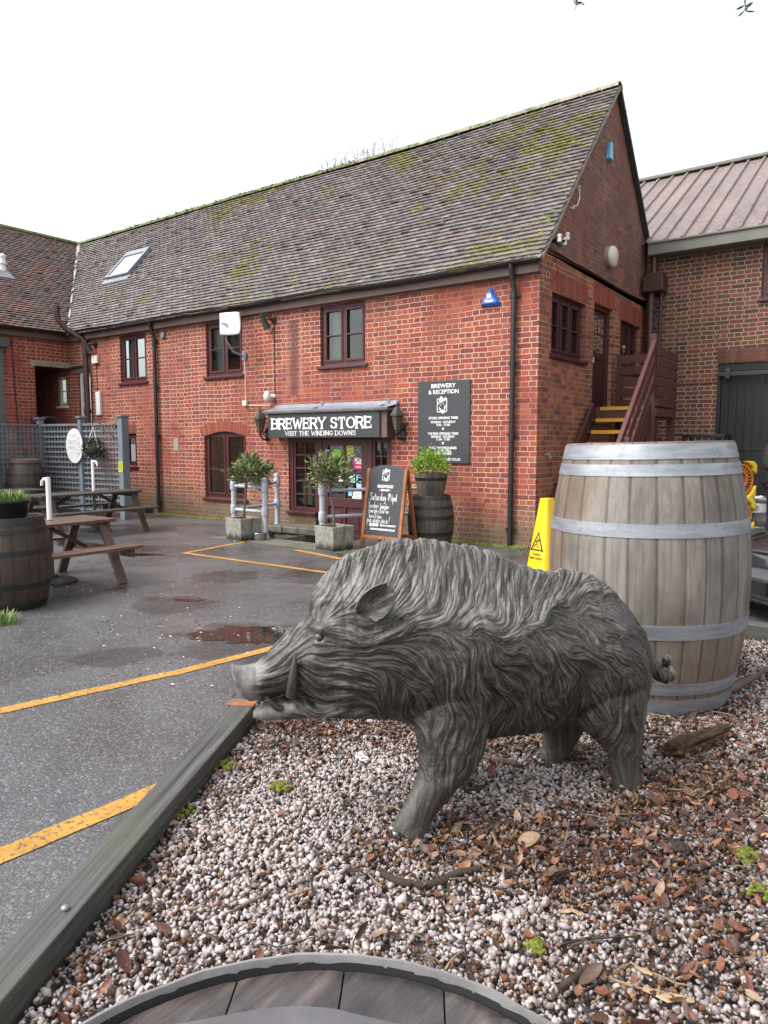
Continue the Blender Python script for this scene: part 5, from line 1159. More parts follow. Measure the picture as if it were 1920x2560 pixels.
bay_tree('small bay tree in a mossy concrete cube in front of the left railing', (p1.x - .1, p1.y + .27, 0), R(-6), (.0, .1), .96, .4, 11, 1150)
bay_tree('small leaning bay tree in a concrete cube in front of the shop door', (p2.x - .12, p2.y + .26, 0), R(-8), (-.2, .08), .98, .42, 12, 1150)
# wooden tub with a box shrub on the wall barrel
random.seed(21)
tb = thing('shrub_tub', 'wooden half tub of bright green box shrub standing on the wall barrel', 'planter', (pb[0], pb[1], .745 - .035))
mb = MB(); ns = 15
for k in range(ns):
    a0, a1 = 2 * PI * k / ns + .012, 2 * PI * (k + 1) / ns - .012; c = random.uniform(.65, 1.2); vs = []
    for r, z in ((.18, 0), (.245, .35), (.22, .35), (.16, .03)):
        for q in range(4): a = a0 + (a1 - a0) * q / 3; vs.append((r * math.cos(a), r * math.sin(a), z + (random.uniform(-.004, .004) if z > .3 else 0)))
    mb.add(vs, [(i * 4 + q, i * 4 + q + 1, (i + 1) * 4 + q + 1, (i + 1) * 4 + q) for i in range(3) for q in range(3)], (c, c, c, 1))
mb.build('staves', M['tub_wood_stave'], tb, smooth=35)
mb = MB(); mb.lathe([(.228, .245), (.236, .285), (.23, .285), (.222, .245)], 40, close=True); mb.build('hoop', M['hoop_dark'], tb, smooth=40)
mb = MB(); mb.lathe([(0, .31), (.222, .3)], 24); mb.build('soil', M['soil'], tb)
mb = MB()
for k in range(1900):
    a = random.uniform(0, 2 * PI); r = math.sqrt(random.random()); z = math.sqrt(max(0, 1 - r * r)); k2 = random.uniform(.6, 1.06) + .12 * mnoise.noise(Vector((math.cos(a) * r * 5, math.sin(a) * r * 5, 3)))
    p = V(.3 * r * math.cos(a) * k2, .3 * r * math.sin(a) * k2, .31 + .43 * z * k2 * random.uniform(.55, 1)); d = V(p.x, p.y, (p.z - .3) * 1.1) + V(random.gauss(0, .15), random.gauss(0, .15), random.gauss(.1, .12))
    leaf(mb, p, d, random.uniform(.022, .036), random.uniform(.016, .022), min(1, max(0, random.gauss(.5, .22) + .3 * (k2 - .9))), .15)
mb.build('foliage', M['leaf_box'], tb)
# black bowl of grass on the left barrel
gp = thing('grass_bowl', 'black plastic bowl of tufty green grass on the left barrel', 'planter', (lb.x + .02, lb.y, .83 - .035))
mb = MB(); mb.lathe([(0, .0), (.13, 0), (.16, .03), (.185, .15), (.2, .165), (.2, .18), (.175, .18), (.165, .15), (0, .15)], 36); mb.build('bowl', mat_plain('black_plastic', (.012, .012, .013), .25, var=.1), gp, smooth=40)
mb = MB()
for k in range(520):
    a = random.uniform(0, 2 * PI); r = .15 * math.sqrt(random.random()); p = V(r * math.cos(a), r * math.sin(a), .15); o = V(math.cos(a), math.sin(a), 0); L = random.uniform(.07, .17); b = random.uniform(.2, 1.0) * (r / .15 + .25); w = random.uniform(.003, .006); s = V(-o.y, o.x, 0) * w
    pts = [p, p + V(0, 0, L * .5) + o * L * .15 * b, p + V(0, 0, L * (.85 - .3 * b)) + o * L * .6 * b, p + V(0, 0, L * (.95 - .75 * b)) + o * L * 1.05 * b]; c = min(1, max(0, random.gauss(.45, .25)))
    mb.add([q + s * k2 * (1 - i / 3.3) for i, q in enumerate(pts) for k2 in (-1, 1)], [(2 * i, 2 * i + 1, 2 * i + 3, 2 * i + 2) for i in range(3)], (c, c, c, 1))
mb.build('grass', M['leaf_grass'], gp)
def tuft(name, label, p, n, R_, hmax, mat='leaf_grass', kind=None, cat='weed'):
    mb = MB()
    for k in range(n):
        a = random.uniform(0, 2 * PI); r = R_ * math.sqrt(random.random()); q0 = V(r * math.cos(a), r * math.sin(a), 0); o = V(math.cos(a + random.gauss(0, .6)), math.sin(a), 0); L = hmax * random.uniform(.4, 1); b = random.uniform(.1, .9); w = random.uniform(.003, .006); s = V(-o.y, o.x, 0) * w
        pts = [q0, q0 + V(0, 0, L * .55) + o * L * .15 * b, q0 + V(0, 0, L * (.95 - .4 * b)) + o * L * .65 * b]; c = min(1, max(0, random.gauss(.4, .25)))
        mb.add([q + s * k2 * (1 - i / 2.4) for i, q in enumerate(pts) for k2 in (-1, 1)], [(0, 1, 3, 2), (2, 3, 5, 4)], (c, c, c, 1))
    return tag(mb.build(name, M[mat], loc=p), label, cat)
q = at(8, 1562, z=0); tuft('grass_tuft', 'tuft of green grass at the left edge in front of the dark barrel', (q.x - .05, q.y, 0), 130, .13, .15)
q = at(845, 1380, z=0); tuft('weed', 'small green weeds at the right foot of the front planter', (q.x + .12, q.y + .05, 0), 60, .1, .05)
q = at(1395, 1392, z=0) ; q = at(1296, 1372, z=0); tuft('weed', 'grass weeds growing at the foot of the right downpipe', (q.x, q.y - .05, 0), 90, .22, .07)
# moss and weeds along the foot of the front wall
mb = MB()
for k in range(520):
    x = random.choice([random.uniform(-9.8, -5.2), random.uniform(-9.8, -7), random.uniform(-1.9, -.1)]); blob(mb, (x, -abs(random.gauss(0, .06)) - .01, 0), random.uniform(.015, .06), .4)
tag(mb.build('moss', M['moss'], smooth=80), kind='stuff'); bpy.data.objects['moss.001']['label'] = 'strip of green moss along the foot of the brick wall'; bpy.data.objects['moss.001']['category'] = 'moss'

# ---------------------------------------------------------------- railings
mat_plain('rail_paint', (.36, .39, .43), .4, var=.12, scale=5, bump=.1)
def rail_post(t, p, z0, h=.9):
    mb = MB(); mb.lathe([(.075, 0), (.075, .03), (.05, .06), (.043, .1), (.043, h - .16)], 8, (p[0], p[1], z0)); 
    for z in (.36, h - .16): mb.lathe([(.044, z - .02), (.055, z), (.058, z + .02), (.058, z + .1), (.055, z + .12), (.044, z + .14)], 8, (p[0], p[1], z0))
    mb.lathe([(.044, h - .04), (.048, h - .02), (.048, h + .03), (.035, h + .055), (0, h + .065)], 12, (p[0], p[1], z0)); return mb.build('post', M['rail_paint'], t, smooth=45)
def rail_set(name, label, posts, spans):
    t = thing(name, label, 'railing', (0, 0, 0), 0, 'painted railings round the door well')
    for p in posts: rail_post(t, p, 0)
    for a, b in spans:
        for z in (.42, .8):
            mb = MB(); mb.tube([(a[0], a[1], z), (b[0], b[1], z)], .027, 10); mb.build('rail', M['rail_paint'], t, smooth=50)
L_, A_, B_ = (-4.56, -1.5), (-3.8, -1.55), (-4.72, -.36)
rail_set('railing', 'pale grey post railing turning a corner left of the shop door', [L_, A_, B_], [(L_, A_), (L_, B_)])
C_, D_ = (-2.62, -1.55), (-1.72, -.22)
rail_set('railing', 'pale grey post railing behind the chalkboard, right of the shop door', [C_, D_], [(C_, D_)])
# steel dog bowl
q = at(645, 1350, z=0); mb = MB(); mb.lathe([(0, .015), (.075, .012), (.085, 0), (.1, .0), (.108, .02), (.112, .1), (.122, .106), (.118, .112), (.106, .104), (.1, .03), (0, .03)], 32); mat_plain('steel', (.35, .34, .33), .3, .9, var=.2)
tag(mb.build('dog_bowl', M['steel'], smooth=40, loc=(q.x, q.y + .03, .004)), 'small stainless steel dog bowl beside the left concrete planter', 'bowl')

# ---------------------------------------------------------------- chalkboard A-frame
fl = at(903, 1370, z=0); ab = thing('chalkboard', 'folding wooden A-board with chalk writing and a white boar emblem', 'sign', (fl.x + .33, fl.y, 0), R(-2))
W2, HH, tl = .33, 1.14, R(9); m_ = rotx(-tl); uz = m_ @ V(0, 0, 1); ux = V(1, 0, 0); nf = ux.cross(uz)
mb = MB()
for s in (-1, 1): mb.bar(V(s * W2, 0, 0.005), V(s * W2, 0, 0) + uz * HH, .05, .035, nf)
mb.bar(V(-W2, 0, 0) + uz * .17, V(W2, 0, 0) + uz * .17, .045, .03, nf); mb.build('front_frame', M['orange_wood'], ab, bevel=.004)
d2 = .42; mb = MB(); topp = V(0, 0, 0) + uz * HH; uz2 = (topp - V(0, d2, 0)).normalized()
for s in (-1, 1): mb.bar(V(s * W2, d2, 0.005), V(s * W2, 0, 0) + uz * (HH - .01) + V(0, .02, 0), .05, .035, (0, 1, 0))
mb.bar(V(-W2, d2, 0) + uz2 * .17, V(W2, d2, 0) + uz2 * .17, .045, .03, (0, 1, 0)); mb.build('rear_frame', M['orange_wood'], ab, bevel=.004)
mb = MB(); pts = [(-W2 + .026, .2), (W2 - .026, .2)] + [((W2 - .026) * math.cos(i * PI / 12), HH - .04 + .095 * math.sin(i * PI / 12)) for i in range(13)]
mb.prism(pts, .012, V(0, 0, 0) + nf * -.004, ux, uz); bdd = mb.build('board', M['slate_sign'], ab)
mb = MB(); oB = nf * .012; e = lambda a, b: V(0, 0, 0) + ux * a + uz * b + oB
emblem(mb, e(-.005, HH - .085), .19, ux, uz); put_text(mb, 'RINGWOOD', e(0, HH - .27), .06, ux, uz, fit=.28, bold=.0015); put_text(mb, '• BREWERY •', e(0, HH - .315), .036, ux, uz, fit=.2, bold=.0015)
for k in range(3): mb.lathe([(0, 0), (.024, 0)], 14, e(-.2 + k * .054, .345), m=Matrix((ux, uz, nf)).transposed())
put_text(mb, '@RINGWOODBREWERY', e(.115, .335), .03, ux, uz, fit=.27, bold=.001); put_text(mb, 'RINGWOODBREWERY.CO.UK', e(.02, .275), .034, ux, uz, fit=.44, bold=.0015); mb.build('lettering', M['letter_white'], ab)
mb = MB()
for k, s in enumerate('fto'): put_text(mb, s, e(-.2 + k * .054, .334) + nf * .001, .036, ux, uz, bold=.0008)
mb.build('print', M['slate_sign'], ab)
# chalk handwriting: own single-stroke letters
HL = {'S': [[(.5, .85), (.35, 1), (.12, .9), (.12, .68), (.38, .5), (.42, .2), (.2, 0), (0, .12)]], 'a': [[(.36, .42), (.2, .5), (.02, .3), (.08, .02), (.26, .05), (.37, .42)], [(.37, .45), (.36, .1), (.44, 0)]], 't': [[(.12, .85), (.1, .1), (.22, 0)], [(0, .55), (.28, .58)]],
      'u': [[(0, .48), (.02, .1), (.14, 0), (.28, .12), (.32, .48)], [(.32, .48), (.33, .05), (.38, 0)]], 'r': [[(0, .48), (.02, 0)], [(.02, .3), (.12, .46), (.24, .44)]], 'd': [[(.34, .42), (.16, .48), (.02, .25), (.1, 0), (.28, .1), (.36, .5)], [(.4, 1), (.36, .1), (.42, 0)]],
      'y': [[(0, .48), (.06, .12), (.2, .1), (.3, .48)], [(.32, .5), (.26, -.2), (.1, -.42), (-.04, -.34)]], '8': [[(.3, .9), (.1, .95), (.04, .72), (.3, .45), (.34, .15), (.14, 0), (.03, .2), (.3, .6), (.34, .85), (.28, .92)]], 'h': [[(.02, 1), (0, 0)], [(0, .3), (.14, .48), (.24, .36), (.24, 0)]],
      'A': [[(0, 0), (.24, 1), (.44, 0)], [(.06, .38), (.38, .36)]], 'p': [[(.04, .5), (0, -.42)], [(.04, .36), (.2, .5), (.32, .3), (.2, .04), (.04, .08)]], 'i': [[(0, .48), (.02, 0)], [(.02, .68), (.04, .72)]], 'l': [[(.02, 1), (0, .1), (.08, 0)]], 'T': [[(-.1, .86), (.5, 1)], [(.2, .92), (.16, 0)]],
      'e': [[(.02, .26), (.28, .3), (.2, .48), (.04, .4), (.02, .1), (.16, 0), (.3, .08)]], 's': [[(.22, .42), (.1, .48), (.02, .36), (.2, .2), (.14, 0), (0, .06)]], "'": [[(.04, 1), (0, .82)]], 'n': [[(0, .48), (.01, 0)], [(.01, .3), (.14, .48), (.24, .34), (.25, 0)]], 'g': [[(.3, .42), (.14, .48), (.02, .25), (.1, .04), (.28, .12), (.32, .48)], [(.32, .48), (.28, -.25), (.12, -.42), (0, -.32)]],
      'f': [[(.32, .92), (.18, 1), (.1, .8), (.06, -.1)], [(-.04, .5), (.24, .52)]], 'o': [[(.2, .48), (.04, .36), (.04, .1), (.18, 0), (.3, .14), (.28, .4), (.16, .48)]], 'm': [[(0, .46), (.01, 0)], [(.01, .3), (.12, .46), (.2, .3), (.2, 0)], [(.2, .3), (.32, .46), (.4, .3), (.42, 0)]], '2': [[(.02, .75), (.14, .92), (.28, .75), (.02, .02), (.34, .04)]], '&': [[(.0, .3), (.3, .3)], [(.15, .45), (.15, .12)]],
      'P': [[(.04, .9), (0, -.2)], [(.04, .8), (.26, .9), (.32, .65), (.04, .45)]], 'z': [[(0, .46), (.24, .46), (0, .02), (.26, .02)]], 'V': [[(0, .9), (.14, 0), (.34, .9)]], '1': [[(.02, .9), (0, 0)]], '-': [[(0, .35), (.16, .37)]], '5': [[(.34, .9), (.08, .88), (.06, .5), (.26, .48), (.26, .08), (0, .04)]], 'j': [[(.1, .48), (.08, -.3), (-.06, -.38)], [(.11, .68), (.13, .72)]], '!': [[(.14, 1.15), (.02, .25)], [(0, .02), (.02, .0)]], 'b': [[(.02, 1), (0, 0)], [(0, .3), (.18, .48), (.28, .2), (.12, 0), (0, .06)]], 'x': [[(0, .45), (.25, 0)], [(.25, .45), (0, 0)]]}
def chalk(mb, s, x, z, h, k=1.0, dz=0.0):
    for ch in s:
        if ch == ' ': x += .26 * h * k; continue
        g = HL[ch]; wd = max(p[0] for q in g for p in q); P = [[(x + p[0] * h * k, z + p[1] * h + random.uniform(-.001, .001)) for p in q] for q in g]; strokes(mb, P, .0068 if h > .09 else .005, V(0, 0, 0) + oB + nf * .0005, ux, uz); x += (wd + .13) * h * k; z += dz
    return x
mb = MB(); x = chalk(mb, 'Saturday', -.26, .69, .11, .66); x = chalk(mb, '8', x + .03, .695, .105, .66); x2 = chalk(mb, 'th', x - .008, .75, .045, .8); chalk(mb, 'April', x + .025, .69, .1, .58)
x = chalk(mb, "Tuesday's", -.27, .585, .078, .6); chalk(mb, 'Singing here', x + .018, .58, .07, .52); x = chalk(mb, 'from 2pm & Pizza Van', -.255, .515, .07, .62); chalk(mb, 'here 1-5pm', -.24, .44, .07, .85); chalk(mb, 'pop along join in !', -.27, .375, .085, .74)
mb.build('chalk_writing', M['letter_white'], ab)

# ---------------------------------------------------------------- wet floor cone
cp = atd(1364, 1440, 7.35); cn = thing('wet_floor_cone', 'tall yellow slippery-surface cone between the boar statue and the big barrel', 'floor cone', (cp.x, cp.y, 0), YAW + R(-60))
mat_plain('cone_yellow', (.72, .46, .005), .4, var=.06)
def cone_section(z): return .066 + (.215 - .066) * (1 - z / .93)
mb = MB(); vs = []; nn = 40; N = 14
for i in range(N + 1):
    z = .93 * i / N; r = cone_section(z)
    for k in range(nn):
        a = 2 * PI * k / nn; c = (abs(math.cos(2 * a)) ** 1.2) * .0; q = 1 / (abs(math.cos(a)) ** 5 + abs(math.sin(a)) ** 5) ** .2; vs.append((r * q * .86 * math.cos(a), r * q * .86 * math.sin(a), z))
mb.add(vs, [(i * nn + k, i * nn + (k + 1) % nn, (i + 1) * nn + (k + 1) % nn, (i + 1) * nn + k) for i in range(N) for k in range(nn)] + [tuple(range(N * nn, N * nn + nn))]); mb.build('cone_body', M['cone_yellow'], cn, smooth=50)
mb = MB()     # printed warning on the four faces: triangle, falling figure, words
for f in (0, 2):
    rm = rotz(f * PI / 2); n0 = .86; fa = lambda a, z, e=0: rm @ V(a, -(cone_section(z) * n0 + .0015 + e), z)
    tri = [(-.095, .4), (.095, .4), (0, .6)]; ti = [(-.066, .416), (.066, .416), (0, .565)]
    mb.add([fa(*p) for p in tri] + [fa(*p) for p in ti], [(0, 1, 4, 3), (1, 2, 5, 4), (2, 0, 3, 5)])
    for ln_ in ([(-.005, .53), (.002, .5), (-.012, .47), (.01, .45), (.02, .428)], [(.002, .5), (.03, .51), (.035, .49)], [(.002, .5), (-.03, .49)], [(-.012, .47), (-.035, .45), (-.045, .43)]):
        for p, q in zip(ln_[:-1], ln_[1:]):
            d = Vector((q[0] - p[0], q[1] - p[1])); d.normalize(); s = Vector((-d.y, d.x)) * .006; mb.quad(fa(p[0] - s.x, p[1] - s.y), fa(q[0] - s.x, q[1] - s.y), fa(q[0] + s.x, q[1] + s.y), fa(p[0] + s.x, p[1] + s.y))
    sl3 = (.215 - .066) / .93 * n0
    for wd_, z in (('Caution', .355), ('Slippery surface', .315)):
        put_text(mb, wd_, fa(0, z, .001), .04, rm @ V(1, 0, 0), (rm @ V(0, sl3, 1)).normalized(), fit=.18 if z < .33 else .11, bold=.0006)
mb.build('print', M['room_dark'], cn)

# ---------------------------------------------------------------- picnic tables
def picnic(label, cx, y1, Ls, top_mat, leg_mat, rz=0, w=.7):
    t = thing('picnic_table', label, 'picnic table', (cx, y1 - Ls / 2, 0), rz, 'wooden picnic tables in the yard'); h = Ls / 2; t.scale = (.92, 1, .885)
    mb = MB()
    for i in range(5): x = -w / 2 + (i + .5) * w / 5; mb.b2((x - w / 10 + .006, -h, .72), (x + w / 10 - .006, h, .758))
    mb.build('tabletop', M[top_mat], t, bevel=.004)
    for s in (-1, 1):
        mb = MB()
        for q in (0, 1): mb.b2((s * (.62 + q * .135) - .062, -h - .02, .43), (s * (.62 + q * .135) + .062, h + .02, .466))
        mb.build('bench', M[top_mat], t, bevel=.004)
    for y in (-h + .16, h - .14):
        for s in (-1, 1):
            mb = MB(); mb.bar((s * .27, y, .72), (s * .66, y, .0), .045, .1, (0, 1, 0)); mb.build('leg', M[leg_mat], t, bevel=.004)
        mb = MB(); mb.b2((-.8, y + .028, .33), (.8, y + .068, .428)); mb.b2((-w / 2 + .02, y + .028, .64), (w / 2 - .02, y + .068, .718)); mb.build('cross_bar', M[leg_mat], t, bevel=.004)
        mb = MB(); sg = 1 if y < 0 else -1; mb.bar((0, y + .05 * sg, .4), (0, y + .5 * sg, .71), .06, .04, (0, 0, 1)); mb.build('brace', M[leg_mat], t, bevel=.003)
    return t
picnic('brown picnic table beside the left barrel, nearest of the tables', -3.02, -4.84, 1.8, 'bench_brown', 'bench_leg')
picnic('dark picnic table standing between the trellis and the nearest table', -6.8, -1.86, 1.8, 'bench_dark', 'bench_dark')
picnic('dark picnic table half seen at the left edge before the tall barrel', -8.35, -2.7, 1.75, 'bench_dark', 'bench_dark')
# white parasol stubs in round bases
def stub(label, p, h, s):
    t = thing('parasol_stand', label, 'parasol stand', p, 0, 'white parasol stands'); mb = MB(); mb.lathe([(0, .09), (.06, .09), (.07, .06), (.2, .045), (.25, .03), (.26, 0)], 28); mb.build('base', M['hoop_dark'], t, smooth=50)
    mb = MB(); mb.tube([(0, 0, .05), (0, 0, .68)], .024, 12); mb.build('pole', M['steel_rail'], t, smooth=50)
    mb = MB(); mb.tube([(0, 0, .68), (0, 0, h)], .025, 12); mb.build('sleeve', M['white_plastic'], t, smooth=50)
    mb = MB(); mb.tube([(0, 0, h - .03), (s * .08, 0, h - .02), (s * .12, 0, h - .05), (s * .13, 0, h - .09)], .016, 8); mb.build('hook', M['white_plastic'], t, smooth=50)
stub('white parasol pole through the nearest picnic table', (-3.02 - .05, -5.4, 0), 1.13, -1); stub('white parasol pole through the picnic table by the trellis', (-6.85, -2.55, 0), 1.2, 1)

# ---------------------------------------------------------------- trellis
mat_plain('trellis_paint', (.15, .178, .205), .7, var=.25, scale=4, bump=.25)
t_ = thing('trellis_fence', 'blue-grey square trellis fence on capped posts around the picnic corner', 'fence')
def tr_panel(p, q, z0, z1):
    p, q = V(*p, 0), V(*q, 0); L = (q - p).length; d = (q - p) / L; n = V(d.y, -d.x, 0); m = Matrix((d, n, V(0, 0, 1))).transposed(); mb = MB()
    a = .05
    while a < L: mb.box(p + d * a + V(0, 0, (z0 + z1) / 2) - n * .011, (.028, .02, z1 - z0), m); a += .105
    k = 0; z = z0 + .02
    while z < z1 - .03: mb.box(p + d * L / 2 + V(0, 0, z) + n * .0115, (L, .02, .034), m); z += .105
    mb.box(p + d * L / 2 + V(0, 0, z1 + .012), (L, .055, .045), m); mb.build('trellis_panel', M['trellis_paint'], t_)
T3, T2, T1, T0 = (-8.08, -1.13), (-9.4, -1.2), (-10.75, -1.33), (-10.2, -3.6)
TZ = 1.84
for p, q in ((T1, T2), (T2, T3), (T0, T1)): tr_panel(p, q, .12, TZ)
for p in (T3, T2, T1, T0):
    mb = MB(); w = .055 if p != T3 else .075; mb.b2((p[0] - w, p[1] - w, 0), (p[0] + w, p[1] + w, TZ + .14)); mb.b2((p[0] - w - .03, p[1] - w - .03, TZ + .14), (p[0] + w + .03, p[1] + w + .03, TZ + .175)); mb.build('post', M['trellis_paint'], t_, bevel=.006)
# oval sign
ov = V(T2[0] + .0, T2[1] - .075, 1.45); t_ = thing('oval_sign', 'white oval sign with pale lettering hung on the trellis post', 'sign', (ov.x - .1, ov.y - .02, 1.42), R(8))
mb = MB(); mb.prism([(.25 * math.cos(i * PI / 20), .35 * math.sin(i * PI / 20)) for i in range(40)], .02, (0, 0, 0), (1, 0, 0), (0, 0, 1)); mb.build('board', mat_plain('sign_white', (.66, .66, .68), .4, var=.05), t_, bevel=.004)
mat_plain('print_sage', (.38, .4, .34), .7, var=.05); mat_plain('print_pink', (.5, .2, .22), .7, var=.05)
mb = MB(); put_text(mb, 'PARTY', (-.05, -.0215, .03), .13, (1, 0, 0), (0, 0, 1), fit=.23); put_text(mb, 'NINES', (-.05, -.0215, -.085), .13, (1, 0, 0), (0, 0, 1), fit=.22); mb.box((0, -.0212, .22), (.2, .001, .012)); mb.box((0, -.0212, .19), (.12, .001, .008)); mb.box((-.02, -.0212, -.14), (.24, .001, .008)); mb.box((0, -.0212, -.2), (.3, .001, .006)); mb.build('lettering', M['print_sage'], t_)
mb = MB()
for (a, b, r) in ((.12, .1, .07), (.15, .02, .05), (.1, -.12, .06), (.15, -.16, .03)): mb.lathe([(r - .012, 0), (r, 0)], 20, (a, -.022, b), m=Matrix(((.6, 0, .3), (0, 0, 1), (0, 1, 0))).transposed())
mb.build('ornament', M['print_pink'], t_)
# hanging basket on an iron bracket
random.seed(31); hb = V(-8.72, -1.36, 1.36); t_ = thing('hanging_basket', 'dark leafy hanging basket on chains beside the oval sign', 'hanging basket', (hb.x, hb.y, hb.z))
mb = MB()
for k in range(620):
    a = random.uniform(0, 2 * PI); e = random.uniform(-.9, 1.3); r = .22 * random.uniform(.6, 1.06); d = V(math.cos(a) * math.cos(e), math.sin(a) * math.cos(e), math.sin(e) * .9); leaf(mb, d * r, d + V(random.gauss(0, .4), random.gauss(0, .4), random.gauss(.1, .4)), random.uniform(.035, .06), random.uniform(.016, .024), min(1, max(0, random.gauss(.35, .25))), .2)
mb.build('foliage', M['leaf_dark'], t_); mb = MB(); mb.sphere((0, 0, -.05), (.15, .15, .13), 14, 8); mb.build('basket', M['soil'], t_, smooth=60)
mb = MB()
for k in range(3): a = k * 2.1; mb.tube([(.14 * math.cos(a), .14 * math.sin(a), .03), (0, 0, .44)], .005, 4)
mb.build('chain', M['white_plastic'], t_)
t_ = thing('basket_bracket', 'black scrolled iron bracket on the end trellis post holding the hanging basket', 'bracket', (T3[0], T3[1], 0)); bp = hb - V(T3[0], T3[1], 0)
mb = MB(); e1 = V(bp.x, bp.y, 1.82); mb.tube([(-.08, -.0, 1.86), V(-.08, 0, 1.86).lerp(e1, .5) + V(0, 0, .02), e1], .009, 6); mb.tube([(-.08, 0, 1.5), V(-.3, -.1, 1.66), e1 + V(.05, 0, -.01)], .01, 6); mb.tube([(-.08, 0, 1.9), (-.08, 0, 1.45)], .012, 6)
for c, r in (((-.16, -.03, 1.78), .055), ((-.5, -.17, 1.85), .04)): mb.tube([(c[0] + r * k / 14 * math.cos(k * .7), c[1], c[2] + r * k / 14 * math.sin(k * .7)) for k in range(15)], .006, 5)
mb.build('scroll', M['black_iron'], t_)
t_ = thing('yellow_notice', 'small yellow notice fixed to the end trellis post', 'sign', (T3[0], T3[1] - .078, 1.02)); mb = MB(); mb.box((0, 0, 0), (.14, .006, .2), roty(.05)); mb.build('board', M['st_yellow'], t_)
mb = MB()
for k in range(6): mb.box((random.uniform(-.01, .01), -.004, .07 - k * .027), (random.uniform(.07, .11), .001, .008), roty(.05))
mb.build('print', M['st_dark'], t_)

# ---------------------------------------------------------------- far right: kegs, crates, a person, a parked car
def keg_rack(label, p, rz):
    t = thing('keg_spacer', label, 'keg spacer', p, rz, 'yellow keg spacers'); n = 30
    mb = MB(); s = .27
    for (r0, r1) in ((.235, .26), (.13, .15)): mb.lathe([(r0, -.03), (r1, -.03), (r1, .03), (r0, .03)], 36, (0, 0, s + .04), close=True, m=rotx(PI / 2))
    for k in range(24):
        a = k * PI / 12; mb.bar((.145 * math.cos(a), 0, s + .04 + .145 * math.sin(a)), (.24 * math.cos(a), 0, s + .04 + .24 * math.sin(a)), .012, .05, (0, 1, 0))
    mb.build('spoked_ring', mat_plain('keg_orange', (.5, .16, .02), .5) if 'keg_orange' not in M else M['keg_orange'], t, smooth=40)
    mb = MB(); c = s + .04
    for sx in (-1, 1):
        for sz in (-1, 1):
            mb = MB(); mb.prism([(sx * a, sz * b) if sx * sz > 0 else (sx * a, sz * b) for a, b in ((.3, .08), (.3, .24), (.24, .3), (.1, .3), (.17, .24), (.22, .2), (.24, .14))][::(1 if sx * sz > 0 else -1)], .13, (0, .065, c), (1, 0, 0), (0, 0, 1))
            mb.build('corner_block', M.get('keg_yellow') or mat_plain('keg_yellow', (.62, .42, .02), .45), t, bevel=.02)
    return t
kp = atd(1838, 1325, 11.6); keg_rack('yellow keg spacer standing at the bottom of the pair', (kp.x, kp.y, 0), YAW + R(8)); keg_rack('yellow keg spacer stacked on top of another', (kp.x + .02, kp.y - .01, .585), YAW + R(16))
def keg(label, p):
    t = thing('beer_keg', label, 'keg', p, 0, 'steel kegs by the gate'); mb = MB(); mb.lathe([(.14, .0), (.185, .02), (.19, .06), (.17, .08), (.19, .1), (.2, .2), (.19, .3), (.2, .32), (.19, .34), (.19, .42), (.17, .47), (.185, .5), (.185, .56), (.175, .575), (.165, .56), (.16, .49), (0, .49)], 32); mb.build('shell', M['steel'], t, smooth=40); mb = MB(); mb.lathe([(0, .49), (.04, .49), (.035, .53), (0, .535)], 12); mb.build('valve', M['black_iron'], t, smooth=40)
for i, (px, D, lb_) in enumerate(((1893, 12.3, 'steel keg standing between the yellow spacers and the dark clothed person'), (1925, 12.6, 'steel keg standing just behind the dark clothed person'))): q = atd(px, 1310, D); keg(lb_, (q.x, q.y, 0))
# ================================================================ the boar statue
# plan curve of the body (camera-horizontal frame: l = to the right, f = away from the camera), then the outline seen in the
# photograph is laid on the standing middle plane of the animal and given real widths
BZ = .115
def plan_curve():
    S = np.linspace(-.55, 1.75, 1151); ds = S[1] - S[0]; th = np.where(S < .55, 22.0, np.where(S < 1.15, 22 - 12 * (S - .55) / .6, 10.0)); th = np.radians(th)
    l = np.zeros_like(S); f = np.zeros_like(S); i0 = int(np.argmin(abs(S)))
    for i in range(i0 + 1, len(S)): l[i] = l[i - 1] - math.cos(th[i]) * ds; f[i] = f[i - 1] - math.sin(th[i]) * ds
    for i in range(i0 - 1, -1, -1): l[i] = l[i + 1] + math.cos(th[i]) * ds; f[i] = f[i + 1] + math.sin(th[i]) * ds
    return S, l + .82, f + 2.92, th
BS, BL, BF, BT = plan_curve()
_rd = np.array([[RIGHT.x, RIGHT.y], [_fh.x, _fh.y]])
def b_world(s, side, z):
    """body coordinates (s along the spine towards the snout, side > 0 = the flank we see, z above the gravel) -> world arrays"""
    s = np.asarray(s, float); l = np.interp(s, BS, BL); f = np.interp(s, BS, BF); t = np.interp(s, BS, BT)
    l = l + np.sin(t) * side; f = f - np.cos(t) * side
    return np.stack([CAM.x + l * RIGHT.x + f * _fh.x, CAM.y + l * RIGHT.y + f * _fh.y, np.asarray(z, float) + BZ + 0 * l], -1)
def unpix(px, py, side=0.0):
    """where the sight line of a pixel meets the plane at a given side offset: (s, z)"""
    d = ray(px, py); k = d.dot(RIGHT) / d.dot(_fh)
    l = BL + np.sin(BT) * side; f = BF - np.cos(BT) * side; i = int(np.argmin(abs(l - k * f) + 1e3 * (f < 0)))
    return BS[i], CAM.z + d.z / d.dot(_fh) * f[i] - BZ
def contour(pts, side=0.0):
    P = np.array([unpix(a, b, side) for a, b in pts]); return P[np.argsort(P[:, 0])]
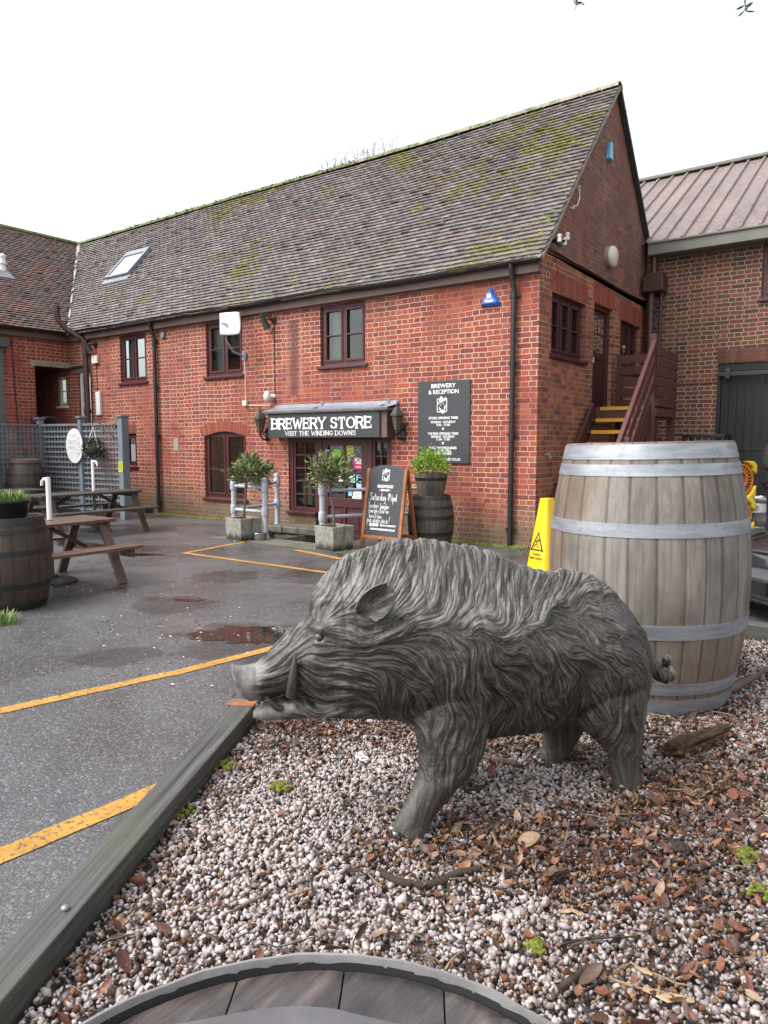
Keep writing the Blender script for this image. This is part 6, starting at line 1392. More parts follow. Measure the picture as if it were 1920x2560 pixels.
TOP = contour([(1612, 1640), (1609, 1615), (1593, 1568), (1566, 1529), (1531, 1490), (1500, 1460), (1458, 1433), (1427, 1426), (1373, 1431), (1327, 1423), (1281, 1407), (1238, 1385), (1180, 1367), (1138, 1362), (1108, 1355), (1072, 1351), (1021, 1349), (974, 1353), (927, 1366), (884, 1384), (855, 1397), (840, 1406), (815, 1436), (793, 1461), (780, 1490), (775, 1517), (761, 1546), (742, 1560), (699, 1600), (656, 1645), (627, 1661), (600, 1665), (587, 1664), (579, 1660)])
BOT = contour([(1612, 1665), (1606, 1720), (1590, 1765), (1560, 1800), (1500, 1806), (1450, 1806), (1358, 1816), (1311, 1826), (1254, 1834), (1207, 1838), (1100, 1838), (1037, 1805), (974, 1796), (902, 1790), (850, 1782), (810, 1768), (775, 1745), (735, 1730), (721, 1728), (680, 1742), (645, 1752), (622, 1750), (605, 1738), (590, 1712), (579, 1680)])
WID = contour([(1612, 1600), (1606, 1600), (1590, 1600), (1550, 1600), (1500, 1600), (1400, 1600), (1300, 1600), (1200, 1600), (1100, 1600), (1021, 1600), (960, 1600), (900, 1600), (855, 1600), (815, 1600), (780, 1600), (742, 1600), (700, 1600), (656, 1600), (627, 1600), (587, 1600), (579, 1600)])
WID[:, 1] = np.array([.012, .06, .105, .16, .19, .205, .21, .215, .205, .19, .175, .165, .155, .135, .118, .085, .07, .064, .064, .064, .05])
def p2s(px): return unpix(px, 1600)[0]
MANE0, MANE1 = p2s(1540), p2s(780)
def loft_shell(rings, flip=False):
    """closed shell from rings of equal length (arrays n x 3)"""
    n = len(rings[0]); vs = np.concatenate(rings + [rings[0].mean(0, keepdims=True), rings[-1].mean(0, keepdims=True)]); fs = []; N = len(rings)
    for i in range(N - 1):
        for k in range(n): fs.append((i * n + k, i * n + (k + 1) % n, (i + 1) * n + (k + 1) % n, (i + 1) * n + k))
    a = N * n
    for k in range(n): fs.append((a, (k + 1) % n, k)); fs.append((a + 1, (N - 1) * n + k, (N - 1) * n + (k + 1) % n))
    return vs, fs
def interp(C, s): return np.interp(s, C[:, 0], C[:, 1])
def hash2(ix, iy, seed):
    h = (ix.astype(np.int64) * 374761393 + iy.astype(np.int64) * 668265263 + seed * 982451653) & 0x7fffffff; h = (h ^ (h >> 13)) * 1274126177 & 0x7fffffff
    return ((h ^ (h >> 16)) & 0xffff) / 65535.0
def vnoise(x, y, seed=0):
    ix = np.floor(x); iy = np.floor(y); fx = x - ix; fy = y - iy; fx = fx * fx * (3 - 2 * fx); fy = fy * fy * (3 - 2 * fy)
    a = hash2(ix, iy, seed); b = hash2(ix + 1, iy, seed); c = hash2(ix, iy + 1, seed); d = hash2(ix + 1, iy + 1, seed)
    return (a * (1 - fx) + b * fx) * (1 - fy) + (c * (1 - fx) + d * fx) * fy
def smooth01(x): x = np.clip(x, 0, 1); return x * x * (3 - 2 * x)
# ---- body: one lofted shell. sections at right angles to the spine
s0, s1 = max(TOP[0, 0], BOT[0, 0]), min(TOP[-1, 0], BOT[-1, 0])
u = np.linspace(0, 1, 300); SS = s0 + (s1 - s0) * (0.5 - 0.5 * np.cos(np.pi * u)) * .35 + (s1 - s0) * u * .65
NC = 96; ph = np.linspace(0, 2 * np.pi, NC, endpoint=False); rings = []
sn_jaw = p2s(742)
for s in SS:
    zt = interp(TOP, s); zb = interp(BOT, s); w = interp(WID, s)
    if MANE0 < s < MANE1:
        tuft = abs(math.sin((s * 1.0 + .02 * math.sin(s * 31)) * math.pi / .062)); e = smooth01((s - MANE0) / .15) * smooth01((MANE1 - s) / .06); zt = zt + e * (.011 * tuft ** .7 - .004)
    v = np.cos(ph); sd = np.sin(ph); ax = np.abs(v)
    prof = np.sign(sd) * np.abs(sd) ** .82
    mane = float(smooth01((s - MANE0) / .25) * smooth01((MANE1 + .08 - s) / .2)); pinch = 1 - (.62 * mane + .12) * smooth01((v - .0) / 1.0) ** 1.1
    head = float(smooth01((s - p2s(900)) / .2)); pinch = pinch * (1 - .25 * head * smooth01(v))
    low = 1 - .1 * smooth01((-v - .3) / .7)
    z = (zt + zb) / 2 + (zt - zb) / 2 * v
    # brow, cheek and jowl swellings
    br = .020 * np.exp(-((s - p2s(800)) / .05) ** 2 - ((z - unpix(800, 1560)[1]) / .03) ** 2); ck = .022 * np.exp(-((s - p2s(880)) / .09) ** 2 - ((z - unpix(880, 1680)[1]) / .08) ** 2)
    sh = .035 * np.exp(-((s - p2s(1080)) / .12) ** 2 - ((z - unpix(1080, 1680)[1]) / .16) ** 2); hm = .03 * np.exp(-((s - p2s(1490)) / .13) ** 2 - ((z - unpix(1490, 1660)[1]) / .17) ** 2)
    wv = prof * (w * pinch * low) + np.sign(sd) * np.abs(sd) ** .5 * (br + ck + sh + hm)
    rings.append(b_world(np.full(NC, s), wv, z))
shells = [loft_shell(rings)]
# ---- lower jaw
JT = contour([(628, 1785), (640, 1768), (663, 1755), (700, 1744), (735, 1732), (800, 1728), (920, 1730)]); JB = contour([(628, 1795), (648, 1800), (703, 1795), (775, 1788), (830, 1786), (920, 1789)])
rings = []
for s in np.linspace(p2s(915), p2s(629), 80):
    zt, zb = interp(JT, s), interp(JB, s); zt = max(zt, zb + .012); w = np.interp(s, [p2s(915), p2s(830), p2s(760), p2s(690), p2s(640), p2s(629)], [.1, .112, .085, .05, .034, .016]); a = np.linspace(0, 2 * np.pi, 40, endpoint=False)
    rings.append(b_world(np.full(40, s), w * np.sin(a), (zt + zb) / 2 + (zt - zb) / 2 * np.cos(a)))
shells.append(loft_shell(rings))
# ---- legs: (pixel left, pixel right, pixel row) rows on the plane of that leg
def leg(rows, side, ry, flare=1.0):
    rg = []; n = 40; a = np.linspace(0, 2 * np.pi, n, endpoint=False); R_ = []
    for (l, r, y), w, sd in zip(rows, ry, side if hasattr(side, '__len__') else [side] * len(rows)):
        sa, z = unpix(l, y, sd); sb, z2 = unpix(r, y, sd); R_.append(((sa + sb) / 2, abs(sa - sb) / 2, (z + z2) / 2, w, sd))
    R_ = np.array(R_); t = np.arange(len(R_)); tt = np.linspace(0, len(R_) - 1, len(R_) * 6)
    def sm(c):
        y = np.interp(tt, t, R_[:, c]); k = np.array([1, 2, 3, 2, 1]) / 9; return np.convolve(np.pad(y, 2, 'edge'), k, 'valid')
    C, A, Z, W, SD = (sm(c) for c in range(5))
    for c, aa, z, w, sd in zip(C, A, Z, W, SD): rg.append(b_world(c + aa * np.cos(a), sd + w * np.sin(a), np.full(n, z)))
    return loft_shell(rg)
shells.append(leg([(1075, 1170, 1570), (1062, 1182, 1640), (1046, 1200, 1720), (1037, 1207, 1785), (1045, 1208, 1835), (1048, 1207, 1880), (1047, 1188, 1925), (1038, 1162, 1955), (1020, 1130, 1990), (1003, 1103, 2020), (990, 1082, 2047), (982, 1072, 2070), (984, 1074, 2100), (990, 1072, 2125)], [.03, .05, .075, .095, .112, .13, .148, .158, .162, .165, .166, .166, .166, .166], [.1, .135, .14, .125, .108, .09, .073, .062, .052, .048, .046, .05, .052, .05]))
shells.append(leg([(1060, 1230, 1740), (1070, 1220, 1800), (1075, 1200, 1850), (1068, 1170, 1890), (1055, 1135, 1930), (1042, 1112, 1960), (1036, 1098, 1990), (1034, 1094, 2025), (1034, 1092, 2050)], -.15, [.1, .1, .085, .07, .055, .048, .046, .05, .05]))
shells.append(leg([(1455, 1560, 1600), (1440, 1585, 1660), (1424, 1600, 1730), (1430, 1598, 1785), (1462, 1600, 1820), (1500, 1602, 1846), (1523, 1599, 1880), (1531, 1596, 1920), (1534, 1599, 1952), (1534, 1603, 1972), (1538, 1602, 1995)], [.03, .055, .075, .098, .12, .135, .15, .155, .156, .156, .156], [.09, .13, .135, .115, .088, .066, .052, .046, .05, .054, .05]))
shells.append(leg([(1340, 1500, 1740), (1352, 1470, 1795), (1364, 1452, 1825), (1362, 1436, 1860), (1348, 1421, 1888), (1338, 1406, 1908), (1336, 1404, 1925), (1338, 1402, 1945)], -.155, [.1, .095, .075, .056, .048, .048, .05, .05]))
# ---- ear (cupped leaf) on both sides
def ear(sign):
    bs, bz = unpix(912, 1540, .13); ts, tz = unpix(962, 1452, .13); A = np.array([ts - bs, tz - bz]); L = np.hypot(*A); A /= L; B = np.array([A[1], -A[0]]); nu, nv = 13, 15; F_ = []; K_ = []
    for j in range(nv):
        v = j / (nv - 1); w = .052 * (math.sin(math.pi * min(1, .16 + v * .84)) ** .6) * (1 - .1 * v) if v < 1 else .008
        for i in range(nu):
            q = -1 + 2 * i / (nu - 1); lat = .125 + .055 * v + .02 * q * q - .028 * (1 - q * q) * math.sin(v * math.pi) - .018 * q ; s = bs + A[0] * L * v + B[0] * w * q; z = bz + A[1] * L * v + B[1] * w * q
            F_.append((s, (lat + .007) * sign, z)); K_.append((s, (lat - .012) * sign, z))
    P = np.array(F_ + K_); P = b_world(P[:, 0], P[:, 1], P[:, 2]); m = nu * nv; fs = []
    for j in range(nv - 1):
        for i in range(nu - 1): a = j * nu + i; fs.append((a, a + 1, a + nu + 1, a + nu)); fs.append((m + a, m + a + nu, m + a + nu + 1, m + a + 1))
    loop = [i for i in range(nu)] + [j * nu + nu - 1 for j in range(1, nv)] + [(nv - 1) * nu + i for i in range(nu - 2, -1, -1)] + [j * nu for j in range(nv - 2, 0, -1)]
    for a, b in zip(loop, loop[1:] + loop[:1]): fs.append((a, m + a, m + b, b))
    return P, fs
shells += [ear(1), ear(-1)]
# ---- curled tail
def tube_shell(P, r, n=16):
    mb = MB(); mb.tube([Vector(p) for p in P], list(r), n); return np.array(mb.v), mb.f
tp = [unpix(*q) for q in ((1590, 1652), (1612, 1652), (1625, 1662), (1632, 1680), (1645, 1688), (1660, 1680), (1663, 1662), (1656, 1645), (1660, 1640))]
shells.append(tube_shell([b_world(s, d, z) for (s, z), d in zip(tp, (0, 0, .01, .03, .045, .03, .005, .02, .03))], (.042, .034, .03, .03, .029, .026, .022, .018, .012)))
V_ = []; F_ = []; n = 0
for vs, fs in shells: V_.append(vs); F_ += [tuple(i + n for i in f) for f in fs]; n += len(vs)
me = bpy.data.meshes.new('tmp'); me.from_pydata(np.concatenate(V_).tolist(), [], F_); me.update()
bm = bmesh.new(); bm.from_mesh(me); bmesh.ops.recalc_face_normals(bm, faces=bm.faces); bm.to_mesh(me); bm.free()
tmp = bpy.data.objects.new('tmp', me); COL.objects.link(tmp)
md = tmp.modifiers.new('r', 'REMESH'); md.mode = 'VOXEL'; md.voxel_size = .003; md = tmp.modifiers.new('s', 'SMOOTH'); md.factor = .5; md.iterations = 16
dg = bpy.context.evaluated_depsgraph_get(); dg.update(); bme = bpy.data.meshes.new_from_object(tmp.evaluated_get(dg)); bpy.data.objects.remove(tmp)
N = len(bme.vertices); co = np.empty(N * 3); bme.vertices.foreach_get('co', co); co = co.reshape(-1, 3); no = np.empty(N * 3); bme.vertices.foreach_get('normal', no); no = no.reshape(-1, 3)
# body coordinates of every vertex
lf = np.stack([(co[:, 0] - CAM.x) * RIGHT.x + (co[:, 1] - CAM.y) * RIGHT.y, (co[:, 0] - CAM.x) * _fh.x + (co[:, 1] - CAM.y) * _fh.y], -1)
sg = np.zeros(N); best = np.full(N, 1e9)
for i in range(0, len(BS), 4):
    d = (lf[:, 0] - BL[i]) ** 2 + (lf[:, 1] - BF[i]) ** 2; k = d < best; best[k] = d[k]; sg[k] = BS[i]
th = np.interp(sg, BS, BT); dl = lf[:, 0] - np.interp(sg, BS, BL); df = lf[:, 1] - np.interp(sg, BS, BF); sg += -(np.cos(th) * dl + np.sin(th) * df); side = np.sin(th) * dl - np.cos(th) * df; zz = co[:, 2] - BZ
# ---- hair direction, read off the photograph: (pixel x, pixel y, angle in the picture, degrees, 0 = right, 90 = up)
HAIR = [(620, 1700, 10), (680, 1690, 12), (690, 1640, 40), (740, 1600, 42), (720, 1700, 25), (700, 1730, 5), (790, 1540, 60), (830, 1560, 5), (860, 1590, -8), (900, 1570, 2), (800, 1640, -20), (760, 1680, -55), (770, 1730, -50), (720, 1775, 5), (820, 1690, -35), (840, 1740, -22), (800, 1775, -3), (880, 1780, -5), (900, 1640, -25), (890, 1700, -40), (950, 1740, -35), (940, 1620, -30), (960, 1660, -60), (1000, 1770, -55), (1000, 1700, -70),
        (800, 1480, 50), (840, 1440, 58), (880, 1470, 45), (860, 1410, 68), (930, 1400, 66), (930, 1440, 58), (1000, 1380, 75), (1000, 1430, 68), (1000, 1480, 58), (990, 1520, 25), (1040, 1525, 8), (1080, 1500, 45), (1080, 1440, 68), (1080, 1380, 78), (1150, 1400, 80), (1150, 1470, 70), (1120, 1525, 18), (1160, 1550, -15), (1200, 1560, 10), (1210, 1510, 60), (1230, 1450, 72), (1230, 1400, 70), (1290, 1520, 35), (1290, 1460, 62), (1300, 1425, 60), (1350, 1490, 35), (1370, 1450, 55), (1420, 1470, 28), (1420, 1440, 48), (1480, 1465, 10), (1520, 1490, -35),
        (1040, 1570, -35), (1070, 1620, -65), (1100, 1570, -40), (1130, 1640, -75), (1150, 1600, -50), (1080, 1700, -80), (1150, 1750, -85), (1060, 1800, -70), (1120, 1830, -80), (1220, 1600, -30), (1220, 1680, -60), (1220, 1780, -85), (1280, 1560, -22), (1300, 1620, -40), (1320, 1700, -60), (1300, 1790, -85), (1360, 1520, -25), (1400, 1580, -42), (1420, 1660, -75), (1400, 1760, -85), (1460, 1510, -35), (1480, 1580, -55), (1490, 1680, -80), (1480, 1780, -80), (1560, 1560, -50), (1570, 1640, -85), (1560, 1740, -88), (1550, 1850, -75), (1560, 1930, -80),
        (1150, 1880, -100), (1080, 1900, -100), (1100, 1960, -120), (1040, 2000, -112), (1030, 2060, -100), (1380, 1850, -90), (1400, 1810, -80)]
HP = np.array([unpix(a, b) + (c,) for a, b, c in HAIR])
g0, g1, h0, h1 = -.45, 1.55, -.1, 1.15; NX, NZ = 240, 150; gx, gz = np.meshgrid(np.linspace(g0, g1, NX), np.linspace(h0, h1, NZ), indexing='ij')
den = np.zeros_like(gx); cx_ = np.zeros_like(gx); sx_ = np.zeros_like(gx)
for s_, z_, a_ in HP:
    w = 1 / ((gx - s_) ** 2 + (gz - z_) ** 2 + 8e-4) ** 1.7; A2 = 2 * math.radians(180 - a_); den += w; cx_ += w * math.cos(A2); sx_ += w * math.sin(A2)      # s runs to the left in the picture
ANG = .5 * np.arctan2(sx_, cx_)
wave = (vnoise(gx * 11, gz * 11, 5) - .5) * 1.5 + (vnoise(gx * 24, gz * 24, 6) - .5) * .9
def region(poly, feather):
    """soft mask of a picture polygon on the grid (signed distance)"""
    P = np.array([unpix(a, b) for a, b in poly]); ins = np.zeros(gx.shape, bool); dist = np.full(gx.shape, 1e9); m = len(P)
    for i in range(m):
        a, b = P[i], P[(i + 1) % m]; c = ((a[1] > gz) != (b[1] > gz)) & (gx < (b[0] - a[0]) * (gz - a[1]) / (b[1] - a[1] + 1e-12) + a[0]); ins ^= c
        e = b - a; t = np.clip(((gx - a[0]) * e[0] + (gz - a[1]) * e[1]) / (e @ e), 0, 1); dist = np.minimum(dist, np.hypot(gx - a[0] - t * e[0], gz - a[1] - t * e[1]))
    return smooth01((np.where(ins, dist, -dist) + feather) / (2 * feather))
MANE = region([(780, 1500), (760, 1420), (900, 1300), (1150, 1300), (1330, 1380), (1560, 1420), (1535, 1492), (1480, 1478), (1420, 1480), (1345, 1512), (1290, 1545), (1230, 1568), (1190, 1572), (1140, 1548), (1090, 1535), (1040, 1537), (1000, 1530), (960, 1518), (900, 1500), (850, 1495)], .012)
SNOUT = region([(560, 1640), (640, 1640), (665, 1660), (640, 1700), (650, 1760), (560, 1760)], .02)
JAW = region([(600, 1760), (700, 1752), (735, 1745), (700, 1790), (600, 1810)], .012)
LOWLEG = region([(960, 1900), (1180, 1900), (1180, 1950), (1110, 2200), (900, 2200)], .05) + region([(1300, 1830), (1640, 1850), (1640, 2100), (1300, 2100)], .03)
wave = wave * (1 - .66 * MANE) * (1 - .7 * np.clip(LOWLEG, 0, 1)) * (1 - .5 * smooth01((gx - p2s(840)) / .1))
ANG = ANG + wave * .95
CA, SA = np.cos(ANG), np.sin(ANG)
def samp(G, s, z):
    x = np.clip((s - g0) / (g1 - g0) * (NX - 1), 0, NX - 1.001); y = np.clip((z - h0) / (h1 - h0) * (NZ - 1), 0, NZ - 1.001); i = x.astype(int); j = y.astype(int); fx = x - i; fy = y - j
    return (G[i, j] * (1 - fx) + G[i + 1, j] * fx) * (1 - fy) + (G[i, j + 1] * (1 - fx) + G[i + 1, j + 1] * fx) * fy
C2, S2_ = np.cos(2 * ANG), np.sin(2 * ANG)
sdoff = np.where(side > 0, 0.0, 7.3)
def lic(cell, step, K, seed):
    acc = vnoise(sg / cell + sdoff * 9, zz / cell, seed)
    for sgn in (1, -1):
        s, z = sg.copy(), zz.copy(); pd = None
        for k in range(K):
            a = .5 * np.arctan2(samp(S2_, s, z), samp(C2, s, z)); dx, dz = np.cos(a), np.sin(a)
            if pd is None: dx, dz = dx * sgn, dz * sgn
            else: f = np.where(dx * pd[0] + dz * pd[1] < 0, -1, 1); dx, dz = dx * f, dz * f
            pd = (dx, dz); s = s + dx * step; z = z + dz * step; acc = acc + vnoise(s / cell + sdoff * 9, z / cell, seed)
    a = acc / (2 * K + 1); a = (a - a.mean()) / (a.std() + 1e-9); return np.clip(a / 2.2, -1, 1)
hair = lic(.0046, .005, 7, 1); locks = lic(.022, .009, 6, 2); fine = lic(.0095, .006, 6, 3)
mane = samp(MANE, sg, zz); snout = np.clip(samp(SNOUT, sg, zz) + samp(JAW, sg, zz), 0, 1); ll = np.clip(samp(LOWLEG, sg, zz), 0, 1)
es, ez = unpix(935, 1500, .13); earm = smooth01(1 - (np.hypot(sg - es, (zz - ez)) - .07) / .03) * smooth01((abs(side) - .1) / .02)
headm = smooth01((sg - p2s(860)) / .1)
amp = .0024 - .0002 * mane - .0007 * headm; amp = amp * (1 - .9 * snout) * (1 - .66 * ll) * (1 - .7 * earm)
la = (.0062 - .004 * mane - .003 * headm) * (1 - snout) * (1 - .85 * ll) * (1 - earm)
ridge = np.sign(hair) * np.abs(hair) ** .75
tuftn = np.abs(np.sin((sg + .018 * np.sin(zz * 37)) * 47 + zz * 12 + 3 * vnoise(sg * 6, zz * 9, 9)))
disp = ridge * amp + locks * la + fine * .0017 * (1 - snout) * (1 - .5 * ll) * (1 - earm) + mane * .011 * (np.abs(side) > .02) * (1 - earm) * (1 - .9 * smooth01((sg - p2s(905)) / .05)) + mane * .003 * (tuftn - .5) * (1 - earm)
# eye socket, nostril side crease, mouth corner
eye_s, eye_z = unpix(797, 1591, .1); disp += (-.012 * np.exp(-((sg - eye_s) ** 2 + (zz - eye_z) ** 2) / .014 ** 2) + .013 * np.exp(-(((sg - eye_s + .006) / .034) ** 2 + ((zz - eye_z - .027) / .013) ** 2)) + .006 * np.exp(-(((sg - eye_s) / .022) ** 2 + ((zz - eye_z + .02) / .008) ** 2))) * (abs(side) > .05)
n_s, _ = unpix(640, 1700); disp += -.004 * np.exp(-((sg - n_s) / .012) ** 2) * (snout > .2) * 1.0
pits = vnoise(sg / .012 + 50, zz / .012, 12); disp += -.0007 * smooth01((pits - .72) / .12) * snout
co2 = co + no * disp[:, None]; bme.vertices.foreach_set('co', co2.ravel()); bme.update()
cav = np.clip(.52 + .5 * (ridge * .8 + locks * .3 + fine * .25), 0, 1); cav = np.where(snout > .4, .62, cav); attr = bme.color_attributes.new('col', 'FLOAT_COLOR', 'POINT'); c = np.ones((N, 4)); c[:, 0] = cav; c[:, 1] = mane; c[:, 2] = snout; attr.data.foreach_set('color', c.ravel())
for p in bme.polygons: p.use_smooth = True
def boar_mat():
    t = NT('boar_resin'); at_ = t.n('ShaderNodeAttribute', attribute_name='col'); sp = t.n('ShaderNodeSeparateColor'); t.t.links.new(at_.outputs['Color'], sp.inputs[0]); pos = t.coord('World')
    # weathered metal-filled resin: groove shade painted dark into the colour, hair ridges rubbed pale; mane palest
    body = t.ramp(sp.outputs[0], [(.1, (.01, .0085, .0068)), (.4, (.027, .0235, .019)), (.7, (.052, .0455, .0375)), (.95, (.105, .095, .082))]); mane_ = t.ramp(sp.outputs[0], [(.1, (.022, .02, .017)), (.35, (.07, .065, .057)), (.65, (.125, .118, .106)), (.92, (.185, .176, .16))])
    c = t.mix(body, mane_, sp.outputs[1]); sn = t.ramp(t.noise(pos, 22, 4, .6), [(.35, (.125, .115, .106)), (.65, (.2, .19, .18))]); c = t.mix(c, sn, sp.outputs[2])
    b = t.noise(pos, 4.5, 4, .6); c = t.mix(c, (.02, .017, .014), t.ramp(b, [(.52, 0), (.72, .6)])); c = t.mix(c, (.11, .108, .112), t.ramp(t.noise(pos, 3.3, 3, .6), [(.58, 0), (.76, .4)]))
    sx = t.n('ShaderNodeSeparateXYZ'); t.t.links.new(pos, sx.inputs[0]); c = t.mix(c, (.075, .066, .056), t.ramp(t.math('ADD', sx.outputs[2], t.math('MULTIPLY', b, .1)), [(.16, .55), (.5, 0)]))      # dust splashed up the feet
    sk = t.noise(pos, 260, 2, .5); c = t.mix(c, (.4, .39, .37), t.ramp(sk, [(.69, 0), (.73, .8)]))
    t.set(color=c, rough=t.math('MULTIPLY_ADD', b, .25, .36), spec=.45, normal=t.bump(t.noise(pos, 320, 3, .6), .12, .002)); M['boar_resin'] = t.m
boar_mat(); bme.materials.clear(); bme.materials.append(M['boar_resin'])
boar = thing('boar_statue', 'life-size dark bronze-coloured statue of a walking wild boar with shaggy mane on the gravel', 'statue', tuple(b_world(.5, 0, 0)))
def part_of(o): o.parent = boar; o.matrix_parent_inverse = Matrix.Translation(-boar.location); return o
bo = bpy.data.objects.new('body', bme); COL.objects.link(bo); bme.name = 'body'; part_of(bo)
mat_plain('tusk', (.045, .041, .033), .4, var=.3, scale=20, bump=.15); mat_plain('eye_grey', (.1, .085, .075), .25, var=.15)
mat_plain('hoof_chrome', (.22, .21, .22), .25, .8, var=.3)
def tusk(pts, rr_, sgn):
    P = [Vector(b_world(*(lambda q: (q[0], sgn * d, q[1]))(unpix(a, b, d)))) for a, b, d in pts]
    n = 4; PP = []; RR = []
    for i in range(len(P) - 1):
        for k in range(n): PP.append(P[i].lerp(P[i + 1], k / n)); RR.append(rr_[i] + (rr_[i + 1] - rr_[i]) * k / n)
    PP.append(P[-1]); RR.append(rr_[-1]); PP = [PP[0]] + [(PP[i - 1] + PP[i] * 2 + PP[i + 1]) / 4 for i in range(1, len(PP) - 1)] + [PP[-1]]
    mb = MB(); mb.tube(PP, RR, 14); return part_of(mb.build('tusk', M['tusk'], smooth=60))
for a, b, d in ((984, 2082, .17), (1546, 1962, .16), (1347, 1903, -.15), (1040, 2030, -.16)):
    hs_, hz_ = unpix(a, b, d); mb = MB()
    for q in (-.018, .018): mb.sphere(b_world(hs_, d + q, max(.012, hz_)), (.019, .015, .015), 12, 8)
    part_of(mb.build('hoof', M['hoof_chrome'], smooth=70))
for sgn in (1, -1):
    tusk([(727, 1738, .07), (730, 1715, .088), (733, 1690, .094), (736, 1660, .095), (738, 1636, .094)], (.019, .0185, .016, .0105, .003), sgn)
    tusk([(703, 1772, .05), (690, 1768, .056), (676, 1755, .06), (666, 1742, .062)], (.013, .012, .009, .003), sgn)
    mb = MB(); mb.sphere(b_world(eye_s, sgn * .106, eye_z), .0135, 16, 10); part_of(mb.build('eye', M['eye_grey'], smooth=80))
# ================================================================ the gravel bed
GB = .085            # soil level under the stones
BPOLY = [(1.36, -6.62), (1.62, -3.78), (7.5, -4.05), (7.5, -11.0), (3.75, -11.0)]
def beam_pt(px, py): return at(px, py, z=.2)
bl = [beam_pt(578, 1756), beam_pt(295, 2043), beam_pt(0, 2360)]; br = [beam_pt(636, 1766), beam_pt(371, 2098), beam_pt(0, 2520)]
A = (bl[0] + br[0]) / 2; B = (bl[2] + br[2]) / 2; d = (B - A).normalized(); B = A + d * 3.2; wd = .12
def beam_mat():
    t = NT('sleeper'); co = t.coord('Object'); g = t.noise(t.mapping(co, (40, 1.2, 40)), 1.3, 6, .65, .35); b = t.noise(co, 3.5, 4, .6); k = t.noise(t.mapping(co, (26, .5, 26)), 1, 2, .5)
    c = t.ramp(g, [(.3, (.028, .027, .026)), (.5, (.062, .06, .058)), (.75, (.12, .118, .114))]); c = t.mix(c, (.075, .085, .05), t.ramp(b, [(.5, 0), (.7, .5)])); c = t.mix(c, (.02, .018, .017), t.ramp(k, [(.28, .9), (.36, 0)]))
    t.set(color=c, rough=t.math('MULTIPLY_ADD', b, .3, .4), normal=t.bump(g, .6, .005)); M['sleeper'] = t.m
beam_mat()
def timber(name, label, a, b, w, h, ztop, par=None):
    a = Vector((a[0], a[1])); b = Vector((b[0], b[1])); L = (b - a).length; an = math.atan2((b - a).y, (b - a).x) - PI / 2
    t = thing(name, label, 'timber edging', ((a.x + b.x) / 2, (a.y + b.y) / 2, 0), an); mb = MB(); n = 40; vs = []
    for i in range(n + 1):
        y = -L / 2 + L * i / n
        for k, (x, z) in enumerate(((-w / 2, 0), (-w / 2, ztop), (w / 2, ztop), (w / 2, 0))):
            j = mnoise.noise(Vector((y * 3, k * 5, w * 9))) * .006; vs.append((x + j, y, z + (j if z else 0)))
    mb.add(vs, [(i * 4 + k, i * 4 + (k + 1) % 4, i * 4 + 4 + (k + 1) % 4, i * 4 + 4 + k) for i in range(n) for k in range(4)] + [(0, 1, 2, 3), (n * 4 + 3, n * 4 + 2, n * 4 + 1, n * 4)]); mb.build('beam', M['sleeper'], t, bevel=.006); return t
tb_ = timber('timber_edging', 'long weathered grey timber edging running along the left of the gravel bed', B, A, wd, .2, .2)
mb = MB(); L = (B - A).length; mb.b2((-.075, L / 2 - .03, .198), (.065, L / 2 + .05, .208)); mb.build('painted_end', mat_plain('orange_paint', (.24, .1, .035), .7, var=.4, scale=25, bump=.3), tb_, bevel=.003)
for y_ in (0, -L * .25 + .2): mb = MB(); mb.sphere((.02, y_, .205), (.012, .012, .009), 10, 6); mb.build('bolt_head', M['galvanised'], tb_, smooth=60)
timber('timber_edging', 'grey timber edging at the back of the gravel, between big barrel and car', (1.6, -3.72), (7.5, -3.98), .12, .2, .22)
timber('timber_edging', 'timber edging at the far side of the gravel bed behind the boar', (1.33, -6.5), (1.6, -3.84), .12, .2, .18)
t = NT('grit'); pos = t.coord('World'); t.set(color=t.ramp(t.noise(pos, 140, 4, .7), [(.3, (.02, .015, .013)), (.5, (.09, .075, .07)), (.7, (.22, .19, .18))]), rough=.9, normal=t.bump(t.noise(pos, 90, 3), 1, .01)); M['grit'] = t.m
# bed of dark soil
mb = MB(); mb.add([(x, y, GB) for x, y in BPOLY], [tuple(range(len(BPOLY) - 1, -1, -1))])
tag(mb.build('gravel_bed', M['grit']), 'dark soil under the gravel', 'soil', kind='structure')

def in_poly(x, y, P):
    ins = np.zeros(x.shape, bool); m = len(P)
    for i in range(m):
        a, b = P[i], P[(i + 1) % m]; c = ((a[1] > y) != (b[1] > y)) & (x < (b[0] - a[0]) * (y - a[1]) / (b[1] - a[1] + 1e-12) + a[0]); ins ^= c
    return ins
def bed_points(n_per_m2, dmax=7.0, dmin=0.0, wide=.9):
    x0, x1, y0, y1 = 1.0, 7.5, -9.6, -3.7; n = int((x1 - x0) * (y1 - y0) * n_per_m2); x = rng.uniform(x0, x1, n); y = rng.uniform(y0, y1, n)
    l = (x - CAM.x) * RIGHT.x + (y - CAM.y) * RIGHT.y; f = (x - CAM.x) * _fh.x + (y - CAM.y) * _fh.y
    k = in_poly(x, y, BPOLY) & (f > max(1.0, dmin)) & (f < dmax) & (np.abs(l) < wide * f + .15)
    # right of the timber only, and not inside the barrels
    e = np.array([d.x, d.y]); nrm = np.array([-e[1], e[0]]); q = (x - A.x) * nrm[0] + (y - A.y) * nrm[1]
    k &= (np.where(q * 1 > 0, q, q) > wd / 2 + .008) | ((x - A.x) * e[0] + (y - A.y) * e[1] < -.05)
    k &= np.hypot(x - bc.x, y - bc.y) > .43; k &= np.hypot(x - fc.x, y - fc.y) > .3
    return x[k], y[k], l[k], f[k]
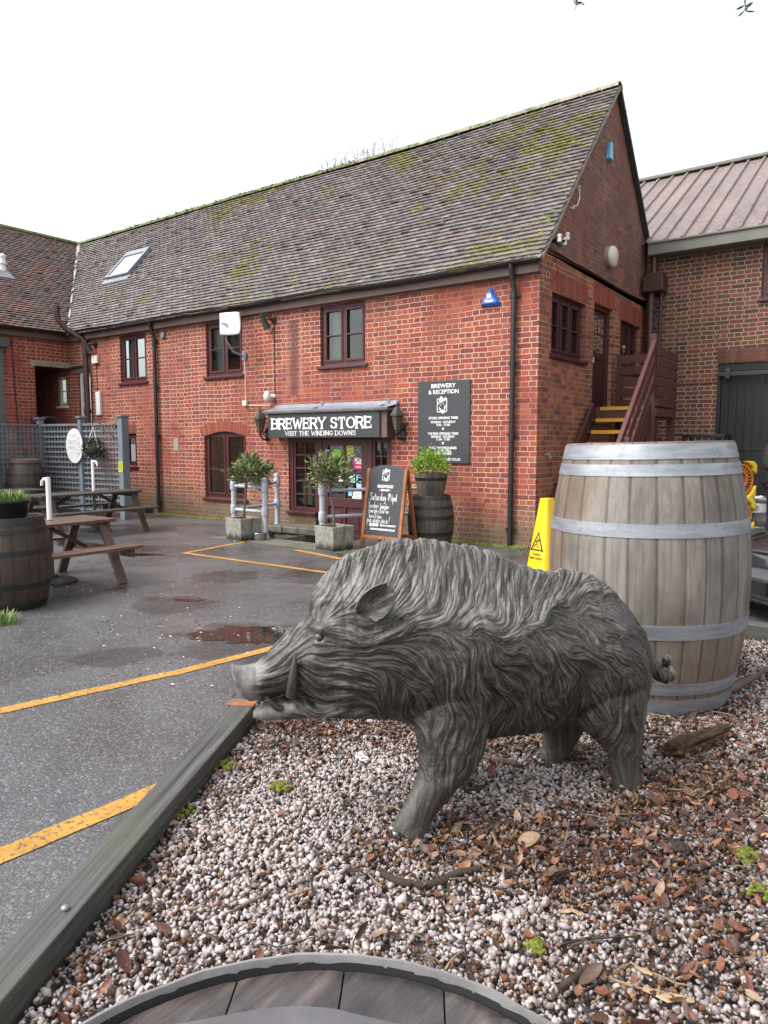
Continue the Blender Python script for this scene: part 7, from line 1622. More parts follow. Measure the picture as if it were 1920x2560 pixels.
def to_px(l, f, z=.12):
    zc = f * math.cos(PITCH) + (CAM.z - z) * math.sin(PITCH); yc = -(CAM.z - z) * math.cos(PITCH) + f * math.sin(PITCH); return 960 + FPX * l / zc, 1280 - FPX * yc / zc
def litter(px, py):
    """how much fallen litter covers each spot, read off the photograph (0 clean stones .. 1 brown)"""
    v = np.full(px.shape, .14)
    for cx, cy, rx, ry, w in ((1500, 2120, 340, 110, .95), (1220, 2110, 240, 55, .85), (1750, 2030, 260, 130, .5), (1750, 2300, 260, 200, .4), (760, 1820, 150, 45, .85), (1000, 1830, 120, 40, .45), (1250, 1870, 140, 40, .7), (1780, 1900, 180, 120, .55), (1400, 1870, 80, 30, .6), (500, 2000, 160, 60, .15), (420, 2150, 120, 90, .3), (900, 2440, 260, 90, .22), (1560, 2480, 300, 120, .35), (280, 2330, 120, 120, .35), (1550, 1780, 200, 60, .25), (1000, 2130, 160, 40, .5)):
        v = v + w * np.exp(-((px - cx) / rx) ** 2 - ((py - cy) / ry) ** 2)
    for cx, cy, rx, ry, w in ((800, 1980, 220, 110, .35), (1330, 1960, 160, 70, .5), (620, 2200, 260, 130, .25), (900, 2280, 250, 80, .2)): v = v - w * np.exp(-((px - cx) / rx) ** 2 - ((py - cy) / ry) ** 2)
    return np.clip(v + .5 * (vnoise(px / 60, py / 32, 31) - .5), 0, 1)
def ico(sub):
    bm = bmesh.new(); bmesh.ops.create_icosphere(bm, subdivisions=sub, radius=1); v = np.array([p.co[:] for p in bm.verts]); f = np.array([[q.index for q in p.verts] for p in bm.faces]); bm.free(); return v, f
def rand_rot(n, tilt=None):
    a = rng.uniform(0, 2 * np.pi, n); q = rng.normal(0, 1, (n, 4)) if tilt is None else np.stack([np.ones(n), rng.normal(0, tilt, n), rng.normal(0, tilt, n), np.zeros(n)], -1); q /= np.linalg.norm(q, axis=1, keepdims=True); w, x, y, z = q.T
    Rm = np.stack([1 - 2 * (y * y + z * z), 2 * (x * y - z * w), 2 * (x * z + y * w), 2 * (x * y + z * w), 1 - 2 * (x * x + z * z), 2 * (y * z - x * w), 2 * (x * z - y * w), 2 * (y * z + x * w), 1 - 2 * (x * x + y * y)], -1).reshape(n, 3, 3)
    c, s = np.cos(a), np.sin(a); Z = np.zeros((n, 3, 3)); Z[:, 0, 0] = c; Z[:, 0, 1] = -s; Z[:, 1, 0] = s; Z[:, 1, 1] = c; Z[:, 2, 2] = 1; return Rm @ Z if tilt is None else Z @ Rm
def scatter(name, base_list, pos, scale, rot, col, mat, label, cat, smooth=True):
    """many small solids as ONE mesh with a colour each"""
    V_, F_, C_ = [], [], []; off = 0; n = len(pos); pick = rng.integers(0, len(base_list), n)
    for b, (bv, bf) in enumerate(base_list):
        k = np.where(pick == b)[0]
        if len(k) == 0: continue
        P = np.einsum('nij,nvj->nvi', rot[k], bv[None] * scale[k][:, None, :]) + pos[k][:, None, :]; m = len(bv)
        V_.append(P.reshape(-1, 3)); F_.append((bf[None] + (np.arange(len(k)) * m)[:, None, None] + off).reshape(-1, bf.shape[1])); C_.append(np.repeat(col[k], m, 0)); off += len(k) * m
    V, F, C = np.concatenate(V_), np.concatenate(F_), np.concatenate(C_); me = bpy.data.meshes.new(name); nf, w = F.shape
    me.vertices.add(len(V)); me.vertices.foreach_set('co', V.ravel()); me.loops.add(nf * w); me.loops.foreach_set('vertex_index', F.ravel().astype(np.int32)); me.polygons.add(nf); me.polygons.foreach_set('loop_start', np.arange(0, nf * w, w, dtype=np.int32)); me.update(calc_edges=True)
    a = me.color_attributes.new('col', 'FLOAT_COLOR', 'POINT'); a.data.foreach_set('color', np.concatenate([C, np.ones((len(C), 1))], 1).ravel())
    if smooth: me.polygons.foreach_set('use_smooth', np.ones(nf, bool))
    me.materials.append(M[mat]); o = bpy.data.objects.new(name, me); COL.objects.link(o); return tag(o, label, cat, None, 'stuff')
def attr_mat(name, rough=.6, spots=0.0, spec=.5, mul=(.7, 1.1)):
    t = NT(name); at_ = t.n('ShaderNodeAttribute', attribute_name='col'); pos = t.coord('World'); f = t.noise(pos, 90, 3, .7)
    c = t.mix(at_.outputs['Color'], t.ramp(f, [(.3, (mul[0],) * 3), (.7, (mul[1],) * 3)]), 1.0, 'MULTIPLY'); t.set(color=c, rough=rough, spec=spec, normal=t.bump(f, .3, .003)); M[name] = t.m
attr_mat('stone', .5); attr_mat('litter', .6, mul=(.55, 1.15)); attr_mat('nut', .75, mul=(.45, 1.25), spec=.2)
def stone_bases(sub, n):
    v, f = ico(sub); out = []
    for i in range(n):
        k = 1 + .34 * np.array([mnoise.noise(Vector(p) * 1.3 + Vector((i * 7.1, 0, 0))) for p in v]) + .16 * np.array([mnoise.noise(Vector(p) * 3 + Vector((i * 3.3, 5, 0))) for p in v]); out.append((v * k[:, None], f))
    return out
def stones(dens, dmin, dmax, sub, name, label):
    x, y, l, f = bed_points(dens, dmax, dmin); n = len(x); px, py = to_px(l, f); li = litter(px, py)
    z = GB + .012 + rng.random(n) * .022 + .008 * np.array([mnoise.noise(Vector((a * 2.5, b * 2.5, 0))) for a, b in zip(x, y)])
    r = rng.lognormal(math.log(.0071), .3, n); sc_ = np.stack([r * rng.uniform(.95, 1.6, n), r * rng.uniform(.75, 1.15, n), r * rng.uniform(.5, .85, n)], -1)
    pal = np.array([(.56, .5, .49), (.5, .435, .43), (.43, .365, .365), (.36, .3, .3), (.6, .56, .55), (.42, .34, .32), (.27, .2, .185), (.46, .385, .32), (.18, .13, .12)]); pw = np.array([.2, .2, .15, .1, .13, .09, .05, .05, .03])
    c = pal[rng.choice(len(pal), n, p=pw / pw.sum())] * rng.uniform(.8, 1.1, (n, 1)); c = c * (.86 - .36 * li[:, None]) * np.array([1, .985, .97])
    dirty = rng.random(n) < .05 + .4 * li; c[dirty] *= np.array([.5, .4, .36])
    return scatter(name, stone_bases(sub, 10), np.stack([x, y, z], -1), sc_, rand_rot(n, .5), c, 'stone', label, 'gravel', False)
stones(8200, 1.0, 3.3, 2 if False else 1, 'gravel', 'pale pinkish gravel of the bed in the foreground, round the feet of the boar')
bpy.data.objects['gravel'].modifiers.new('s', 'SUBSURF').levels = 0
bpy.data.objects['gravel'].modifiers.clear()
stones(5600, 3.3, 6.6, 1, 'gravel', 'pale pinkish gravel of the bed further back, round the foot of the large barrel')
# acorn cups and husks
x, y, l, f = bed_points(2700, 6.4); px, py = to_px(l, f); li = litter(px, py); k = rng.random(len(x)) < .07 + .75 * li ** 1.25; x, y, l, f, li = x[k], y[k], l[k], f[k], li[k]; n = len(x)
v, fc_ = ico(1); cup = v.copy(); cup[:, 2] = np.where(v[:, 2] > .3, .3 - (v[:, 2] - .3) * .8, v[:, 2]); r = rng.uniform(.0065, .0105, n)
pal = np.array([(.075, .035, .022), (.05, .026, .018), (.11, .05, .026), (.16, .07, .03), (.03, .018, .014), (.2, .11, .05)]); c = pal[rng.integers(0, len(pal), n)] * rng.uniform(.7, 1.3, (n, 1))
scatter('acorn_cups', [(v, fc_), (cup, fc_)] + stone_bases(1, 4), np.stack([x, y, GB + .026 + rng.random(n) * .016], -1), np.stack([r, r, r * rng.uniform(.75, 1.1, n)], -1), rand_rot(n), c, 'nut', 'brown acorn cups and husks scattered all over the gravel', 'acorn husks')
# fallen leaves: curled ellipses
def leaf_base(i):
    nu, nv = 9, 5; vs = []; rl = random.Random(i); cu, cv, tw = rl.uniform(-.7, .9), rl.uniform(.3, 1.1), rl.uniform(-.5, .5)
    for a in range(nu):
        u = -1 + 2 * a / (nu - 1); w = .36 * (1 - abs(u) ** 2.2) ** .8 * (1 + .15 * u) + .012
        for b in range(nv): q = -1 + 2 * b / (nv - 1); vs.append((u, w * q, .22 * cu * u * u + .3 * cv * (w * q) ** 2 * 2.2 + tw * u * w * q * .6 + .03 * abs(q)))
    fs = [(a * nv + b, a * nv + b + 1, (a + 1) * nv + b + 1, (a + 1) * nv + b) for a in range(nu - 1) for b in range(nv - 1)]; return np.array(vs), np.array(fs)
x, y, l, f = bed_points(800, 6.4); px, py = to_px(l, f); li = litter(px, py); k = rng.random(len(x)) < .05 + .6 * li ** 1.5; x, y, li = x[k], y[k], li[k]; n = len(x); s = rng.lognormal(math.log(.0195), .3, n)
pal = np.array([(.15, .055, .03), (.2, .08, .04), (.1, .04, .025), (.25, .125, .07), (.065, .03, .022), (.28, .18, .11), (.17, .06, .04), (.08, .045, .03)]); c = pal[rng.integers(0, len(pal), n)] * rng.uniform(.65, 1.25, (n, 1))
scatter('fallen_leaves', [leaf_base(i) for i in range(8)], np.stack([x, y, GB + .042 + rng.random(n) * .014], -1), np.stack([s, s * rng.uniform(.7, 1.5, n), s], -1), rand_rot(n, .34), c, 'litter', 'brown and orange fallen leaves lying on the gravel', 'fallen leaves')
# thin twigs and splinters
x, y, l, f = bed_points(240, 6.4); px, py = to_px(l, f); li = litter(px, py); k = rng.random(len(x)) < .12 + .5 * li; x, y = x[k], y[k]; random.seed(5); mb = MB()
for a, b in zip(x, y):
    L = random.lognormvariate(math.log(.1), .5); q = random.uniform(0, PI); r = random.uniform(.0014, .0042); p = [V(a, b, GB + random.uniform(.034, .048))]; an = q
    for i in range(4): an += random.gauss(0, .28); p.append(p[-1] + V(math.cos(an) * L / 4, math.sin(an) * L / 4, random.gauss(0, .004)))
    t_c = random.choice([(.04, .028, .022), (.1, .075, .055), (.16, .13, .1), (.025, .018, .016), (.3, .2, .1)]); mb.tube(p, [r, r, r * .9, r * .8, r * .5], 5, True, (*t_c, 1))
tag(mb.build('twigs', M['litter'], smooth=60), 'thin dry twigs strewn over the gravel', 'twigs', None, 'stuff')
# ---- the larger pieces of wood, each a thing
mat_wood('bark_wet', (.016, .011, .009), (.075, .05, .034), .95, 'X', 1.0, 26, 1.0); mat_wood('split_wood', (.22, .13, .06), (.52, .4, .24), .7, 'X', 1.0, 40, .5); mat_wood('brown_stick', (.07, .045, .03), (.2, .14, .09), .7, 'X', 1, 40, .5)
def stick(name, label, pts, rs_, mat, cat='stick', z=GB + .04, n=9, lump=.15, lift=None):
    W = [at(a, b, z=z) for a, b in pts]; c = W[0]; P = []
    for i, w in enumerate(W): P.append(w - c + V(0, 0, lift[i] if lift else 0))
    Q = []; RR = []
    for i in range(len(P) - 1):
        for k in range(5): Q.append(P[i].lerp(P[i + 1], k / 5)); RR.append((rs_[i] + (rs_[i + 1] - rs_[i]) * k / 5))
    Q.append(P[-1]); RR.append(rs_[-1]); mb = MB(); mb.tube(Q, RR, n); vs = []
    for i, v in enumerate(mb.v): k = i // n; r = RR[min(k, len(RR) - 1)]; o = Vector(v); nz = mnoise.noise(o * (.8 / max(r, .004)) * .5 + Vector((3, 1, 2))); ctr = Q[min(k, len(Q) - 1)]; w_ = (o - ctr) * (1 + lump * nz * 2); vs.append(tuple(ctr + V(w_.x, w_.y, w_.z * (.45 if cat == 'wood chip' else 1))))
    mb.v = vs; mb.c = [(1, 1, 1, 1)] * len(vs); o = mb.build(name, M[mat], smooth=50, loc=c); return tag(o, label, cat)
a_ = at(1668, 1884, z=GB + .05); b_ = at(1818, 1826, z=GB + .05); u_ = (b_ - a_); Lg = u_.length; u_.normalize(); v_ = Vector((-u_.y, u_.x, 0)); mb = MB(); nL, nC = 46, 48; vs = []
for i in range(nL + 1):
    for k in range(nC):
        an = 2 * PI * k / nC; q = i / nL; jag = .05 * mnoise.noise(Vector((math.cos(an) * 2.5, math.sin(an) * 2.5, 4 if q < .5 else 9))) * (abs(q - .5) * 2) ** 3
        r = (.036 + .018 * math.sin(PI * min(1, q * 1.1 + .1))) * (1 + .35 * mnoise.noise(Vector((math.cos(an) * 1.3, math.sin(an) * 1.3, q * 2.2))) + .3 * mnoise.noise(Vector((math.cos(an) * 5, math.sin(an) * 5, q * 2.5))) + .16 * mnoise.noise(Vector((math.cos(an) * 13, math.sin(an) * 13, q * 6))))
        if i in (0, nL): r *= .55
        vs.append(u_ * (Lg * q + jag) + v_ * (r * math.cos(an)) + Vector((0, 0, r * math.sin(an) * .8)))
mb.add(vs, [(i * nC + k, i * nC + (k + 1) % nC, (i + 1) * nC + (k + 1) % nC, (i + 1) * nC + k) for i in range(nL) for k in range(nC)] + [tuple(range(nC - 1, -1, -1)), tuple(range(nL * nC, nL * nC + nC))])
t = NT('rotten_wood'); co_ = t.coord('Object'); f = t.noise(co_, 45, 5, .75); g = t.noise(co_, 12, 4, .6); c = t.ramp(f, [(.3, (.012, .008, .006)), (.5, (.05, .03, .018)), (.72, (.14, .085, .045))]); c = t.mix(c, (.05, .05, .022), t.ramp(g, [(.5, 0), (.65, .6)])); t.set(color=c, rough=.95, spec=.2, normal=t.bump(f, .8, .006)); M['rotten_wood'] = t.m
tag(mb.build('log', M['rotten_wood'], smooth=35, loc=a_), 'short rotten mossy log lying on the gravel to the right of the hind legs', 'log')
stick('branch', 'dark bent branch lying on the gravel at the foot of the wet foreground barrel', [(948, 2176), (985, 2200), (1050, 2216), (1100, 2205), (1150, 2180), (1198, 2172)], [.011, .012, .013, .014, .012, .011], 'bark_wet', 'branch')
stick('branch', 'grey-brown branch sticking out beside the foot of the large barrel', [(1815, 1737), (1850, 1722), (1890, 1712), (1950, 1690)], [.028, .024, .014, .009], 'brown_stick', 'branch', lift=[.02, .03, .05, .09], n=10)
stick('bark_piece', 'rough brown piece of bark between the front and hind legs of the boar', [(1215, 1895), (1250, 1902), (1292, 1910)], [.012, .018, .014], 'brown_stick', 'bark')
stick('wood_chip', 'largest pale splintered piece of wood at the bottom right of the gravel', [(1608, 2470), (1670, 2492), (1735, 2500)], [.01, .017, .009], 'split_wood', 'wood chip', lump=.18, n=6)
stick('wood_chip', 'smaller pale splinter just above the largest one at the bottom right', [(1588, 2415), (1610, 2425), (1632, 2436)], [.006, .009, .007], 'split_wood', 'wood chip', lump=.3)
stick('wood_chip', 'pale split chip in the gravel right of the bent branch', [(1398, 2282), (1430, 2275), (1455, 2288)], [.005, .008, .005], 'split_wood', 'wood chip', lump=.4)
stick('branch', 'dark slanting stick near the right rim of the wet foreground barrel', [(1398, 2475), (1430, 2450), (1472, 2415)], [.01, .011, .009], 'bark_wet', 'branch')
stick('branch', 'thick dark stick pointing up to the hind leg, in the brown leaf litter', [(1575, 2155), (1592, 2140), (1610, 2128)], [.009, .01, .008], 'bark_wet', 'branch')
stick('branch', 'short dark stick lying across the gravel at the right, beside the moss cushion', [(1715, 2175), (1750, 2168), (1790, 2158)], [.009, .01, .008], 'bark_wet', 'branch')
stick('branch', 'dark hooked twig close to the timber edging at the left', [(358, 2146), (378, 2152), (388, 2168), (372, 2188)], [.005, .006, .006, .005], 'bark_wet', 'branch')
stick('branch', 'long thin grey twig lying towards the left rim of the wet barrel', [(555, 2292), (600, 2268), (660, 2238), (680, 2222)], [.004, .005, .005, .003], 'brown_stick', 'branch')
stick('branch', 'thin dark twig lying behind the front foot of the boar', [(1165, 1975), (1185, 1972), (1212, 1968)], [.006, .006, .004], 'bark_wet', 'branch')
# pine cone-like dark clump
c = at(1692, 2122, z=GB + .04); mb = MB(); random.seed(9)
for k in range(90): a = random.uniform(0, 2 * PI); e = random.uniform(0, 1.4); p = V(.042 * math.cos(a) * math.cos(e), .03 * math.sin(a) * math.cos(e), .02 * math.sin(e)); blob(mb, p, random.uniform(.005, .011), .7, p + V(0, 0, .01))
tag(mb.build('dirt_clump', mat_plain('dark_clump', (.03, .018, .013), .9, bump=.5), smooth=60, loc=c), 'dark brown clump of matted debris in the gravel at the right', 'debris')
def moss_cushion(px, py, r, label):
    c = at(px, py, z=GB + .03); mb = MB()
    for k in range(46): a = random.uniform(0, 2 * PI); q = r * math.sqrt(random.random()); blob(mb, (q * math.cos(a), q * math.sin(a), .006 + .014 * (1 - q / r)), random.uniform(.006, .013), .8)
    tag(mb.build('moss_cushion', M['moss'], smooth=80, loc=c), label, 'moss')
moss_cushion(705, 1972, .045, 'yellow-green moss cushion on the pale gravel in front of the front foot'); moss_cushion(1858, 2140, .05, 'bright moss cushion on the brown gravel near the right edge'); moss_cushion(1910, 2240, .045, 'green moss cushion cut by the right edge of the picture'); moss_cushion(1340, 2372, .025, 'little moss cushion just right of the rim of the wet barrel')
moss_cushion(560, 1918, .05, 'moss cushion growing against the timber edging below the jaw'); moss_cushion(455, 2030, .05, 'moss patch along the timber edging at the left of the pale gravel')
# white plastic figure-of-eight ring
c = at(905, 1893, z=GB + .055); mb = MB()
for o_ in (-.017, .017): mb.tube([(.017 * math.cos(k * PI / 10), o_ + .017 * math.sin(k * PI / 10), 0) for k in range(21)], .004, 7)
tag(mb.build('plastic_rings', M['white_plastic'], smooth=60, loc=c, rot=R(70)), 'white plastic figure-of-eight ring lying on the gravel in front of the front leg', 'plastic ring')
# loose bits washed over the asphalt: leaves, crumbs of stone
random.seed(77); mb = MB()
for k in range(420):
    px, py = random.choice([(random.gauss(230, 110), random.gauss(1465, 22)), (random.uniform(0, 760), random.uniform(1330, 1750)), (random.gauss(480, 150), random.gauss(1580, 40))]); 
    if py < 1300: continue
    p = at(px, py, z=.006); cc = random.choice([(.5, .46, .42), (.3, .2, .12), (.2, .1, .06), (.08, .06, .05), (.1, .07, .05)]); s = random.uniform(.004, .011); a = random.uniform(0, PI); L = random.uniform(1, 3.2) * s; u = V(math.cos(a), math.sin(a), 0); w = V(-u.y, u.x, 0)
    mb.add([p + u * L, p + w * s * .6, p - u * L, p - w * s * .6, p + V(0, 0, s * .7)], [(0, 1, 4), (1, 2, 4), (2, 3, 4), (3, 0, 4)], (*cc, 1))
tag(mb.build('yard_crumbs', M['litter']), 'leaf bits and crumbs of stone scattered over the asphalt', 'debris', None, 'stuff')

# ================================================================ person and car at the right edge
def skin_figure(name, nodes, edges, mat, parent, sub=2):
    me = bpy.data.meshes.new(name); me.from_pydata([p for p, r in nodes], edges, []); o = bpy.data.objects.new(name, me); COL.objects.link(o); o.parent = parent
    md = o.modifiers.new('skin', 'SKIN'); md.use_smooth_shade = True; sv = me.skin_vertices[0].data
    for i, (p, r) in enumerate(nodes): sv[i].radius = r if hasattr(r, '__len__') else (r, r)
    sv[0].use_root = True; s = o.modifiers.new('sub', 'SUBSURF'); s.levels = sub; s.render_levels = sub; me.materials.append(M[mat]); return o
pp = atd(1946, 1365, 9.8); per = thing('person', 'person in a dark jacket and trousers with folded arms, cut by the right edge', 'person', (pp.x, pp.y, 0), YAW + R(12))
mat_plain('jacket', (.005, .005, .006), .85, var=.3, scale=7, bump=.4, bscale=14); mat_plain('trousers', (.008, .008, .011), .7, var=.3, bump=.3, bscale=16); mat_plain('skin', (.42, .24, .18), .55, var=.1); mat_plain('hair_brown', (.03, .02, .014), .7, bump=.4); mat_plain('shoe', (.01, .01, .01), .4)
# the body: one continuous skin-coloured figure (head, neck, torso, limbs); clothes are its children
bn = [((0, 0, .95), (.14, .1)), ((0, .0, 1.15), (.13, .095)), ((0, 0, 1.35), (.16, .1)), ((0, 0, 1.46), (.08, .07)), ((0, -.01, 1.54), .052), ((0, -.02, 1.63), (.075, .09)), ((0, -.015, 1.72), (.07, .085)), ((-.19, 0, 1.42), .06), ((-.27, -.05, 1.17), .046), ((-.06, -.2, 1.15), .035), ((.06, -.22, 1.19), (.03, .04)), ((.19, 0, 1.42), .06), ((.27, -.05, 1.18), .046), ((.05, -.2, 1.2), .035), ((-.07, -.23, 1.22), (.03, .04)), ((-.1, 0, .88), .09), ((-.11, -.01, .5), .06), ((-.11, .0, .1), .042), ((-.12, -.12, .04), .035), ((.1, 0, .88), .09), ((.11, -.01, .5), .06), ((.11, 0, .1), .042), ((.12, -.12, .04), .035)]
be = [(0, 1), (1, 2), (2, 3), (3, 4), (4, 5), (5, 6), (2, 7), (7, 8), (8, 9), (9, 10), (2, 11), (11, 12), (12, 13), (13, 14), (0, 15), (15, 16), (16, 17), (17, 18), (0, 19), (19, 20), (20, 21), (21, 22)]
body_ = skin_figure('body', bn, be, 'skin', per)
mb = MB()
for s in (-1, 1):
    for k, (L, dx) in enumerate(((.07, -.024), (.078, -.008), (.074, .008), (.06, .022))): a = V(s * -.08, -.245, 1.2 + dx + .01 * s); mb.tube([a, a + V(-s * .03, -.012, 0), a + V(-s * L, .004, -.008)], [.0095, .0085, .007], 7)
    a = V(s * -.05, -.245, 1.235); mb.tube([a, a + V(-s * .02, -.012, .025), a + V(-s * .035, -.006, .045)], [.011, .01, .008], 7)
mb.build('fingers', M['skin'], per, smooth=70)
jn = [((0, 0, .88), (.19, .145)), ((0, 0, 1.1), (.18, .135)), ((0, 0, 1.34), (.2, .135)), ((0, 0, 1.49), (.085, .08)), ((-.21, 0, 1.42), .085), ((-.31, -.06, 1.16), .07), ((-.12, -.21, 1.14), .055), ((.02, -.23, 1.18), .045), ((.21, 0, 1.42), .085), ((.31, -.06, 1.17), .07), ((.12, -.22, 1.2), .055), ((-.02, -.24, 1.22), .045)]
skin_figure('jacket', jn, [(0, 1), (1, 2), (2, 3), (2, 4), (4, 5), (5, 6), (6, 7), (2, 8), (8, 9), (9, 10), (10, 11)], 'jacket', per)
tn = [((0, 0, .95), (.17, .12)), ((-.1, 0, .86), .11), ((-.115, -.01, .48), .085), ((-.115, 0, .08), .075), ((.1, 0, .86), .11), ((.115, -.01, .48), .085), ((.115, 0, .08), .075)]
skin_figure('trousers', tn, [(0, 1), (1, 2), (2, 3), (0, 4), (4, 5), (5, 6)], 'trousers', per)
for s in (-1, 1):
    mb = MB(); mb.sphere((s * .12, -.06, .045), (.05, .14, .05), 14, 8); mb.build('shoe', M['shoe'], per, smooth=60)
mb = MB(); mb.sphere((0, .005, 1.71), (.088, .105, .1), 18, 10); mb.build('hair', M['hair_brown'], per, smooth=60)
mb = MB(); mb.tube([(0, -.1, 1.665), (0, -.125, 1.63), (0, -.11, 1.62)], [.008, .014, .01], 8)
for s in (-1, 1): mb.sphere((s * .03, -.095, 1.67), .011, 8, 6); mb.sphere((s * .08, -.01, 1.645), (.01, .022, .032), 8, 6)
mb.box((0, -.102, 1.59), (.045, .01, .008)); mb.build('face', M['skin'], per, smooth=60)

# a low dark car nosing in from the right, behind the timber edging
t = NT('car_paint'); t.set(color=(.012, .012, .014), rough=.16, coat=1.0, spec=.6); M['car_paint'] = t.m
t = NT('car_grey'); t.set(color=(.035, .033, .035), rough=.3, metal=.3, coat=.6); M['car_grey'] = t.m
t = NT('headlamp'); t.set(color=(.1, .105, .105), rough=.1, metal=.3, coat=1.0); M['headlamp'] = t.m
mat_plain('rubber', (.012, .012, .012), .8); mat_plain('chrome', (.5, .5, .5), .15, 1.0, var=.1)
cpz = atd(1846, 1530, 6.15); CAX = _fh * .25 + RIGHT * .968      # the way the car points back from its nose
can = math.atan2(CAX.y, CAX.x); car = thing('parked_car', 'low black car nosing in behind the timber edging at the right edge', 'car', (cpz.x, cpz.y, 0), can)
# local frame: +x runs from the nose to the tail, y across
prof = lambda x: np.interp(x, [0, .08, .3, .7, 1.15, 1.5, 2.1, 2.9, 3.5, 3.95, 4.2], [.28, .42, .52, .62, .7, .78, .82, .84, .86, .84, .6])
rings = []; nA = 28
for x in np.concatenate([np.linspace(0, .5, 12), np.linspace(.6, 4.2, 24)]):
    w = np.interp(x, [0, .15, .5, 1.2, 3.2, 4.0, 4.2], [.52, .68, .82, .88, .88, .8, .66]); zt = float(prof(x)); zb = .16; a = np.linspace(0, 2 * np.pi, nA, endpoint=False); c, s = np.cos(a), np.sin(a)
    rings.append(np.stack([np.full(nA, x) + .0 * c, w * np.sign(c) * np.abs(c) ** .5, (zt + zb) / 2 + (zt - zb) / 2 * np.sign(s) * np.abs(s) ** .6], -1))
vs, fs = loft_shell(rings); mb = MB(); mb.add([tuple(p) for p in vs], fs); mb.build('body', M['car_paint'], car, smooth=45)
rings = []
for x, w, z in ((1.25, .62, .78), (1.75, .6, 1.1), (2.2, .58, 1.24), (2.8, .56, 1.22), (3.4, .56, 1.0), (3.7, .56, .86)):
    a = np.linspace(0, 2 * np.pi, nA, endpoint=False); c, s = np.cos(a), np.sin(a); rings.append(np.stack([np.full(nA, x), (w + .08 * (s < 0)) * np.sign(c) * np.abs(c) ** .5, (z + .7) / 2 + (z - .7) / 2 * np.sign(s) * np.abs(s) ** .6], -1))
vs, fs = loft_shell(rings); mb = MB(); mb.add([tuple(p) for p in vs], fs); mb.build('cabin', M['window_glass'] if False else M['black_plastic'], car, smooth=40)
mb = MB(); n = 12; vs = []
for i in range(n + 1):
    x = .3 + .95 * i / n
    for j in range(9): y = (-.58 + .145 * j) * (1 if i > 1 else .9); vs.append((x, y, float(prof(x)) * .985 + .03 - .06 * (y / .6) ** 2))
mb.add(vs, [(i * 9 + j, (i + 1) * 9 + j, (i + 1) * 9 + j + 1, i * 9 + j + 1) for i in range(n) for j in range(8)]); bn_ = mb.build('bonnet', M['car_grey'], car, smooth=50); md = bn_.modifiers.new('s', 'SOLIDIFY'); md.thickness = .02
for s in (-1, 1):
    mb = MB(); mb.sphere((.24, s * .64, .41), (.25, .13, .065), 18, 10, rotz(s * .35) @ roty(-.25)); hl = mb.build('headlight', M['headlamp'], car, smooth=60)
    mb = MB(); mb.sphere((.18, s * .74, .41), (.09, .04, .03), 14, 8); mb.build('lamp', M['chrome'], hl, smooth=50)
    for x in (.85, 3.35):
        mb = MB(); mb.lathe([(.2, -.1), (.3, -.1), (.32, -.06), (.32, .06), (.3, .1), (.2, .1)], 32, (x, s * .8, .32), m=rotx(PI / 2)); wh = mb.build('wheel', M['rubber'], car, smooth=40)
        mb = MB(); mb.lathe([(0, -.06), (.06, -.08), (.2, -.05), (.2, .05), (.06, .08), (0, .06)], 20, (x, s * .8, .32), m=rotx(PI / 2)); mb.build('rim', M['chrome'], wh, smooth=40)
mb = MB(); mb.b2((-.04, -.5, .17), (.1, .5, .2)); mb.b2((-.02, -.32, .24), (.05, .32, .36)); mb.build('grille', M['black_plastic'], car, bevel=.01)
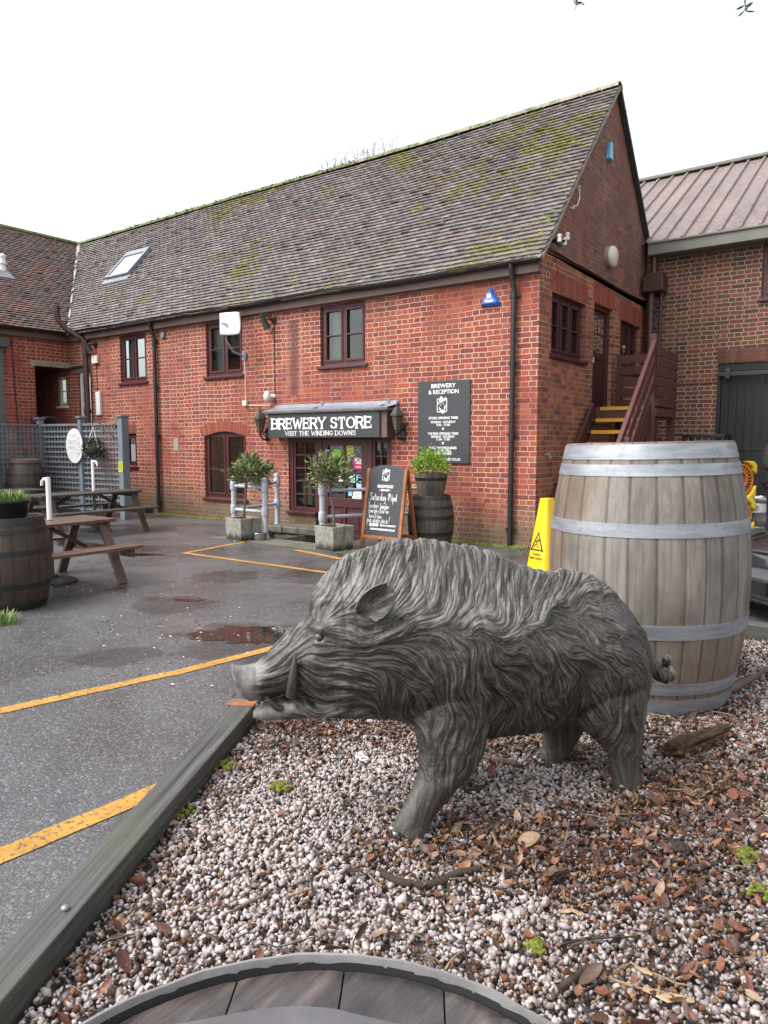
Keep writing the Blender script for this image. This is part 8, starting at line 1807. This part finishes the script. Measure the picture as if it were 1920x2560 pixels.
# a few leafy twig ends hanging into the top of the picture
for (px, py, D_, lb_) in ((1443, 12, 5.2, 'leafy twig end hanging in at the top of the picture, right of the middle'), (1862, 24, 4.6, 'small spray of narrow leaves hanging near the top right corner')):
    c = atd(px, py, D_); t_ = thing('hanging_twig', lb_, 'twig', c); random.seed(px); mb = MB(); mb.tube([(0, 0, 1.2), (.02, 0, .6), (0, 0, 0)], [.006, .004, .002], 5); mb.build('twig', M['bark'], t_); mb = MB()
    for k in range(9): leaf(mb, V(0, 0, random.uniform(-.01, .03)), V(random.gauss(0, .6), random.gauss(0, .6), random.uniform(-.9, .9)), random.uniform(.04, .075), .016, random.uniform(.1, .5))
    mb.build('leaves', M['leaf_laurel'], t_)
# ================================================================ camera, sky, sun
cam = bpy.data.cameras.new('camera'); cam.sensor_fit = 'VERTICAL'; cam.sensor_height = 36; cam.lens = FPX / 2560 * 36; cam.clip_end = 1500; cam.clip_start = .05
co = bpy.data.objects.new('camera', cam); COL.objects.link(co); co.location = CAM
co.matrix_world = Matrix.Translation(CAM) @ Matrix((RIGHT, UPV, -FWD)).transposed().to_4x4()
sc.camera = co
w = bpy.data.worlds.new('World'); sc.world = w; w.use_nodes = True; nt = w.node_tree; nt.nodes.clear()
sky = nt.nodes.new('ShaderNodeTexSky'); sky.sky_type = 'NISHITA'; sky.sun_disc = False; sky.sun_elevation = R(52); sky.sun_rotation = R(215); sky.air_density = 1.0; sky.dust_density = 4.0; sky.altitude = 0
hs = nt.nodes.new('ShaderNodeHueSaturation'); hs.inputs['Saturation'].default_value = .2; hs.inputs['Value'].default_value = 1.0      # a white overcast deck
bg = nt.nodes.new('ShaderNodeBackground'); bg.inputs['Strength'].default_value = .15; wo = nt.nodes.new('ShaderNodeOutputWorld')
nt.links.new(sky.outputs[0], hs.inputs['Color']); nt.links.new(hs.outputs[0], bg.inputs['Color']); nt.links.new(bg.outputs[0], wo.inputs['Surface'])
sl_ = bpy.data.lights.new('sun', 'SUN'); sl_.energy = .75; sl_.angle = R(25); sl_.color = (1, .97, .93)
so = bpy.data.objects.new('sun', sl_); COL.objects.link(so)
# sky rotation is measured clockwise from +Y as seen from above
az = R(215); el = R(52); sd = Vector((math.sin(az) * math.cos(el), math.cos(az) * math.cos(el), math.sin(el)))
so.rotation_euler = sd.to_track_quat('Z', 'Y').to_euler()
sc.view_settings.view_transform = 'Standard'; sc.view_settings.look = 'None'; sc.view_settings.exposure = 1.4; sc.view_settings.gamma = 1
sc.cycles.max_bounces = 6; sc.cycles.diffuse_bounces = 3; sc.cycles.glossy_bounces = 3; sc.cycles.transparent_max_bounces = 10
